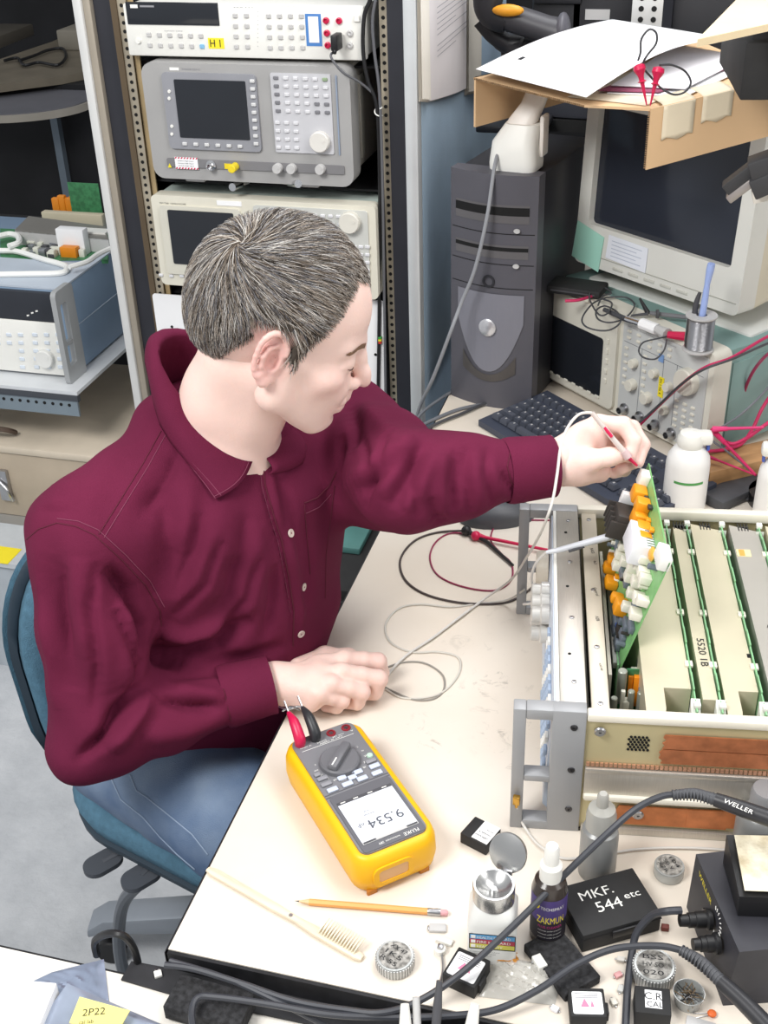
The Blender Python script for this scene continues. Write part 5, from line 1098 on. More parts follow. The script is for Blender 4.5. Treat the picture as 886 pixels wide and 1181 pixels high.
# resting probe across the instrument
T_=thing('oscilloscope_probe','pale grey probe resting across the opened instrument, tip in the raised circuit board','probe',P(630,637,.935))
L3=lambda px,py,z: P(px,py,z)-T_.location
b=MB(); b.tube([L3(630,637,.935),L3(650,633,.94),L3(706,618,.965),L3(712,616,.968)],[.0022,.0038,.0050,.0055],0,12); b.build('barrel',mat('probe_pale','cdd0d6',.4),T_)
b=MB(); b.tube([L3(656,636,.9405),L3(674,630,.9475)],[.0018,.0022],0,8,smooth=False); b.build('marking',dgrey,T_)
b=MB(); b.tube([L3(712,616,.968),L3(724,611,.975)],[.0016,.0008],0,8,smooth=False); b.build('tip',steel,T_)
cable('probe_cable',[P(630,637,.935),P(618,650,.91),P(613,668,.87),P(618,685,.84),P(614,695,.82),P(604,697,.80)],.0018,mat('white_cable','d5d1cb',.45),'pale cable curling from the resting probe down past the terminals','cable')

# ================================================================ bench odds and ends
def hexa(b,q,z0,z1,k=0,c=None,ins=0):
    pts=[P(*t,z1) for t in q]; cc=sum(pts,Vector())/len(pts)
    poly=[((p.x-cc.x)*(1-ins)+cc.x-c.x,(p.y-cc.y)*(1-ins)+cc.y-c.y) for p in pts]
    b.prism(poly,z0-c.z,z1-c.z,k); return b
def pbox(name,label,cat,q,h,m,z0=DZ,extra=None,bev=.0015,group=None):
    pts=[P(*t,z0+h) for t in q]; c=sum(pts,Vector())/4; c.z=z0
    a=az(pts[0],pts[1]); W_=((pts[1]-pts[0]).length+(pts[2]-pts[3]).length)/2; D_2=((pts[3]-pts[0]).length+(pts[2]-pts[1]).length)/2
    T_=thing(name,label,cat,c,a,group); MB().box((-W_/2,-D_2/2,0),(W_/2,D_2/2,h),bev=bev).build('body',m,T_); T_['w']=W_; T_['d']=D_2
    return T_,W_,D_2
def dele(T_): 
    for k in ('w','d'): del T_[k]
bk=blackm
# order of quads: near-left, near-right, far-right, far-left
T_,W_,D_2=pbox('component_box','small black module box with a white label lying between the multimeter and the grey handle','box',((530,960),(561,976),(578,956),(549,941)),.016,bk); dele(T_)
b=MB(); b.box((-W_*.1,-D_2*.5+.002,.016),(W_*.48,D_2*.48,.0166),0); b.at(tr(W_*.2,0,.0167)@rot(rz=PI))
for i,t in enumerate(('calibration','module 4','see log')): b.text(t,-W_*.2,D_2*.2-i*.006,.0028,1)
b.build('label',[paper,ink],T_); MB().box((W_*.5-.001,-.006,.003),(W_*.5+.001,.006,.011),bev=.001).build('socket',hole,T_)
esd=mat('esd_pink','d77f9f',.6)
def esdlabel(T_,W_,D_2,h,x0=-.42,x1=.42,y0=-.42,y1=.35):
    b=MB(); b.prism(rrect(W_*(x1-x0),D_2*(y1-y0),.002,3,W_*(x0+x1)/2,D_2*(y0+y1)/2),h,h+.0005,0)
    cx_=W_*(x0+x1)/2; s=W_*.2; cy_=D_2*(y0+y1)/2
    b.add([(cx_-s,cy_-s*.7,h+.0008),(cx_+s*.2,cy_-s*.7,h+.0008),(cx_-s*.4,cy_+s*.7,h+.0008)],[(0,1,2)],1); b.add([(cx_+s*.35,cy_-s*.7,h+.0008),(cx_+s*.9,cy_-s*.7,h+.0008),(cx_+s*.6,cy_+s*.4,h+.0008)],[(0,1,2)],1)
    for i in range(3): b.box((W_*x0+.003,cy_+D_2*.16+i*.0022,h+.0005),(W_*x1-.004,cy_+D_2*.16+i*.0022+.0008,h+.0007),2)
    b.build('warning_label',[paper,esd,inkg],T_)
for q,lab in ((((511,1123),(548,1140),(566,1107),(528,1091)),'black module box with a pink warning label in front of the solvent bottle'),(((657,1172),(700,1173),(697,1139),(657,1139)),'black module box with a pink triangle label at the bottom edge, left of its pair'),):
    T_,W_,D_2=pbox('component_box',lab,'box',q,.018,bk); dele(T_); esdlabel(T_,W_,D_2,.018); MB().box((W_*.5-.001,-D_2*.3,.002),(W_*.5+.003,D_2*.1,.014),bev=.001).build('latch',bk,T_)
T_,W_,D_2=pbox('component_box','black module box with a small white handwritten label beside the cup of shavings','box',((728,1166),(773,1171),(775,1142),(737,1135)),.022,bk); dele(T_)
b=MB(); b.box((-W_*.22,-D_2*.3,.022),(W_*.25,D_2*.35,.0225),0); b.text('C.R.',-.008,.000,.008,1,.0227); b.text('CAL',-.006,-.008,.006,1,.0227); b.build('label',[paper,ink],T_)
# MKF box
T_,W_,D_2=pbox('storage_box','flat black box hand lettered MKF 544 etc in white','box',((668,1081),(763,1054),(731,1001),(646,1022)),.026,bk); dele(T_)
b=MB(); b.box((-W_/2-.0005,-D_2/2-.0005,.019),(W_/2+.0005,D_2/2+.0005,.0196),0); b.build('lid_seam',hole,T_)
b=MB(); b.text('MKF.',-W_*.30,D_2*.12,D_2*.17,0,.0264,w=W_*.42); b.text('544',-W_*.18,-D_2*.17,D_2*.20,0,.0264,w=W_*.32); b.text('etc',W_*.2,-D_2*.06,D_2*.10,0,.0264,w=W_*.2); b.build('handwriting',inkw,T_)
b=MB(); b.box((-.012,-D_2/2-.003,.012),(.022,-D_2/2,.022),0,.001); b.build('clasp',black,T_)
# foam
foam=mat('black_foam','2c2c2e',.95,var=.5,scale=160,bump=1,bscale=220)
T_,W_,D_2=pbox('foam_pad','dark grey foam pad lying before the MKF box','foam pad',((655,1146),(697,1123),(642,1072),(600,1088)),.012,foam); dele(T_)
# tins
clearp=mat('cloudy_lid_plastic','aeb0ae',.25,.35,var=.15,scale=40)
def tin(px,py,r,h,label,dark=.5,text=None,rim=True,rz=0):
    c=P(px,py,DZ); T_=thing('round_tin',label,'tin',c,rz)
    b=MB(); pr=[(r*.96,0),(r,.002),(r,h-.001),(r*.97,h)]; b.lathe(pr,0,40); b.build('body',clearp,T_)
    b=MB(); b.lathe([(r*.86,h-.0005),(r*.86,h+.0004),(.0001,h+.0004)],0,36)
    b.build('contents',mat('mixed_parts','b3b0aa',.5,.2,var=.0,scale=140,col2='55534f'),T_)
    if rim:
        b=MB()
        for i in range(40): a=2*PI*i/40; b.at(rot(rz=a)@tr(r,0,0)).box((-.0004,-.0007,.002),(.0009,.0007,h-.001),0)
        b.build('ridged_rim',mat('rim_silver','c5c5c4',.3,.4),T_)
    if text:
        b=MB()
        for i,t in enumerate(text): b.text(t,-r*.55,r*.3-i*r*.45,r*.26,0,h+.0007,w=r*1.0)
        b.build('handwriting',ink,T_)
    return T_
tin(456,1112,.0195,.014,'round ridged tin full of dark chips with scribbled lid, right of the wire brush',text=('XX 47','1K5','R 55'),rz=-.4)
tin(771,1008,.0165,.014,'round clear tin with handwriting on the lid beside the lettered black box',text=('104','50 V','X7R'),rz=-.9,rim=False)
tin(753,1126,.0205,.018,'large ridged round tin with white handwriting under the black cable loop',text=('BSS','HV SO','020'),rz=.1)
T_=thing('cup','small clear cup filled with wire shavings beside the soldering station','cup',P(793,1156,DZ)); b=MB(); b.lathe([(.0125,0),(.0155,.016),(.0148,.016),(.0125,.003),(.0001,.003)],0,30); b.build('body',clearp,T_)
b=MB(); rr.seed(4)
for i in range(50):
    a=rr.uniform(0,6.3); r_=rr.uniform(0,.011); p=Vector((r_*math.cos(a),r_*math.sin(a),rr.uniform(.008,.018))); d=Vector((rr.uniform(-1,1),rr.uniform(-1,1),rr.uniform(-.4,.6)))*.005; b.tube([p-d,p+d],.0005,i%2,5,smooth=False)
o=b.build('wire_shavings',[dsteel,mat('shaving_brown','7d6a52',.5,.4)],None,loc=T_.location); tag(o,'tangle of wire shavings in the small clear cup','wire shavings',kind='stuff')
tin_=P(484,983+6,DZ)
# hanging plug lead from the handle (thin pale) 
cable('cable',[P(596,922,.79),P(598,938,.76),P(606,955,.744),P(622,975,.743),P(650,990,.743),P(690,986,.743),P(740,979,.743),P(800,978,.743),P(860,982,.743)],.0016,mat('white_cable','d5d1cb',.45),'pale cable with a brass plug running along the foot of the opened instrument','cable')
b=MB(); b.box((-.004,-.004,-.006),(.004,.002,.006),0,.001); b.cyl(.002,-.012,-.004,0,10); o=b.build('brass_plug',mat('brass','c79b4a',.3,.9),None,loc=P(596,922,.79)); tag(o,'small brass plug on the grey handle of the opened instrument','plug')
# bottles
def hgt(bx,by,ty):
    base=P(bx,by,DZ); d=ray(bx,ty); t=(base.x**2+base.y**2)**.5/math.hypot(d[0],d[1]); return CAMZ+d[2]*t-DZ
c=P(688,1006,DZ); Hb=hgt(688,1006,914); T_=thing('squeeze_bottle','grey squeeze bottle with a clear nozzle standing in front of the opened instrument','bottle',c)
r=.0205; b=MB(); b.lathe([(r*.9,0),(r,.003),(r,Hb*.5),(r*.93,Hb*.57),(r*.6,Hb*.62)],0,36); b.build('body',mat('bottle_grey','8a8b8a',.3,.1,var=.02),T_)
b=MB(); b.lathe([(r*.80,Hb*.60),(r*.80,Hb*.74),(r*.7,Hb*.82),(r*.32,Hb*.86),(r*.30,Hb*.97),(r*.2,Hb),(.0001,Hb)],0,30); b.build('nozzle',mat('cloudy_nozzle','b5b4ae',.25,alpha=.75),T_)
c=P(872,985,DZ); T_=thing('squeeze_bottle','grey jar-like bottle cut off by the right edge beside the black handle','bottle',c); r=.028
b=MB(); b.lathe([(r*.9,0),(r,.003),(r,.055),(r*.8,.066),(r*.55,.070)],0,36); b.build('body',mat('bottle_grey','8a8b8a',.3,.1,var=.02),T_); b=MB(); b.lathe([(r*.62,.068),(r*.62,.095),(r*.55,.1),(.0001,.1)],0,30); b.build('cap',grey,T_)
c=P(631,1078,DZ); Hb=hgt(631,1078,975); r=.0185; T_=thing('spray_bottle','small dark spray bottle with a purple label and white pump top','bottle',c)
b=MB(); b.lathe([(r*.9,0),(r,.003),(r,Hb*.55),(r*.85,Hb*.64),(r*.5,Hb*.68)],0,36); b.build('body',mat('dark_bottle','3a332f',.2,var=.1),T_)
b=MB(); b.lathe([(r*1.006,Hb*.10),(r*1.006,Hb*.30)],0,36,False); b.build('label_black',mat('label_black','26232b',.5),T_)
b=MB(); b.lathe([(r*1.006,Hb*.30),(r*1.006,Hb*.545)],0,36,False); b.build('label_purple',mat('label_purple','4b3c78',.5),T_)
b=MB()
def wrap(b,t,z,h,w,k,r_,a0):
    v,f,tw,th=text_geo(t); s=w/tw; b.add([(r_*math.sin(a0+(p[0]*s-w/2)/r_),-r_*math.cos(a0+(p[0]*s-w/2)/r_),z+p[1]*h/max(th,.5)) for p in v],f,k)
ca_=-math.radians(-10)
wrap(b,'TECHSPRAY',Hb*.44,.0042,.026,2,r*1.012,.35); wrap(b,'ZAKMUN',Hb*.29,.0095,.030,0,r*1.012,.25); wrap(b,'PLUS CLEANER',Hb*.24,.0032,.026,1,r*1.012,.25)
for i in range(3): wrap(b,'contents under pressure',Hb*.20-i*.005,.0022,.026,2,r*1.012,.25)
b.build('lettering',[yellow,mat('magenta_print','c2307f',.6),inkw],T_)
b=MB(); b.ball((r*1.0*math.sin(-.55),-r*1.0*math.cos(-.55),Hb*.47),.005,0,14,(1,.3,1)); b.build('logo_dot',yellow,T_)
b=MB(); b.lathe([(r*.62,Hb*.66),(r*.62,Hb*.80),(r*.5,Hb*.82),(r*.42,Hb*.83),(r*.42,Hb*.96),(r*.32,Hb),(.0001,Hb)],0,30); b.build('pump_top',white,T_)
# solvent dispenser
c=P(568,1090,DZ); Hb=hgt(568,1090,1023); T_=thing('solvent_dispenser','white solvent bottle with a steel dish top, open lid and striped hazard label','bottle',c,math.radians(8))
bwm=mat('translucent_white','dcdcd8',.35,var=.01)
b=MB(); loft(b,[[(x,y,0) for x,y in rrect(.050,.050,.008,4)],[(x,y,Hb*.62) for x,y in rrect(.050,.050,.008,4)],[(x,y,Hb*.82) for x,y in rrect(.040,.040,.012,4)],[(x,y,Hb*.86) for x,y in rrect(.034,.034,.014,4)]]); b.build('body',bwm,T_,sharp=50)
b=MB(); b.lathe([(.0195,Hb*.80),(.0215,Hb*.83),(.0215,Hb*1.02),(.0205,Hb*1.05),(.0185,Hb*1.05),(.012,Hb*.98),(.004,Hb*.95),(.003,Hb*.98),(.0001,Hb*.98)],0,40); b.build('dish_top',mat('dish_steel','bcbcbb',.25,.9),T_)
b=MB(); b.lathe([(.020,0),(.021,.003),(.0205,.005),(.012,.007),(.0001,.0075)],0,36); b.build('lid',mat('dish_steel','bcbcbb',.25,.9),T_,loc=(.014,.034,Hb*1.17),rotm=rot(rx=math.radians(62),rz=math.radians(-28)))
b=MB(); b.box((.008,.017,Hb*.98),(.018,.026,Hb*1.06),0,.001); b.build('hinge',steel,T_)
b=MB(); y_=-.0253
for i,(m_,t) in enumerate((('blue','HEALTH HAZARD'),('red','FIRE HAZARD'),('yellow','REACTIVITY'))):
    z1_=Hb*.52-i*.0068; b.box((-.022,y_-.0002,z1_-.0062),(.023,y_,z1_),i); b.box((-.021,y_-.0005,z1_-.0052),(-.0165,y_-.0002,z1_-.001),3); b.at(tr(0,y_-.0004,0)@FRONT).text(t,-.015,z1_-.0048,.0036,3,w=.034 if i!=2 else .026); b.at(Matrix.Identity(4))
b.box((-.023,y_,Hb*.52-.0215),(.024,y_+.0003,Hb*.52+.001),4); b.at(tr(0,y_-.0002,0)@FRONT)
for i in range(3): b.text('isopropyl alcohol',-.022,Hb*.52-.026-i*.003,.0016,4,w=.03-.004*i)
b.build('hazard_label',[mat('hazard_blue','5a9fd0',.6),mat('hazard_red','b33b4f',.6),mat('hazard_yellow','cfc957',.6),inkw,ink],T_)
# pencil
pa=P(340,1039,DZ+.004); pe=P(517,1053,DZ+.004); T_=thing('pencil','orange hexagonal pencil with a pink eraser lying behind the wire brush','pencil',pa,az(pa,pe)); Lp=(pe-pa).length
M_=rot(ry=PI/2)
b=MB(); b.at(M_).lathe([(.0036,.016),(.0036,Lp-.022)],0,6); b.build('barrel',mat('pencil_orange','e3a35a',.4,var=.03),T_,sharp=20); b=MB(); b.at(M_).lathe([(.0006,.004),(.0036,.017)],0,6); b.build('sharpened_end',mat('pencil_wood','d9b98d',.6),T_); b=MB(); b.at(M_).lathe([(.0001,0),(.0008,.005)],0,8); b.build('lead_tip',ink,T_)
b=MB(); b.at(M_).lathe([(.0037,Lp-.022),(.004,Lp-.020),(.0036,Lp-.016),(.004,Lp-.012),(.0037,Lp-.008)],0,16); b.build('ferrule',steel,T_); b=MB(); b.at(M_).lathe([(.0034,Lp-.008),(.0034,Lp-.002),(.002,Lp),(.0001,Lp)],0,16); b.build('eraser',mat('eraser_pink','dba3a8',.7),T_)
# brush
pa=P(240,1004,DZ); pe=P(418,1108,DZ); Lp=(pe-pa).length; T_=thing('scrubbing_brush','pale wooden toothbrush-like brush with short bristles lying near the bench corner','brush',pa,az(pa,pe))
wood2=mat('pale_wood','d9ccb5',.6,var=.12,scale=14,stretch=(1,12,1))
b=MB(); 
def bs(x,w,h): return [(x,y,z) for y,z in rrect(w,h,.002,2,0,h/2)]
loft(b,[bs(0,.007,.004),bs(.01,.011,.005),bs(Lp*.45,.010,.006),bs(Lp*.6,.008,.006),bs(Lp*.72,.012,.006),bs(Lp*.97,.011,.006),bs(Lp,.007,.005)]); b.build('handle',wood2,T_)
b=MB(); b.at(tr(Lp*.56,0,.0062)).cyl(.0022,0,.0006,0,14); b.build('hanging_hole',steel,T_)
brm=mat('bristle_cream','e6dcc4',.7); 
b=MB()
for i in range(14):
    for j in range(3): 
        x=Lp*.74+i*Lp*.0165; b.tube([(x,-.002+j*.002,.005),(x+.001,.0+j*.004,.010),(x+.002,.009+j*.0035,.013)],.0009,0,5,smooth=False)
b.build('bristles',brm,T_)
# black foam etc. are further left; bag of parts
def crumple(name,label,cat,q,m,seed,amp=.004,n=22,z0=DZ,lift=.004,kind=None):
    pts=[P(*t,z0) for t in q]; c=pts[0]; rg=random.Random(seed); ph=[(rg.uniform(8,26),rg.uniform(8,26),rg.uniform(0,6)) for _ in range(6)]
    b=MB()
    def fn(u,v):
        w=(pts[0].lerp(pts[1],u)).lerp(pts[3].lerp(pts[2],u),v)-c; s=sum(abs(math.sin(a*u+b_*v+p)) for a,b_,p in ph)/6; e=min(u,1-u,v,1-v)*6; e=min(1,e); w.z=.0012+amp*(s**2)*2*e+lift*e; return w
    b.grid(fn,n,n); 
    def fn2(u,v): w=fn(u,v); w.z=.0005; return w
    b.grid(fn2,n,n)
    o=b.build(name,m,None,loc=c,sharp=25); tag(o,label,cat,kind=kind); return o
clearbag=mat('clear_bag','cfcdc6',.15,var=.15,scale=20,alpha=.55)
crumple('plastic_bag','clear crumpled plastic bag of parts lying among the black boxes','bag',((552,1150),(640,1160),(652,1118),(572,1102)),clearbag,3,.004)
b=MB(); rr.seed(8)
for i in range(10): b.tube([(rr.uniform(-.012,.012),rr.uniform(-.008,.008),.004+rr.random()*.006) for _ in range(4)],.0016,0,6)
o=b.build('wire_coil',mat('amber_wire','c98a3a',.35,.3),None,loc=P(582,1107,DZ)); tag(o,'amber wire coil sticking out of the clear plastic bag','wire coil')
def small(name,label,cat,px,py,parts,m,rz=0,z0=DZ):
    b=MB(); 
    for a_,c_,k in parts: b.box(a_,c_,k,.0008)
    o=b.build(name,m,None,loc=P(px,py,z0),rz=rz); tag(o,label,cat); return o
small('connector','white plastic connector lying on the clear bag of parts','connector',622,1118,[((-.008,-.005,.006),(.008,.005,.014),0),((-.006,-.007,.007),(-.003,-.005,.010),1),((.002,-.007,.007),(.005,-.005,.010),1)],[white,steel],-.9)
small('connector','small clear crimp connector left of the solvent bottle','connector',505,1072,[((-.009,-.005,0),(.009,.005,.004),0),((-.011,-.003,.001),(-.009,.003,.003),1)],[lgrey,steel],.2)
small('connector','second clear crimp connector just below the first, left of the solvent bottle','connector',512,1086,[((-.008,-.004,0),(.010,.004,.004),0)],[mat('pale_grey_plastic','d9d8d2',.3)],-.2)
# potentiometer like part with lead
T_=thing('sensor','small white sensor with a steel lead beside the pink labelled box','sensor',P(508,1098,DZ)); b=MB(); b.lathe([(.006,0),(.006,.006),(.005,.007),(.0001,.007)],0,20); b.build('body',white,T_); b=MB(); b.tube([Vector((.002,-.003,.003)),P(511,1118,DZ+.003)-T_.location,P(506,1140,DZ+.003)-T_.location],.0012,0,8); b.build('lead',steel,T_); MB().box((-.003,-.003,.007),(.003,.003,.010),bev=.001).build('cap',steel,T_)
rr.seed(21)
for i,(px,py,hx,lab) in enumerate(((716,1108,'c9c5bd','tiny cream chip part beside the black cable loop, upper'),(713,1126,'d9a0a0','tiny pink chip part beside the black cable loop, middle'),(716,1142,'c4c4c0','tiny silver chip part beside the black cable loop, lower'),(708,1157,'d6d2c6','tiny pale part above the bottom module box'),(640,1165,'d8d8d4','tiny white part left of the bottom module box'))):
    small('small_component',lab,'component',px,py,[((-.004,-.003,0),(.004,.003,.004),0),((-.006,-.001,.001),(-.004,.001,.002),1),((.004,-.001,.001),(.006,.001,.002),1)],[mat('chip_%d'%i if False else 'chip_'+['cream','pink','silver','pale','white'][i],hx,.4),steel],i*.7)
T_=thing('disc_capacitor','orange disc capacitor with two leads at the bottom right','capacitor',P(821,1171,DZ)); b=MB(); b.ball((0,0,.003),.0045,0,14,(1,1,.5)); b.build('body',mat('disc_orange','d9682f',.4),T_); b=MB(); b.tube([(-.003,0,.002),(-.018,-.003,.001)],.0005,0,5,smooth=False); b.tube([(-.003,-.002,.002),(-.016,-.008,.001)],.0005,0,5,smooth=False); b.build('leads',steel,T_)
small('component_box','tiny dark red block by the black box corner','component',767,1072,[((-.004,-.003,0),(.004,.003,.006),0)],[mat('dark_red_block','6d2f26',.5)],.1)
small('adapter','grey flat connector cut off by the bottom edge beside the orange capacitor','connector',808,1184,[((-.014,-.006,0),(.014,.006,.004),0)],[lgrey],-.1)
# soldering station
stn=thing('soldering_station','black soldering station with round connectors on its left face at the right edge','soldering station',P(800,1060,DZ)); so_=stn.location
stm=mat('station_black','34343a',.5,var=.12,scale=30); st2=mat('station_side','2a2a2d',.5)
q0=[P(792,1046,DZ),P(834,1160,DZ),P(985,1150,DZ),P(960,1000,DZ)]; zt2=.815
q1=[P(803,985,zt2),P(853,1098,zt2),P(985,1085,zt2),P(960,968,zt2)]
b=MB(); v=[tuple(p-so_) for p in q0+q1]; b.add(v,[(3,2,1,0),(4,5,6,7),(0,1,5,4),(1,2,6,5),(2,3,7,6),(3,0,4,7)]); b.build('housing',stm,stn)
fx=(q1[0]-q0[0]).normalized(); fy=(q0[1]-q0[0]).normalized(); fn_=fy.cross(fx).normalized()
if fn_.x>0: fn_=-fn_
# frame on left face: X=-fy? build orientation with Z = outward normal
Zf=fn_; Xf=fy; Yf=Zf.cross(Xf).normalized(); RF=Matrix(((Xf.x,Yf.x,Zf.x,0),(Xf.y,Yf.y,Zf.y,0),(Xf.z,Yf.z,Zf.z,0),(0,0,0,1)))
org=q0[0]-so_; fl=(q0[1]-q0[0]).length; fh2=(q1[0]-q0[0]).length
if Yf.z<0: Yf=-Yf
def FP(u,v): return org+Xf*fl*u+fx*fh2*v+Zf*.0004
def conn(u,v,r,L_,name,m,seg=24):
    b=MB(); b.lathe([(r*1.25,0),(r*1.25,.004),(r,.006),(r,L_*.5),(r*.9,L_*.52),(r*.9,L_*.72),(r*.75,L_*.74),(r*.7,L_),(.0001,L_)],0,seg)
    return b.build(name,m,stn,loc=FP(u,v),rotm=RF)
conn(.50,.66,.0085,.032,'connector_plug',black); conn(.72,.62,.0085,.026,'knob',black)
b=MB()
for i in range(14):
    a=math.radians(-120+i*18); b.at(Matrix.Translation(FP(.60,.80))@RF@rot(rz=a)@tr(.014,0,0)).box((-.002,-.0004,0),(.002,.0004,.0006),0)
b.at(Matrix.Translation(FP(.30,.9))@RF).text('WELLER',-.02,-.004,.006,1,.0003,w=.04)
b.build('lettering',[inkw,yellow],stn)
b=MB(); b.cyl(.003,-.001,.001,0,12); b.build('screw',dsteel,stn,loc=FP(.35,.55),rotm=RF)
# sponge tray
spt=thing('sponge_tray','black tray with a worn cream sponge on top of the soldering station','sponge tray',P(848,1010,zt2+.001)); sl=spt.location
def hx(b,qa,za,qb,zb,k=0,ref=None): 
    v=[tuple(P(*t,za)-ref) for t in qa]+[tuple(P(*t,zb)-ref) for t in qb]; b.add(v,[(3,2,1,0),(4,5,6,7),(0,1,5,4),(1,2,6,5),(2,3,7,6),(3,0,4,7)],k); return b
zs=zt2+.032
b=MB(); hx(b,((834,995),(851,1056),(960,1060),(960,992)),zt2+.001,((838,963),(853,1034),(960,1038),(960,962)),zs,0,sl); b.build('tray',black,spt)
b=MB(); hx(b,((848,964),(860,1028),(960,1032),(960,966)),zs-.004,((847,963),(859,1027),(960,1031),(960,965)),zs+.006,0,sl); b.build('sponge',mat('sponge_cream','b5a88c',.95,var=.0,scale=30,bump=.9,bscale=160,col2='f2ecd6'),spt)
# cables of the soldering tools
blkc=mat('rubber_black','3a3c42',.45,var=.05)
def zc_(l): return [P(x,y,z) for x,y,z in l]
cable('iron_cable',zc_([(190,1113,.748),(225,1118,.747),(280,1135,.747),(340,1155,.747),(400,1165,.748),(440,1168,.752),(480,1156,.758),(530,1124,.775),(590,1070,.80),(650,1010,.83),(700,962,.855),(735,932,.875),(765,918,.885),(790,916,.888)]),.0035,blkc,'thick black cable arching from the desk edge up to the iron handle at the right','cable',sub=10)
def iron(label,pts,rs,z0,ring):
    T_=thing('soldering_iron',label,'soldering iron',P(*pts[0])); l=T_.location
    p=[P(*t)-l for t in pts]
    b=MB(); b.tube(p[:3],[.0046,.0055,.0062],0,14)
    n=12
    for i in range(n): 
        t=i/n; 
        a_=(p[0]*(1-t)**2+p[1]*2*t*(1-t)*1.0+p[2]*t*t); a2=(p[0]*(1-t-.03)**2+p[1]*2*(t+.03)*(1-t-.03)+p[2]*(t+.03)**2); b.tube([a_,a2],.0058+.001*t,0,12,smooth=False)
    b.build('strain_relief',mat('strain_grey','4b4c50',.5),T_)
    b=MB(); b.tube(p[2:],rs,0,18); b.build('grip',mat('grip_black','2e2e31',.4),T_); return T_
T_=iron('black soldering iron handle entering from the right edge above the sponge',[(776,917,.887),(800,915,.889),(825,922,.889),(860,934,.889),(920,955,.889)],[.0072,.0085,.009],0,1)
o=MB(); o.at(Matrix.Translation(P(852,930,.899)-T_.location)@rot(rz=-.35)).text('WELLER',-.015,-.003,.006,0,0,w=.03); o.build('lettering',inkw,T_)
cable('iron_cable',zc_([(226,1200,.75),(221,1170,.747),(228,1151,.747),(250,1150,.747),(310,1158,.747),(380,1170,.747),(450,1173,.748),(510,1172,.75),(570,1165,.755),(620,1142,.765),(665,1112,.775),(710,1094,.78),(760,1091,.785),(790,1097,.787)]),.0035,blkc,'black cable snaking along the bottom edge to the second iron handle','cable',sub=10)
T_=iron('second black soldering iron handle lying at the lower right corner',[(786,1096,.787),(808,1108,.788),(832,1132,.788),(862,1160,.788),(900,1200,.788)],[.0072,.0085,.009],0,1)
cable('power_cable',[P(786,1050,.80),P(770,1051,.80)]+zc_([(752,1056,.785),(735,1075,.765),(729,1100,.75),(724,1140,.746),(721,1200,.746)]),.0040,blkc,'black cable dropping from the soldering station connector past the round tin','cable')
cable('power_cable',zc_([(196,1108,.747),(260,1128,.747),(330,1160,.744),(380,1185,.72)]),.0030,blkc,'black cable running beside the thick one over the desk edge at the lower left','cable')
# lower left bench things
crumple('antistatic_bag','silver blue antistatic bag lying flat on the low bench','bag',((20,1141),(128,1172),(120,1107),(60,1122)),mat('antistatic_film','a9b5cc',.3,.6,var=.2,scale=12),5,.0012,z0=BZ,lift=.001)
crumple('antistatic_bag','second silver antistatic bag under the yellow label at the bottom edge','bag',((30,1200),(180,1200),(205,1190),(78,1135)),mat('antistatic_film2','b6c1d4',.28,.6,var=.2,scale=14),9,.0014,z0=BZ+.008,lift=.001)
b=MB(); pts=[P(*t,BZ+.022) for t in ((80,1180),(135,1192),(150,1166),(92,1150))]; c=pts[0]; b.prism([(p.x-c.x,p.y-c.y) for p in pts],0,.0008,0); b.at(rot(rz=.35)).text('2P22',.012,.006,.008,1,.001); b.at(rot(rz=.35)).text('cal lab',.010,-.003,.004,1,.001); o=b.build('yellow_label',[mat('pale_yellow','f0e58a',.7),ink],None,loc=c); tag(o,'pale yellow handwritten label on the antistatic bag','label')
T_,W_,D_2=pbox('carton','white carton corner with a notch at the far left bottom of the low bench','box',((-60,1190),(48,1200),(45,1150),(-20,1110)),.02,paper,z0=BZ); dele(T_)
sheet_c=P(0,1100,BZ)
T_,W_,D_2=pbox('foam_block','black foam block lying across the gap between the two benches','foam block',((186,1160),(277,1186),(290,1150),(213,1118)),.020,foam,z0=BZ+.004); dele(T_)
b=MB(); pts=[P(*t,BZ+.0005) for t in ((140,1131),(205,1150),(420,1196),(620,1240),(640,1200),(440,1164),(152,1110))]; c=pts[0]; b.prism([(p.x-c.x,p.y-c.y) for p in pts],0,.0025,0); o=b.build('rubber_strip',mat('rubber_strip','2b2b2e',.7,var=.2,scale=40),None,loc=c); tag(o,'black rubber strip laid along the joint of the two benches','strip')
small('connector','small cream connector on the black strip at the bench corner','connector',183,1127,[((-.004,-.004,.003),(.004,.004,.007),0),((-.003,.004,.004),(-.001,.007,.005),1),((.001,.004,.004),(.003,.007,.005),1)],[white,steel],.6,BZ)
# black cord over the gap
cable('power_cable',zc_([(112,1102,BZ+.006),(110,1085,.74),(125,1077,.77),(142,1079,.775),(153,1092,.75),(159,1110,.71),(160,1125,.66)]),.0042,black,'short black power cord humped over the edge of the low bench','cable')
# upright tools at the bottom edge
th_=thing('tool_holder','black tool block on the low bench just below the frame holding thin tools','tool holder',P(500,1262,BZ)); MB().box((-.07,-.03,0),(.07,.03,.035),bev=.003).build('block',blackm,th_)
def stickt(label,top,bot,rs,m,name,tipm=None):
    a=P(*bot); c=P(*top); T_=thing(name,label,'tool',a); d=c-a; b=MB(); b.tube([Vector((0,0,0)),d*.75,d],rs,0,12,smooth=False); b.build('shaft',m,T_)
    if tipm: b=MB(); b.tube([d*.88,d*1.0],[rs[2]*1.15,.0006],0,10,smooth=False); b.build('tip',tipm,T_)
stickt('white tipped slim tool at the bottom edge, leftmost of the upright tools',(467,1158,.80),(470,1262,.74),[.006,.006,.004],white,'tweezers')
stickt('clear tube tool standing at the bottom edge next to the white tip',(480,1150,.80),(484,1262,.74),[.004,.004,.0035],lgrey,'glass_tube')
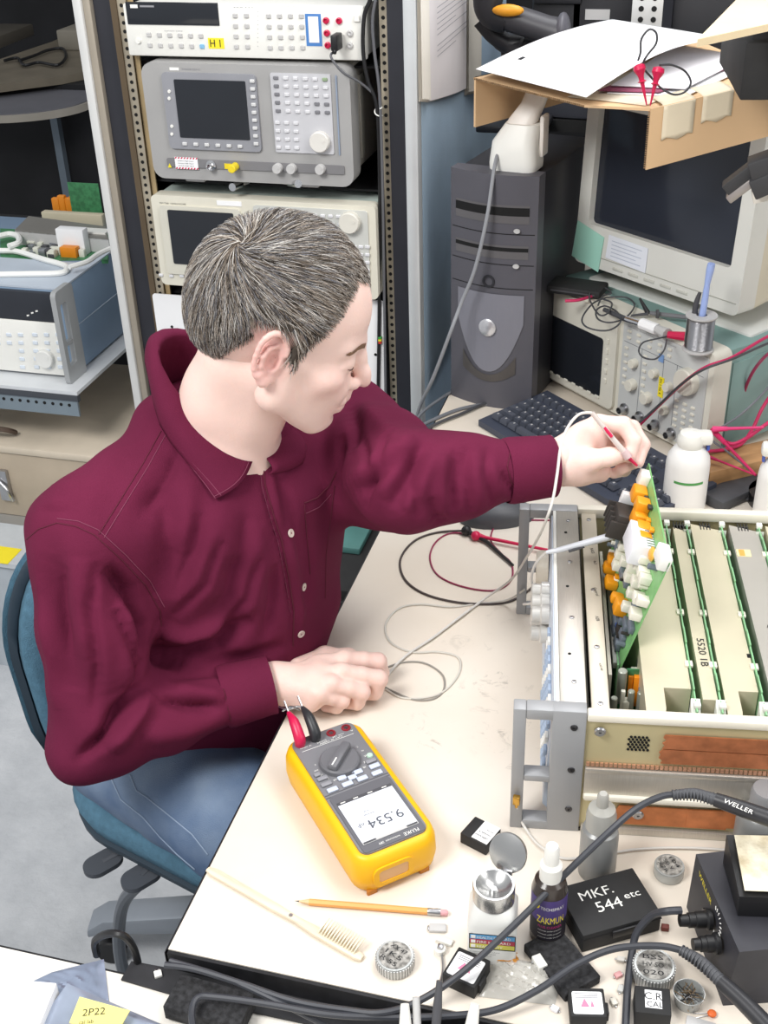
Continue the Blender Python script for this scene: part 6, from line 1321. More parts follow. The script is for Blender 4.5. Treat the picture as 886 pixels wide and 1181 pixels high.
stickt('dark pointed scriber standing at the bottom edge between the tube and the white marker',(507,1131,.82),(497,1262,.74),[.004,.0045,.0028],dgrey,'scriber',mat('pencil_wood','d9b98d',.6))
stickt('white rounded marker tip at the bottom edge, rightmost of the upright tools',(548,1158,.80),(532,1262,.74),[.006,.0065,.0045],white,'marker')
# ================================================================ the man
class Field:
    def __init__(s,lo,hi,h):
        s.lo=np.array(lo,float); s.h=h; s.n=np.ceil((np.array(hi)-s.lo)/h).astype(int)+1; s.V=np.full(s.n,1.0,np.float32)
    def _sub(s,lo,hi):
        a=np.maximum(np.floor((np.array(lo)-s.lo)/s.h).astype(int),0); b=np.minimum(np.ceil((np.array(hi)-s.lo)/s.h).astype(int)+1,s.n)
        if (b<=a).any(): return None,None
        g=np.meshgrid(*[s.lo[i]+s.h*np.arange(a[i],b[i]) for i in range(3)],indexing='ij'); return (slice(a[0],b[0]),slice(a[1],b[1]),slice(a[2],b[2])),np.stack(g,-1).astype(np.float32)
    def _mix(s,sl,d,k,op):
        V=s.V[sl]
        if op=='u': h=np.maximum(k-np.abs(V-d),0)/k; s.V[sl]=np.minimum(V,d)-h*h*k*.25
        else: h=np.maximum(k-np.abs(V+d),0)/k; s.V[sl]=np.maximum(V,-d)+h*h*k*.25
    def cap(s,a,b,ra,rb,k=.01,op='u'):
        a=np.array(a,float);b=np.array(b,float); r=max(ra,rb); m=r+k+3*s.h+.02
        sl,p=s._sub(np.minimum(a,b)-m,np.maximum(a,b)+m)
        if sl is None: return s
        ab=b-a; t=np.clip(((p-a)@ab)/(ab@ab+1e-12),0,1); d=np.linalg.norm(p-a-t[...,None]*ab,axis=-1)-(ra+(rb-ra)*t); s._mix(sl,d,k,op); return s
    def ell(s,c,r,k=.01,op='u',R=None):
        c=np.array(c,float); r=np.array(r,float); m=r.max()+k+3*s.h+.02
        sl,p=s._sub(c-m,c+m)
        if sl is None: return s
        q=p-c
        if R is not None: q=q@R.T
        k0=np.linalg.norm(q/r,axis=-1); k1=np.linalg.norm(q/(r*r),axis=-1)+1e-9; s._mix(sl,k0*(k0-1)/k1,k,op); return s
    def chain(s,pts,rs,k=.01,op='u'):
        for i in range(len(pts)-1): s.cap(pts[i],pts[i+1],rs[i],rs[i+1],k,op)
        return s
    def mesh(s):
        V=s.V; I=V<0; n=V.shape
        c=I[:-1,:-1,:-1].astype(np.int8)
        tot=np.zeros(c.shape,np.int8)
        for dx in (0,1):
            for dy in (0,1):
                for dz in (0,1): tot+=I[dx:n[0]-1+dx,dy:n[1]-1+dy,dz:n[2]-1+dz]
        act=(tot>0)&(tot<8); idx=np.full(c.shape,-1,np.int64); A=np.argwhere(act); idx[act]=np.arange(len(A))
        P_=np.zeros((len(A),3)); W_=np.zeros(len(A))
        cs=[(0,0,0),(1,0,0),(0,1,0),(1,1,0),(0,0,1),(1,0,1),(0,1,1),(1,1,1)]
        ed=[(0,1),(2,3),(4,5),(6,7),(0,2),(1,3),(4,6),(5,7),(0,4),(1,5),(2,6),(3,7)]
        vals=[V[A[:,0]+q[0],A[:,1]+q[1],A[:,2]+q[2]] for q in cs]
        for a,b in ed:
            va,vb=vals[a],vals[b]; m=(va<0)!=(vb<0); t=np.where(m,va/(va-vb+1e-20),0)
            pa=np.array(cs[a]);pb=np.array(cs[b]); P_+=np.where(m[:,None],pa+t[:,None]*(pb-pa),0); W_+=m
        P_=(A+P_/W_[:,None])*s.h+s.lo
        F=[]
        for ax in range(3):
            o=[1,1,1];o[ax]=0
            a0=[slice(1,n[i]-1) if i!=ax else slice(0,n[i]-1) for i in range(3)]; a1=[slice(1,n[i]-1) if i!=ax else slice(1,n[i]) for i in range(3)]
            i0=I[tuple(a0)]; i1=I[tuple(a1)]; E_=np.argwhere(i0!=i1)
            if not len(E_): continue
            fl=i0[E_[:,0],E_[:,1],E_[:,2]]
            base=E_+np.array([0 if i==ax else 1 for i in range(3)])
            u=[i for i in range(3) if i!=ax]
            def g(du,dv): q=base.copy(); q[:,u[0]]-=du; q[:,u[1]]-=dv; return idx[q[:,0],q[:,1],q[:,2]]
            Q=np.stack([g(0,0),g(1,0),g(1,1),g(0,1)],1)
            fx=(fl if ax!=1 else ~fl); Q=np.where(fx[:,None],Q[:,::-1],Q[:,:]) ; F.append(Q[:, ::-1])
        F=np.concatenate(F); F=F[(F>=0).all(1)]; return P_,F
def fix_obj(name,parts,m,parent=None,sm=1):
    V_=[];F_=[];o=0
    for v,f in parts: V_.append(v);F_.append(f+o);o+=len(v)
    V_=np.concatenate(V_);F_=np.concatenate(F_)
    me=bpy.data.meshes.new(name); me.vertices.add(len(V_)); me.vertices.foreach_set('co',V_.astype(np.float32).ravel())
    me.loops.add(F_.size); me.loops.foreach_set('vertex_index',F_.astype(np.int32).ravel()); me.polygons.add(len(F_)); me.polygons.foreach_set('loop_start',np.arange(0,F_.size,F_.shape[1],dtype=np.int32))
    me.polygons.foreach_set('loop_total',np.full(len(F_),F_.shape[1],np.int32)); me.polygons.foreach_set('use_smooth',np.ones(len(F_),bool)); me.update(calc_edges=True); me.validate()
    for mm_ in (m if isinstance(m,list) else [m]): me.materials.append(mm_)
    ob=bpy.data.objects.new(name,me); COL.objects.link(ob); ob.parent=parent; return ob
def relax(v,f,n=1,w=.5):
    for _ in range(n):
        acc=np.zeros_like(v); cnt=np.zeros(len(v))
        for a,b in ((0,1),(1,2),(2,3),(3,0)):
            np.add.at(acc,f[:,a],v[f[:,b]]); np.add.at(acc,f[:,b],v[f[:,a]]); np.add.at(cnt,f[:,a],1); np.add.at(cnt,f[:,b],1)
        v=v*(1-w)+w*acc/np.maximum(cnt,1)[:,None]
    return v
def normals(v,f):
    n=np.cross(v[f[:,2]]-v[f[:,0]],v[f[:,3]]-v[f[:,1]]); N_=np.zeros_like(v)
    for i in range(4): np.add.at(N_,f[:,i],n)
    return N_/np.maximum(np.linalg.norm(N_,axis=1,keepdims=True),1e-12)
from mathutils.bvhtree import BVHTree
def outward(v,f):  # make sure that faces point outwards
    a,b,c=v[f[:,0]],v[f[:,1]],v[f[:,2]]; a2,c2,d2=a,c,v[f[:,3]]
    vol=(np.einsum('ij,ij->i',a,np.cross(b,c))+np.einsum('ij,ij->i',a,np.cross(c,d2))).sum()
    return f if vol>0 else f[:,::-1]
# --- pose
HS=.995; H0=np.array([-.463,1.206,1.2565]); haz,hpi=.27,.385
hF=np.array([math.cos(haz)*math.cos(hpi),math.sin(haz)*math.cos(hpi),-math.sin(hpi)]); hL=np.array([-math.sin(haz),math.cos(haz),0]); hU=np.cross(hF,hL); HM3=np.array([hF,hL,hU])
def hw(p): return H0+HS*(np.array(p,float)@HM3)
Kn=np.array([-.572,1.224,1.085])
taz=math.radians(-29); tF=np.array([math.cos(taz),math.sin(taz),0]); tL=np.array([-math.sin(taz),math.cos(taz),0]); tU=np.array([0,0,1.])
SR=np.array(P(100,618,1.015)); ER=np.array(P(118,838,.775)); WR=np.array(P(318,788,.783))
SLf=np.array([-.452,1.40,1.01]); EL=np.array([-.330,1.228,1.043]); WL=np.array(P(640,531,1.05))
# --- head
hf=Field((-.145,-.105,-.20),(.15,.105,.13),.0017)
hf.ell((-.006,0,.024),(.100,.0765,.086),.01); hf.ell((-.045,0,.0),(.058,.066,.070),.02)
hf.ell((.040,0,-.035),(.053,.060,.072),.02)
for s in (-1,1):
    hf.cap((.012,s*.055,-.070),(.068,s*.018,-.108),.016,.014,.02)
    hf.cap((.015,s*.058,-.03),(.012,s*.055,-.072),.016,.016,.02)
    hf.cap((.084,s*.008,.004),(.072,s*.040,.004),.011,.009,.012)
    hf.ell((.064,s*.040,-.036),(.020,.020,.016),.016)
    hf.ell((.078,s*.022,-.055),(.018,.020,.020),.014)
hf.ell((.055,0,-.085),(.040,.036,.030),.02); hf.ell((.076,0,-.106),(.017,.020,.015),.012)
for s in (-1,1): hf.ell((.100,s*.031,-.014),(.013,.016,.009),.012,'s')
for s in (-1,1): hf.ell((.0780,s*.031,-.014),(.0128,.0150,.0130),.006); 
for s in (-1,1): hf.cap((.088,s*.020,-.012),(.078,s*.046,-.016),.0026,.0022,.003); hf.cap((.087,s*.022,-.024),(.079,s*.043,-.023),.0022,.002,.004)
hf.chain([(.089,0,.0),(.097,0,-.016),(.108,0,-.034),(.1125,0,-.043)],[.0075,.0072,.0075,.0082],.010)
for s in (-1,1): hf.ell((.0995,s*.0115,-.0475),(.0085,.0055,.0065),.007); hf.ell((.106,s*.0065,-.0545),(.005,.003,.003),.002,'s')
hf.cap((.101,0,-.054),(.098,0,-.064),.005,.006,.008)
hf.chain([(.086,-.024,-.0755),(.094,-.012,-.0715),(.0975,0,-.0705),(.094,.012,-.0715),(.086,.024,-.0755)],[.003,.005,.0055,.005,.003],.006)
hf.chain([(.085,-.022,-.079),(.092,-.010,-.083),(.094,0,-.084),(.092,.010,-.083),(.085,.022,-.079)],[.003,.0055,.0062,.0055,.003],.006)
hf.chain([(.090,-.026,-.0768),(.1005,-.010,-.0768),(.103,0,-.0765),(.1005,.010,-.0768),(.090,.026,-.0768)],[.0012]*5,.002,'s')
hf.ell((.097,0,-.0945),(.007,.018,.004),.008,'s')
# ears
for s in (-1,1):
    cx_,cz_=-.006,-.018
    def ep(x,z,o=0): # ear plane: rear flares outward
        return (cx_+x,s*(.0755+o+(-x)*.42+.004),cz_+z)
    hf.ell(ep(.0,-.002,-.004),(.016,.007,.027),.006)
    hel=[]
    for i in range(17):
        a=math.radians(-20+i*15.5); rx_=.0168; rz_=.0305
        hel.append(ep(rx_*math.cos(a)*(1 if a<PI*.9 else .95),rz_*math.sin(a)+.002,.0035))
    hf.ell(ep(.001,.003,.005),(.0115,.0085,.021),.003,'s')
    hf.chain(hel[2:],[.0030+.0006*(i<9) for i in range(15)],.002)
    hf.chain([ep(.004,.016,.001),ep(-.004,.012,.002),ep(-.008,.002,.003),ep(-.007,-.010,.003),ep(-.001,-.017,.002)],[.0026,.003,.0034,.0034,.003],.003)
    hf.ell(ep(.004,-.004,.003),(.0070,.010,.0095),.002,'s')
    hf.ell(ep(.0125,-.006,-.001),(.0045,.0045,.0065),.004)
    hf.chain([ep(-.006,-.022,.003),ep(.001,-.029,.001),ep(.008,-.026,-.002)],[.0055,.0068,.005],.005)
v,f=hf.mesh(); f=outward(v,f); v=relax(v,f,1,.4); head_local=v.copy(); head_f=f; hv=H0+HS*(v@HM3)
del hf
# --- neck / torso core / forearms
def box_of(pts,m): a=np.array(pts); return a.min(0)-m,a.max(0)+m
nk=hw((-.030,0,-.062)); nk2=hw((-.012,0,-.085)); nk3=hw((.018,0,-.105))
lo,hi=box_of([hw((0,0,0)),Kn,SR,SLf,ER,EL,WR,WL,(-.64,1.24,.62)],.14)
bf=Field(lo,hi,.0045)
bf.chain([nk,nk+(Kn-nk)*.5,Kn,Kn+np.array([-.01,0,-.06])],[.053,.056,.062,.075],.02)
bf.chain([nk3,Kn+tF*.03+np.array([0,0,.0])],[.024,.045],.03)
bf.cap(hw((0,-.055,-.05)),Kn+tF*.045+tL*.01,.012,.012,.03)
bf.chain([Kn+np.array([0,0,-.06]),(-.60,1.24,.85),(-.64,1.25,.66)],[.09,.10,.11],.03)
bf.chain([SLf,EL,WL],[.030,.026,.025],.02); bf.chain([SR,ER,WR],[.030,.026,.026],.02); bf.cap(SR,SLf,.05,.05,.03)
v2,f2=bf.mesh(); f2=outward(v2,f2); v2=relax(v2,f2,2,.5); del bf
# --- right hand (on the bench)
def R3(px,py,z): return np.array(P(px,py,z))
rf=Field(*box_of([WR,R3(450,745,.76),R3(450,830,.80),R3(330,740,.8)],.05),.0016)
rf.chain([WR+(ER-WR)*.22,WR,R3(330,788,.786)],[.031,.0265,.026],.01)
mcp=[R3(397,759,.797),R3(394,774,.800),R3(382,788,.797),R3(368,799,.790)]
pip=[R3(436,763,.778),R3(437,783,.779),R3(417,798,.775),R3(394,808,.770)]
dip=[R3(440,776,.758),R3(432,798,.757),R3(412,810,.755),R3(388,815,.753)]
tp_=[R3(424,783,.751),R3(414,800,.750),R3(398,810,.749),R3(376,814,.749)]
for i in range(4):
    a=WR+(mcp[i]-WR)*.18; w=[.0150,.0155,.0150,.0135][i]
    rf.chain([a,a+(mcp[i]-a)*.55,mcp[i]-np.array([0,0,.0045])],[.015,.0145,.0115],.012)
for i in range(4):
    r_=[.0117,.0119,.0113,.0104][i]
    rf.chain([mcp[i]-np.array([0,0,.003]),mcp[i]+(pip[i]-mcp[i])*.55,pip[i],dip[i],tp_[i]],[r_*1.08,r_*.96,r_,r_*.88,r_*.8],.0035)
    rf.ell(mcp[i]+np.array([0,0,.0035]),(.008,.008,.005),.008)
rf.cap((mcp[0]+mcp[1])/2-np.array([.02,0,.012]),(mcp[2]+mcp[3])/2-np.array([.02,0,.010]),.016,.013,.012)
rf.cap(WR+(mcp[3]-WR)*.3-np.array([0,0,.012]),mcp[3]-np.array([.012,0,.018]),.014,.013,.012)
th=[R3(345,772,.775),R3(375,757,.768),R3(402,757,.762),R3(420,768,.757)]
rf.chain(th,[.016,.013,.0105,.0085],.008)
# tendons and veins
for i in range(4): rf.cap(WR+(mcp[i]-WR)*.35+np.array([0,0,.0125]),mcp[i]+np.array([0,0,.003]),.0022,.0028,.008)
v3,f3=rf.mesh(); f3=outward(v3,f3); v3=relax(v3,f3,1,.4); del rf
# --- left hand (holding the probe)
G0=float(np.dot(np.array(P(715,528,1.05))-np.array([0,0,CAMZ]),RW[:,2]))
def HP(px,py,d=0): return np.array([0,0,CAMZ])+ray(px,py)*(G0+d)
lf=Field(*box_of([WL,HP(745,480,.0),HP(745,560,.06),HP(650,480,.06),HP(640,560,-.02)],.045),.0016)
wl=HP(640,533,.012)
lf.chain([EL+(WL-EL)*.6,wl,HP(655,527,.012)],[.030,.0268,.0255],.01)
im=HP(690,489,.010); mm2=HP(700,493,.028); rm=HP(702,505,.044); pm=HP(698,520,.056)
for a,r_ in ((im,.0145),(mm2,.015),(rm,.014),(pm,.013)): lf.chain([HP(652,524,.015)*.8+a*.2,wl*.35+a*.65,a],[.017,.016,r_*.86],.014)
# palm heel / thumb mound
lf.chain([HP(650,540,.004),HP(668,543,.004),HP(692,545,.018)],[.020,.0165,.013],.014)
lf.chain([HP(658,538,-.004),HP(680,531,-.012),HP(703,527,-.012),HP(720,525,-.006)],[.0185,.0135,.0108,.0086],.008)
lf.cap(HP(676,515,.02),HP(690,535,.03),.013,.012,.012)
# fingers
lf.chain([im,HP(719,490,.002),HP(731,508,-.002),HP(727,527,-.003)],[.0118,.0104,.0094,.0076],.004)
lf.chain([mm2,HP(729,494,.020),HP(741,513,.014),HP(736,533,.006)],[.0118,.0104,.0095,.0078],.004)
lf.chain([rm,HP(726,512,.040),HP(731,532,.030),HP(716,541,.014)],[.0112,.0100,.0092,.0078],.004)
lf.chain([pm,HP(716,528,.050),HP(720,542,.038),HP(708,546,.022)],[.0102,.009,.0082,.0068],.004)
v4,f4=lf.mesh(); f4=outward(v4,f4); v4=relax(v4,f4,1,.4); del lf
# --- skin
def skinmat():
    m=mat('skin','ebcbc0',.5,var=.05,scale=18,bump=.15,bscale=350,spec=.35); b=m.node_tree.nodes['Principled BSDF']
    b.inputs['Subsurface Weight'].default_value=.12; b.inputs['Subsurface Radius'].default_value=(.012,.005,.003); b.inputs['Subsurface Scale'].default_value=.6
    N=m.node_tree.nodes; L=m.node_tree.links; at=N.new('ShaderNodeAttribute'); at.attribute_name='flush'; mx=N.new('ShaderNodeMixRGB'); mx.blend_type='MIX'
    src=b.inputs['Base Color'].links[0].from_socket; L.new(at.outputs['Fac'],mx.inputs[0]); L.new(src,mx.inputs[1]); mx.inputs[2].default_value=(*lin('d48a86'),1); L.new(mx.outputs[0],b.inputs['Base Color']); return m
skin=skinmat()
man=thing('person','man with short greying hair in a burgundy shirt, holding a probe over the bench','person',(-.64,1.25,0))
o0m=np.array([-.64,1.25,0])
body=fix_obj('body',[(hv-o0m,head_f),(v2-o0m,f2),(v3-o0m,f3),(v4-o0m,f4)],skin,man)
fl=np.zeros(len(body.data.vertices),np.float32)
e_=(np.abs(head_local[:,1])>.074)&(head_local[:,0]<.016)&(head_local[:,0]>-.03)&(head_local[:,2]<.02)&(head_local[:,2]>-.055); fl[:len(hv)][e_]=0
for s in (-1,1): d_e=np.sqrt(((head_local[:,0]+.010)/.024)**2+((head_local[:,2]+.016)/.036)**2)+np.clip((.074-np.abs(head_local[:,1]))/.004,0,3); fl[:len(hv)]=np.maximum(fl[:len(hv)],.42*np.clip(1.6-d_e,0,1))
def fsp(c,r,a):
    d=np.linalg.norm(head_local-np.array(c),axis=1); fl[:len(hv)]=np.maximum(fl[:len(hv)],a*np.exp(-(d/r)**2))
for s in (-1,1): fsp((.07,s*.045,-.04),.02,.25); fsp((.085,s*.012,-.078),.012,.5)
fsp((.112,0,-.045),.012,.35)
if len(fl)>=len(hv)+len(v2)+len(v3)+len(v4):
    o1=len(hv)+len(v2)
    for pts,vv in ((pip+tp_,v3),([HP(727,527,-.003),HP(720,525,-.006),HP(736,533,.006)],v4)):
        for q_ in pts: d=np.linalg.norm(vv-q_,axis=1); fl[o1:o1+len(vv)]=np.maximum(fl[o1:o1+len(vv)],.22*np.exp(-(d/.012)**2))
        o1+=len(vv)
at_=body.data.attributes.new('flush','FLOAT','POINT'); at_.data.foreach_set('value',fl)
# eyes, brows, lashes, lips
def surf(tree,px,py):
    o_=Vector((0,0,CAMZ)); d_=Vector(ray(px,py)).normalized(); return tree.ray_cast(o_,d_)
def lnear(tree,p): return tree.find_nearest(Vector(p))
tH=BVHTree.FromPolygons([tuple(x) for x in head_local],[tuple(int(i) for i in q_) for q_ in head_f])
def addlocal(mb,name,m): # mesh in head-local coordinates -> child
    mb.v=[tuple(hw(p)-o0m) for p in mb.v]; return mb.build(name,m,man)
for s in (-1,1):
    b=MB(); b.ball((.0776,s*.031,-.0175),.0126,0,20); b.ball((.0868,s*.0305,-.0205),.0045,1,14,(.7,1,1)); addlocal(b,'eye',[mat('eye_white','d9d2cc',.2),mat('iris','4d5a60',.2)])
    b=MB(); pts=[]
    for i in range(9): t=i/8; q_=lnear(tH,(.095-.012*abs(t-.3),s*(.019+.028*t),-.0175-.002*math.sin(PI*t))); pts.append(q_[0]+q_[1]*.0006)
    b.tube(pts,[.0004,.0007,.0009,.0009,.0009,.0009,.0008,.0006,.0003],0,6,sub=2); addlocal(b,'eyelashes',mat('lash','5a443a',.8))
    b=MB(); rg=random.Random(5)
    for i in range(320):
        t=rg.random(); z_=.0045+.006*math.sin(PI*min(1,t*1.2))*.6+rg.uniform(-.0036,.0036)*(1-.6*t); q_=lnear(tH,(.10-.02*t,s*(.012+.038*t),z_)); p0_=q_[0]+q_[1]*.0003; d_=Vector((-.35,s*1,.25-.5*t)).normalized(); d_=(d_-q_[1]*d_.dot(q_[1])).normalized(); b.tube([p0_,p0_+d_*.003+q_[1]*.0008,p0_+d_*.006+q_[1]*.0006],[.0003,.0003,.0001],0,3,sub=1)
    addlocal(b,'eyebrow',mat('brow_hair','8a6c55',.8))
# --- hair
PHI=[0,22,38,50,60,67,74,82,90,100,118,140,160,180]; ZL=[.073,.080,.060,.030,.0,-.040,-.046,-.014,.006,.004,-.028,-.062,-.076,-.080]
def hairmask(p):
    phi=np.degrees(np.arctan2(np.abs(p[:,1]),p[:,0]+.012)); return p[:,2]-np.interp(phi,PHI,ZL)
earish=lambda p:(np.abs(p[:,1])>.0735)&(p[:,0]<.02)&(p[:,0]>-.036)&(p[:,2]<.02)
NL=normals(head_local,head_f)
hm=hairmask(head_local); em=earish(head_local)
keep=(hm>0)&~em; fk_=keep[head_f].all(1); F2=head_f[fk_]; used=np.unique(F2); mp_=np.full(len(head_local),-1); mp_[used]=np.arange(len(used))
capv=head_local[used]+NL[used]*(np.clip(hm[used]/.03,0,1)[:,None]*.0055+.0006)
hairc=[mat('hair_dark','453d36',.55,spec=.4),mat('hair_brown','7c6f62',.5,spec=.4),mat('hair_light','b3a79b',.5,spec=.4),mat('hair_silver','dcd8d2',.45,spec=.4),mat('hair_slate','818289',.5,spec=.4)]
rng=np.random.default_rng(11)
cen=head_local[F2].mean(1); ar_=np.linalg.norm(np.cross(head_local[F2[:,2]]-head_local[F2[:,0]],head_local[F2[:,3]]-head_local[F2[:,1]]),axis=1)
NST=15000; pick=rng.choice(len(F2),NST,p=ar_/ar_.sum()); roots=cen[pick]+rng.normal(size=(NST,3))*.0006
capt=BVHTree.FromPolygons([tuple(x) for x in capv],[tuple(int(mp_[i]) for i in q_) for q_ in F2])
whorl=np.array([-.066,-.030,.072])
hmr=hairmask(roots); RNG=[]
lenr=np.interp(hmr,[0,.02,.05,.09],[.007,.013,.024,.033])*rng.uniform(.75,1.2,NST)
lift0=np.interp(hmr,[0,.02,.06],[.0015,.0035,.0062])
SEG=5; S=np.zeros((NST,SEG+1,3)); 
for i in range(NST):
    q_=capt.find_nearest(Vector(roots[i])); p=np.array(q_[0]); n_=np.array(q_[1]); d=p-whorl; dist=np.linalg.norm(d)
    sw=np.cross(n_,d); d=d/max(dist,1e-6)+(.9*math.exp(-dist/.03)+.12)*sw/max(np.linalg.norm(sw),1e-6); 
    if p[2]<.03: d=d+np.array([.15 if p[0]>0 else .0,0,-.8])
    if p[0]>.03 and p[2]>.05: d=d+np.array([.35,-.35,0])
    d=d-n_*(d@n_); d/=max(np.linalg.norm(d),1e-6); cl=rng.normal(size=3)*.16; d=d+cl; d/=np.linalg.norm(d)
    S[i,0]=p; L_=lenr[i]/SEG; x=p
    up=lift0[i]*rng.uniform(.5,1.3)
    for j in range(SEG):
        x=x+d*L_; q_=capt.find_nearest(Vector(x)); b0=np.array(q_[0]); nn=np.array(q_[1]); t=(j+1)/SEG
        hgt_=(x-b0)@nn; tgt=up*math.sin(min(1,t*1.1)*PI*.55); x=x+nn*(tgt-hgt_)*.75; d=d-nn*(d@nn)*.6; d/=np.linalg.norm(d)
        S[i,j+1]=x
        
# ribbons as thin three-sided tubes
T=np.gradient(S,axis=1); T/=np.linalg.norm(T,axis=2,keepdims=True)+1e-9
ref=rng.normal(size=(NST,1,3)); A1=np.cross(T,ref); A1/=np.linalg.norm(A1,axis=2,keepdims=True)+1e-9; A2=np.cross(T,A1)
rad=np.linspace(1,.25,SEG+1)[None,:,None]*(.00042*rng.uniform(.7,1.3,(NST,1,1)))
ringv=np.stack([S+(A1*math.cos(a)+A2*math.sin(a))*rad for a in (0,2.094,4.189)],2) # N,SEG+1,3,3
HV=ringv.reshape(-1,3); base=(np.arange(NST)*(SEG+1)*3)[:,None,None]
j_=np.arange(SEG)[None,:,None]*3; k_=np.arange(3)[None,None,:]; k2=(k_+1)%3
Fh=np.stack([base+j_+k_,base+j_+k2,base+j_+3+k2,base+j_+3+k_],-1).reshape(-1,4)
allv=np.concatenate([capv,HV]); allf=np.concatenate([mp_[F2],Fh+len(capv)])
hair=fix_obj('hair',[(H0+HS*(allv@HM3)-o0m,allf)],hairc,man); hair['kind']='stuff'
front=np.clip((roots[:,0]+.02)/.09,0,1); side=np.clip((-roots[:,2]+.05)/.1,0,1)
u_=rng.random(NST); mi=np.where(u_<.30,0,np.where(u_<.62,1,np.where(u_<.84,2,3))); back=rng.random(NST)<(1-front)*.55; mi=np.where(back&(mi==1),4,mi); mi=np.where((rng.random(NST)<front*.3)&(mi==0),2,mi)
mats_=np.concatenate([np.full(len(F2),0),np.repeat(mi,SEG*3)]).astype(np.int32)
if len(hair.data.polygons)==len(mats_): hair.data.polygons.foreach_set('material_index',mats_)
# --- shirt
lo,hi=box_of([Kn+np.array([0,0,.03]),SR,SLf,ER,EL,WL,WR,(-.66,1.25,.62),(-.5,1.15,.7)],.15)
sfl=Field(lo,hi,.0042)
Rt=np.array([tF,tL,tU]); lean=math.radians(14); cl_,sl_=math.cos(lean),math.sin(lean); Rl=np.array([[cl_,0,-sl_],[0,1,0],[sl_,0,cl_]])@Rt
sfl.ell((-.575,1.235,.945),(.125,.185,.155),.04,R=Rl); sfl.ell((-.585,1.235,.80),(.130,.165,.16),.05,R=Rl); sfl.ell((-.625,1.25,.66),(.150,.180,.115),.05,R=Rl)
sfl.ell((-.60,1.23,1.01),(.105,.17,.10),.04,R=Rl)
sfl.cap(SR,SLf,.064,.064,.04); sfl.cap(Kn+np.array([-.02,0,-.028]),SR*.8+Kn*.2,.060,.058,.04); sfl.cap(Kn+np.array([-.02,0,-.028]),SLf*.8+Kn*.2,.060,.058,.04)
cR1=R3(313,789,.784); cR0=cR1+(ER-cR1)/np.linalg.norm(ER-cR1)*.062
sfl.chain([SR,SR*.55+ER*.45+np.array([0,-.0,0]),ER,ER*.5+cR0*.5,cR0],[.070,.066,.061,.050,.0385],.022)
cL1=HP(637,537,.010); cL0=cL1+(EL-cL1)/np.linalg.norm(EL-cL1)*.058
sfl.chain([SLf,SLf*.4+EL*.6,EL,EL*.5+cL0*.5,cL0],[.070,.064,.059,.050,.0385],.03)
sfl.cap(np.array(P(475,590,.97)),np.array(P(420,575,.97)),.028,.03,.05)
sfl.cap(ER,R3(86,874,.752),.052,.030,.03)
# neck hole
sfl.ell(Kn+np.array([-.035,.01,.005]),(.075,.075,.05),.03); sfl.cap(Kn+np.array([.005,0,-.01]),Kn+np.array([.01,0,.08]),.050,.066,.01,'s')
v,f=sfl.mesh(); f=outward(v,f); v=relax(v,f,2,.5); del sfl
def tree_of(v,f): return BVHTree.FromPolygons([tuple(x) for x in v],[tuple(int(i) for i in q_) for q_ in f])
tS=tree_of(v,f); NS=normals(v,f)
def polyon(tree,pts,step=6):
    out=[]
    for (x0,y0),(x1,y1) in zip(pts[:-1],pts[1:]):
        n=max(1,int(math.hypot(x1-x0,y1-y0)/step))
        for i in range(n+1):
            h_=surf(tree,x0+(x1-x0)*i/n,y0+(y1-y0)*i/n)
            if h_[0] is not None: out.append((np.array(h_[0]),np.array(h_[1])))
    runs=[[]]
    for q_ in out:
        if runs[-1] and np.linalg.norm(q_[0]-runs[-1][-1][0])>.022: runs.append([])
        runs[-1].append(q_)
    return max(runs,key=len)
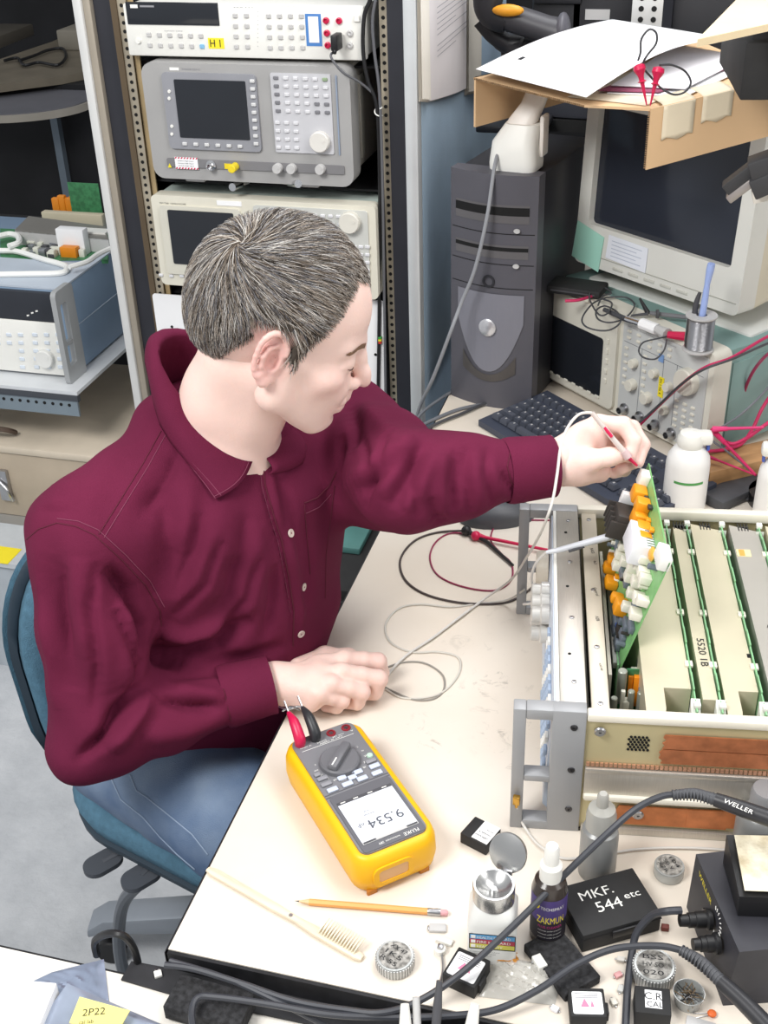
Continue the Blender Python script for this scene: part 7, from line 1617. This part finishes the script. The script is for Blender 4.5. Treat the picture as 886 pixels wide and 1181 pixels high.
folds=[ ([(300,535),(303,560),(312,592),(322,624),(330,665),(336,705),(335,745)],.0035,-.004),([(312,535),(315,560),(324,592),(334,624),(342,665),(348,705),(347,745)],.006,.0025),([(132,700),(150,745),(160,788)],.006,-.008),([(75,650),(70,700),(78,760)],.007,-.005),([(110,645),(104,700),(112,770),(108,820)],.006,-.006),([(168,760),(150,800),(120,835)],.006,-.007),([(208,512),(196,548),(170,590)],.006,-.004),([(232,590),(222,640),(200,690)],.008,-.006),([(255,620),(236,672),(200,712)],.007,-.006),([(285,590),(278,650),(262,700)],.009,-.004),([(300,640),(285,690),(255,735)],.007,-.006),([(330,560),(342,610),(350,660)],.006,-.003),([(416,500),(425,540),(420,590)],.006,-.008),([(445,500),(438,535),(420,565)],.005,-.007),([(482,520),(476,560),(482,600)],.006,-.008),([(540,515),(536,550),(545,592)],.006,-.007),([(565,515),(560,545),(568,585)],.006,-.005), # pixel polyline, width, depth
 ([(165,790),(140,822),(117,852),(90,878)],.007,-.016),([(178,800),(150,835),(125,865)],.013,.010),
 ([(186,806),(215,814),(252,816)],.006,-.011),([(200,795),(235,800),(262,802)],.010,.006),([(160,850),(215,842),(262,826)],.016,.006),
 ([(118,655),(150,684),(167,726),(166,760)],.010,-.016),([(98,640),(108,700),(118,760),(128,800)],.018,.006),([(140,690),(150,740),(146,790)],.014,.007),([(60,640),(72,720),(85,800)],.016,-.005),
 ([(82,640),(92,700),(98,760)],.012,.005),([(46,660),(56,740),(68,820)],.012,.005),
 ([(165,755),(205,757),(250,745),(290,712)],.012,-.014),([(175,725),(215,735),(262,722)],.012,.007),([(190,780),(230,772),(285,762),(330,745)],.012,-.008),
 ([(188,560),(196,600),(192,650),(184,690)],.014,-.007),([(225,545),(212,590),(205,640)],.016,.005),([(262,560),(248,620),(232,680),(205,720)],.020,.005),
 ([(270,640),(262,690),(240,720)],.014,-.005),([(300,600),(296,660),(280,720)],.014,.004),
 ([(318,650),(314,700),(304,742)],.010,-.006),([(322,540),(330,600),(334,640)],.008,-.003),([(352,590),(356,640),(354,700)],.010,-.004),
 ([(452,588),(470,548),(490,508)],.010,-.014),([(438,575),(455,535),(476,500)],.012,.008),([(470,590),(484,560),(500,520)],.012,.009),([(527,520),(523,555),(524,590)],.008,-.010),([(512,520),(508,560),(510,596)],.012,.007),([(545,520),(548,560),(556,590)],.012,.005),
 ([(497,572),(504,598),(512,612)],.008,-.008),([(389,588),(412,566),(440,548),(468,520)],.010,-.010),([(400,560),(430,535),(455,512)],.014,.007),([(406,465),(410,490),(404,520)],.010,-.009),([(420,470),(440,490),(452,500)],.012,.007),([(575,545),(588,560),(600,574)],.007,-.006),([(560,530),(575,560),(590,580)],.010,.005),
 ([(394,500),(390,540),(386,580)],.010,-.008),
 ([(98,500),(80,540),(66,590)],.02,.004),([(150,510),(135,560),(115,600)],.018,-.003),([(205,520),(180,560),(160,600)],.014,-.004)]
v0=v.copy()
for pts,wd,am_ in folds:
    pl_=polyon(tS,pts,5)
    if not pl_: continue
    C_p=np.array([a for a,_ in pl_]); 
    lo_b=C_p.min(0)-3*wd; hi_b=C_p.max(0)+3*wd; ids=np.where(((v0>lo_b)&(v0<hi_b)).all(1))[0]
    if not len(ids): continue
    D=np.linalg.norm(v0[ids][:,None]-C_p[None],axis=2); j=D.argmin(1); dm=D.min(1)
    n_=len(C_p); tt=np.minimum(j,n_-1-j)/max(1,n_*.22); fade=np.clip(tt,0,1)**.7 if n_>4 else 1
    v[ids]+=NS[ids]*(am_*(1.65 if pts[0][0]<340 else 1.1)*np.exp(-(dm/wd)**2)*(fade*.85+.15))[:,None]
# fine cloth unevenness
wv=.0016*(np.sin(v0[:,0]*52+3*np.sin(v0[:,2]*23))*np.sin(v0[:,1]*47+2*np.sin(v0[:,0]*31))+.6*np.sin(v0[:,2]*71+v0[:,1]*39+2*np.sin(v0[:,0]*37)))
v=v+NS*wv[:,None]; v=relax(v,f,1,.3)
shm_=mat('burgundy_cloth','63203a',.9,var=.06,scale=14,bump=.35,bscale=900,spec=.12,sheen=0)
shirt=fix_obj('shirt',[(v-o0m,f)],shm_,man)
tS=tree_of(v,f)
seamm=mat('burgundy_seam','551229',.85); seaml=mat('burgundy_stitch','7d3b53',.85)
def seam(pts,r=.0007,m=seamm,off=.0004,par=None,name='seam'):
    pl_=polyon(tS,pts,4)
    if len(pl_)<3: return
    b=MB(); q_=[Vector(a+n_*off-o0m) for a,n_ in pl_]
    # drop jumps
    run=[q_[0]]
    for p in q_[1:]:
        if (p-run[-1]).length<.03: run.append(p)
    if len(run)>2: b.tube(run,r,0,5,sub=1,smooth=False); b.build(name,m,par or man)
seam([(186,497),(165,535),(140,575),(114,616)]); seam([(192,500),(171,538),(146,578),(120,620)],.0005,seaml)
seam([(31,622),(45,610),(66,603),(88,607),(109,617),(140,645),(168,675),(185,705),(186,722)]); seam([(66,598),(90,601),(113,611),(145,640),(173,670),(190,700)],.0005,seaml)
seam([(303,530),(306,560),(315,592),(325,624),(333,665),(339,705),(338,745)],.0010); seam([(299,532),(302,561),(311,594),(321,626),(329,667),(335,706)],.0004,seaml)
seam([(351,582),(354,620),(358,662)]); seam([(351,580),(366,574),(380,560),(388,544)],.0009); seam([(353,592),(368,585),(382,570)],.0005,seaml); seam([(375,690),(376,640),(386,560)],.0006)
seam([(590,516),(585,538),(590,556),(600,572)]); seam([(253,776),(259,800),(268,838)])
for px,py in ((335,615),(350,677),(347,731)):
    h_=surf(tS,px,py)
    if h_[0] is None: continue
    Rn=Vector((0,0,1)).rotation_difference(h_[1]).to_matrix().to_4x4(); b=MB(); b.lathe([(.0052,0),(.0055,.0012),(.0045,.0018),(.003,.0013),(.0001,.0013)],0,20); b.box((-.0008,-.0008,.0013),(.0008,.0008,.0017),1); b.build('button',[mat('button_horn','c9b9b0',.35),mat('thread','6c1a33',.8)],man,loc=Vector(h_[0])+h_[1]*.0004-Vector(o0m),rotm=Rn)
# collar
ck=np.array([-.566,1.223,1.145]); cph=math.radians(41); caz=math.radians(-16)
cF=np.array([math.cos(caz)*math.cos(cph),math.sin(caz)*math.cos(cph),-math.sin(cph)]); cLv=np.array([-math.sin(caz),math.cos(caz),0]); cN=np.cross(cF,cLv)
def onring(px,py,h=0):
    o_=np.array([0,0,CAMZ]); d_=ray(px,py); t=((ck+cN*h-o_)@cN)/(d_@cN); return o_+d_*t
TB=[((293,527),(248,577)),((276,518),(239,565)),((253,502),(226,548)),((229,483),(211,530)),((209,460),(197,512)),((194,438),(184,495)),((185,420),(173,473)),((179,403),(166,449))]
Tt=[onring(*a) for a,_ in TB]; Bb=[]
for (a,c_),t_ in zip(TB,Tt):
    h_=surf(tS,*c_)
    p=np.array(h_[0])+np.array(h_[1])*.005 if h_[0] is not None else t_+np.array([0,0,-.04])
    if np.linalg.norm(p-t_)>.09: p=t_+(p-t_)*.09/np.linalg.norm(p-t_)
    Bb.append(p)
# carry the collar on round the back of the neck to the far front
def rp2(th,k=1,h=0): return ck+cF*math.cos(th)*.092*k+cLv*math.sin(th)*.068*k+cN*h
lastT=Tt[-1]-ck; th0=math.atan2((lastT@cLv)/.068,(lastT@cF)/.092)%(2*PI)
n_b=14
for i in range(1,n_b+1):
    th=th0-(th0-.62)*i/n_b; k_=1; p=rp2(th); o_=rp2(th,1.22,-.040)
    w=min(1,i/3); Tt.append(p if i>1 else (p+Tt[-1]+0*p)/2 if False else p); 
    Bb.append(o_+np.array([0,0,-.004]))
for (a_x,b_x) in (((352,492),(378,520)),((332,498),(352,538)),((314,510),(330,548)),((302,522),(309,548))):
    Tt.append(onring(*a_x)); h_=surf(tS,*b_x); Bb.append(np.array(h_[0])+np.array(h_[1])*.004 if h_[0] is not None else Tt[-1]+np.array([0,0,-.03]))
nT=len(Tt)
def smooth3(A,n=2):
    A=np.array(A)
    for _ in range(n): A[1:-1]=A[1:-1]*.5+(A[:-2]+A[2:])*.25
    return A
Tt=smooth3(Tt,2); Bb=smooth3(Bb,2)
def leaf(u,vv):
    x=u*(nT-1); i=min(int(x),nT-2); t=x-i; T0=Tt[i]*(1-t)+Tt[i+1]*t; B0=Bb[i]*(1-t)+Bb[i+1]*t
    inw=ck-T0; inw=inw-cN*(inw@cN); inw/=np.linalg.norm(inw)+1e-9
    bk_=min(1,max(0,(u-.22)/.15))
    if vv<.3: w=vv/.3; p=T0+inw*((.006+.030*bk_)*(1-w)**1.5)+(-cN)*((.040+.045*bk_)*(1-w))
    else: w=(vv-.3)/.7; p=T0*(1-w)+B0*w-inw*.010*math.sin(PI*w)+cN*.006*math.sin(PI*w)
    return p-o0m
b=MB(); b.grid(leaf,70,14); b.build('collar',shm_,man,thick=.0018,sharp=70)
for vv in (1.0,.93):
    b=MB(); b.tube([Vector(leaf(u/40*.26,vv))+Vector((0,0,.0012)) for u in range(41)],.0005,0,5,sub=1,smooth=False); b.build('seam',seaml,man)
b=MB(); b.tube([Vector(leaf(.006,.3+.7*w/8))+Vector((0,0,.0012)) for w in range(9)],.0005,0,5,sub=1,smooth=False); b.build('seam',seaml,man)
b=MB(); 
pp_=[leaf(.335+.012*i,.06) for i in range(9)]; 
# cuffs
def cuff(p0_,p1_,r0,r1,el=1.0):
    d=Vector(p1_)-Vector(p0_); Rq=Vector((0,0,1)).rotation_difference(d.normalized()).to_matrix().to_4x4(); L_=d.length
    b=MB(); n=36; prof=[(r0*.97,-.004),(r0,.0),(r0*1.02,L_*.1),(r1*1.02,L_*.9),(r1*1.03,L_),(r1*.97,L_+.0005),(r1*.95,L_*.8),(r0*.92,L_*.3)]
    v_=[];f_=[]
    for j in range(n):
        a=2*PI*j/n; wob=1+.02*math.sin(3*a+1)
        for r_,z_ in prof: v_.append((r_*math.cos(a)*wob,r_*math.sin(a)*el*wob,z_))
    m_=len(prof)
    for j in range(n):
        k2_=(j+1)%n
        for i in range(m_-1): f_.append((j*m_+i,k2_*m_+i,k2_*m_+i+1,j*m_+i+1))
    b.add(v_,f_); o=b.build('cuff',shm_,man,loc=Vector(p0_)-Vector(o0m),rotm=Rq,sharp=60); return o
cuff(cR0,cR1,.0415,.0375); cuff(cL0,cL1,.0415,.0385)
# jeans and legs
den=mat('blue_denim','566c8c',.9,var=.14,scale=9,bump=.6,bscale=700,col2='7f90a6')
hipR=np.array([-.735,1.15,.585]); hipL=np.array([-.63,1.33,.585]); knR=np.array([-.36,.985,.585]); knL=np.array([-.27,1.17,.585])
jf=Field(*box_of([hipR,hipL,knR,knL,(-.36,1.0,.1),(-.27,1.2,.1)],.14),.006)
jf.ell((-.66,1.25,.62),(.15,.18,.11),.05,R=Rt); jf.chain([hipR,hipR*.5+knR*.5,knR],[.090,.082,.068],.03); jf.chain([hipL,knL],[.09,.068],.03)
jf.chain([knR,(-.40,1.02,.30),(-.38,1.03,.12)],[.066,.058,.052],.03); jf.chain([knL,(-.31,1.2,.30),(-.29,1.21,.12)],[.066,.058,.052],.03)
vj,fj=jf.mesh(); fj=outward(vj,fj); vj=relax(vj,fj,1,.5); tJ=tree_of(vj,fj); NJ=normals(vj,fj)
vj=vj+NJ*(.0025*np.sin(vj[:,0]*60+vj[:,1]*40)+.002*np.sin(vj[:,1]*90-vj[:,0]*35))[:,None]
fix_obj('jeans',[(vj-o0m,fj)],den,man); tJ=tree_of(vj,fj); tS_=tS; tS=tJ
sw=mat('denim_seam','93a3b8',.8); 
seam([(128,896),(140,922),(165,942),(185,965),(205,985),(225,1002)],.0008,sw,.001); seam([(150,893),(158,912),(170,920),(195,940),(222,962),(240,985)],.0008,sw,.001)
tS=tS_
# shoes
for q_ in ((-.38,1.03),(-.29,1.21)):
    b=MB(); loft(b,[[(x,y,0) for x,y in rrect(.28,.10,.045,5,.06,0)],[(x,y,.03) for x,y in rrect(.285,.104,.047,5,.06,0)],[(x,y,.06) for x,y in rrect(.24,.09,.04,5,.045,0)],[(x,y,.10) for x,y in rrect(.12,.085,.04,5,-.01,0)]]); b.build('shoe',black,man,loc=(q_[0]+.64,q_[1]-1.25,0),rz=math.radians(-25),sharp=50)
# probe in the left hand
T_=thing('oscilloscope_probe','slim pale probe with a crimson tip held in the left hand of the man','probe',HP(683,476,-.03))
def LPq(px,py,d): return Vector(HP(px,py,d))-T_.location
b=MB(); b.tube([LPq(683,476,-.028),LPq(703,501,-.022),LPq(722,524,-.016)],[.0030,.0033,.0040],0,12); b.build('barrel',mat('probe_warm_grey','c9beb8',.4),T_); b=MB(); b.tube([LPq(697,493,-.0255),LPq(706,504,-.0245)],.0022,0,8,smooth=False); b.build('marking',red,T_)
b=MB(); b.tube([LPq(719,520,-.017),LPq(725,528,-.015)],.0055,0,12,smooth=False); b.build('collar',mat('probe_pink_grey','c9b0b0',.4),T_)
b=MB(); b.tube([LPq(725,528,-.015),LPq(735,537,-.008)],[.0026,.0014],0,8,smooth=False); b.build('tip',red,T_); b=MB(); b.tube([LPq(735,537,-.008),Vector(P(741,541,1.035))-T_.location],.0006,0,6,smooth=False); b.build('needle',steel,T_)

# ================================================================ chair
tealc=mat('teal_chair_cloth','4f7489',.9,var=.10,scale=90,bump=.5,bscale=500); trimm=mat('chair_trim','33404b',.6)
caz2=math.radians(-17); chp=Vector((-.622,1.278,0)); cr_=thing('office_chair','blue-grey upholstered office chair the man sits on, pulled up to the bench','chair',chp,caz2)
b=MB(); 
def cs(w,d,r,z,cx=0): return [(x,y,z) for x,y in rrect(w,d,r,8,cx,0)]
loft(b,[cs(.40,.40,.12,.435),cs(.435,.435,.135,.450),cs(.45,.45,.14,.475),cs(.43,.43,.13,.497),cs(.34,.34,.11,.508)]); b.build('seat',tealc,cr_,sharp=60)
b=MB(); loft(b,[cs(.38,.38,.12,.420),cs(.442,.442,.137,.436),cs(.446,.446,.14,.447),cs(.42,.42,.13,.450)]); b.build('seat_shell',trimm,cr_,sharp=50)
def bs2(u,v,off):
    y=-.215+.43*u; z=.565+.42*v; cy=(u-.5)*2; cz=(v-.5)*2; return y,z
def backrest(x0,th,inset,name,m):
    b=MB(); n=9; secs=[]
    for i,(xx,ins) in enumerate(((0,.03+inset),(.012,.008+inset),(th*.5,inset),(th-.012,.008+inset),(th,.035+inset))):
        secs.append([(x0-xx-.10*(abs(y)/.22)**2*-.35-(z-.68)*.10,y,z) for y,z in rrect(.43-2*ins,.35-2*ins,.12,8,0,.675)])
    loft(b,secs); return b.build(name,m,cr_,sharp=60)
backrest(-.185,.055,0,'backrest',tealc); backrest(-.236,.035,.002,'backrest_shell',tealc); backrest(-.233,.006,-.004,'piping',trimm)
b=MB(); b.tube([(-.235,0,.62),(-.25,0,.50),(-.20,0,.42),(-.05,0,.415)],.02,0,10); b.build('back_bracket',trimm,cr_)
b=MB(); b.cyl(.03,.10,.42,0,24); b.cyl(.05,.38,.43,0,24); b.build('gas_lift',dsteel,cr_)
silv=mat('chair_base_steel','9aa0a8',.4,.5)
inv=(Matrix.Translation(chp)@Matrix.Rotation(caz2,4,'Z')).inverted()
lg_=inv@P(104,1058,.10); aa0=math.atan2(lg_.y,lg_.x); LL=min(.42,math.hypot(lg_.x,lg_.y)); print('LEG',lg_,LL)
for i in range(5):
    a=aa0+math.radians(i*72); b=MB(); b.at(rot(rz=a)); loft(b,[[(.03,y,z) for y,z in rrect(.055,.05,.008,2,0,.12)],[(LL-.03,y,z) for y,z in rrect(.052,.035,.008,2,0,.10)],[(LL,y,z) for y,z in rrect(.052,.02,.008,2,0,.085)]] ) ; b.build('base_leg',silv,cr_,sharp=40)
    b=MB(); b.at(rot(rz=a)@tr(LL-.03,0,.028)@rot(rx=PI/2)).cyl(.027,-.02,-.004,0,20,bev=.003).at(rot(rz=a)@tr(LL-.03,0,.028)@rot(rx=PI/2)).cyl(.027,.004,.02,0,20,bev=.003).at(rot(rz=a)@tr(LL-.03,0,0)).cyl(.008,.03,.1,0,10); b.build('caster',black,cr_)
inv=(Matrix.Translation(chp)@Matrix.Rotation(caz2,4,'Z')).inverted()
def CP(px,py,z): return inv@P(px,py,z)
pdm=mat('paddle_grey','4f535a',.5)
for (px,py,z_) in ((119,995,.40),(163,1011,.42)):
    c_=CP(px,py,z_); b=MB(); b.at(tr(c_.x,c_.y,z_)@rot(rz=math.radians(72))).prism(rrect(.062,.040,.0199,8),-.004,.004,0); b.build('lever_paddle',pdm,cr_)
    b=MB(); b.tube([Vector((c_.x,c_.y,z_)),Vector((c_.x*.6,c_.y*.6,z_+.005)),Vector((0,0,.41))],.006,0,8); b.build('lever',pdm,cr_)
b=MB(); b.tube([CP(160,1020,.41),CP(143,1040,.34),CP(137,1075,.25),CP(140,1110,.18),CP(150,1140,.12)],.010,0,10); b.build('curved_stay',mat('stay_grey','6e737a',.4,.4),cr_)

# ================================================================ groups and sub-parts
def kids(o,n): return [c for c in o.children if c.name.split('.')[0]==n]
bpy.context.view_layer.update()
for o in list(bpy.data.objects):
    if o.parent is not None: continue
    nm=o.name.split('.')[0]
    if nm=='spectrum_analyzer':
        kp=kids(o,'keypad_panel')[0]; sb_=kids(o,'screen_bezel')[0]; cp_=kids(o,'connector_panel')[0]
        xk=min(v.co.x for v in kp.data.vertices)
        for c in kids(o,'button'): c.parent=kp if c.location.x>xk else sb_
        for c in kids(o,'dial'): c.parent=kp
        for n in ('knob','connector','yellow_cap','warning_label','warning_triangle'):
            for c in kids(o,n): c.parent=cp_
        kids(o,'screen')[0].parent=sb_
    if nm=='oscilloscope':
        cp_=kids(o,'control_panel')[0]; sb_=kids(o,'screen_bezel')[0]; xk=min(v.co.x for v in cp_.data.vertices)
        for c in kids(o,'button'): c.parent=cp_ if c.location.x>xk else sb_
        for n in ('dial','knob','connector','yellow_label','blue_marking','panel_lines'):
            for c in kids(o,n): c.parent=cp_
        kids(o,'screen')[0].parent=sb_
    if nm=='multimeter':
        fp_=kids(o,'face_panel')[0]
        for n in ('button','jack','jack_ring','rotary_dial','display','display_frame','lettering','panel_groove'):
            for c in kids(o,n): c.parent=fp_
    if nm=='person':
        sh_=kids(o,'shirt')[0]
        for n in ('seam','button','collar','cuff'):
            for c in kids(o,n): c.parent=sh_
    if nm=='power_supply':
        bd_=kids(o,'body')[0]
        for n in ('button','terminal','power_button'):
            for c in kids(o,n): c.parent=bd_
GR={'round_tin':'round parts tins on the workbench','component_box':'small black module boxes on the workbench','storage_bin':'black storage bins on the shelf behind the computer','soldering_iron':'black soldering iron handles at the right edge','test_hook':'crimson test hooks on the cardboard','masking_tape':'masking tape strips over the cardboard edge','spray_bottle':None,'antistatic_bag':'silver antistatic bags on the low bench','test_plug':'test plugs in the multimeter jacks','oscilloscope_probe':'grey oscilloscope probes','test_lead':'thin test leads','small_component':'tiny loose chip parts by the black cable','network_cable':'cables behind the keyboard corner','cable_bundle':'cables down the right rack post','blanking_plate':'white plates low in the rack','coaxial_plug':'silver coaxial plugs under the analyzer','hanging_papers':'papers hanging on the partition','iron_cable':'black soldering iron cables','probe_lead':'coiled leads on the oscilloscope','tube':'white plastic tubes on the opened blue instrument','squeeze_bottle':'grey squeeze bottles before the opened instrument'}
for o in bpy.data.objects:
    if o.parent is None and GR.get(o.name.split('.')[0]): o['group']=GR[o.name.split('.')[0]]
    if o.parent is None and o.name.startswith('spray_bottle') and str(o.get('label','')).find('white spray')>=0: o['group']='white spray bottles behind the opened instrument'

for o in list(bpy.data.objects):
    if o.name.startswith('blanking_plate'):
        o.parent=rk; o.location=o.location-rk.location
        for k in ('label','category','group'):
            if k in o: del o[k]
# ================================================================ camera and light
sc_=bpy.context.scene
cd=bpy.data.cameras.new('camera'); co=bpy.data.objects.new('camera',cd); COL.objects.link(co); sc_.camera=co
cd.sensor_fit='VERTICAL'; cd.sensor_height=36; cd.sensor_width=36; cd.lens=FPX*36/1181; cd.clip_start=.01
Mx=Matrix([[RW[i][0],-RW[i][1],-RW[i][2],0] for i in range(3)]+[[0,0,0,1]]); Mx[2][3]=CAMZ; co.matrix_world=Mx
cd.dof.use_dof=False
def area(name,loc,target,size,size_y,power,color=(1,1,1)):
    l=bpy.data.lights.new(name,'AREA'); l.shape='RECTANGLE'; l.size=size; l.size_y=size_y; l.energy=power; l.color=color
    o=bpy.data.objects.new(name,l); COL.objects.link(o); o.location=loc; o.rotation_euler=(Vector(target)-Vector(loc)).to_track_quat('-Z','Y').to_euler(); return o
area('softbox_key',(-1.3,-.3,3.0),(-.3,1.3,.8),1.0,.8,68,(1,.99,.97))
area('ceiling_fill',(.6,1.2,2.9),(.0,1.3,.7),1.0,1.0,24,(1,.98,.96))
area('right_fill',(1.8,.4,2.2),(-.4,1.6,.9),1.0,1.2,14,(1,.98,.95))  # area light from the right, out of frame; no window belongs to it
area('ceiling_fill',(-.1,2.3,2.9),(-.2,2.2,.9),1.2,.8,22,(.97,.98,1))  # added fill that brightens the underlit back area, no lamp seen there
w=bpy.data.worlds.new('world'); sc_.world=w; w.use_nodes=True; w.node_tree.nodes['Background'].inputs[0].default_value=(.93,.96,1,1); w.node_tree.nodes['Background'].inputs[1].default_value=.54
sc_.view_settings.view_transform='Standard'; sc_.view_settings.look='None'; sc_.view_settings.gamma=1; sc_.view_settings.use_curve_mapping=False; sc_.view_settings.exposure=0.0
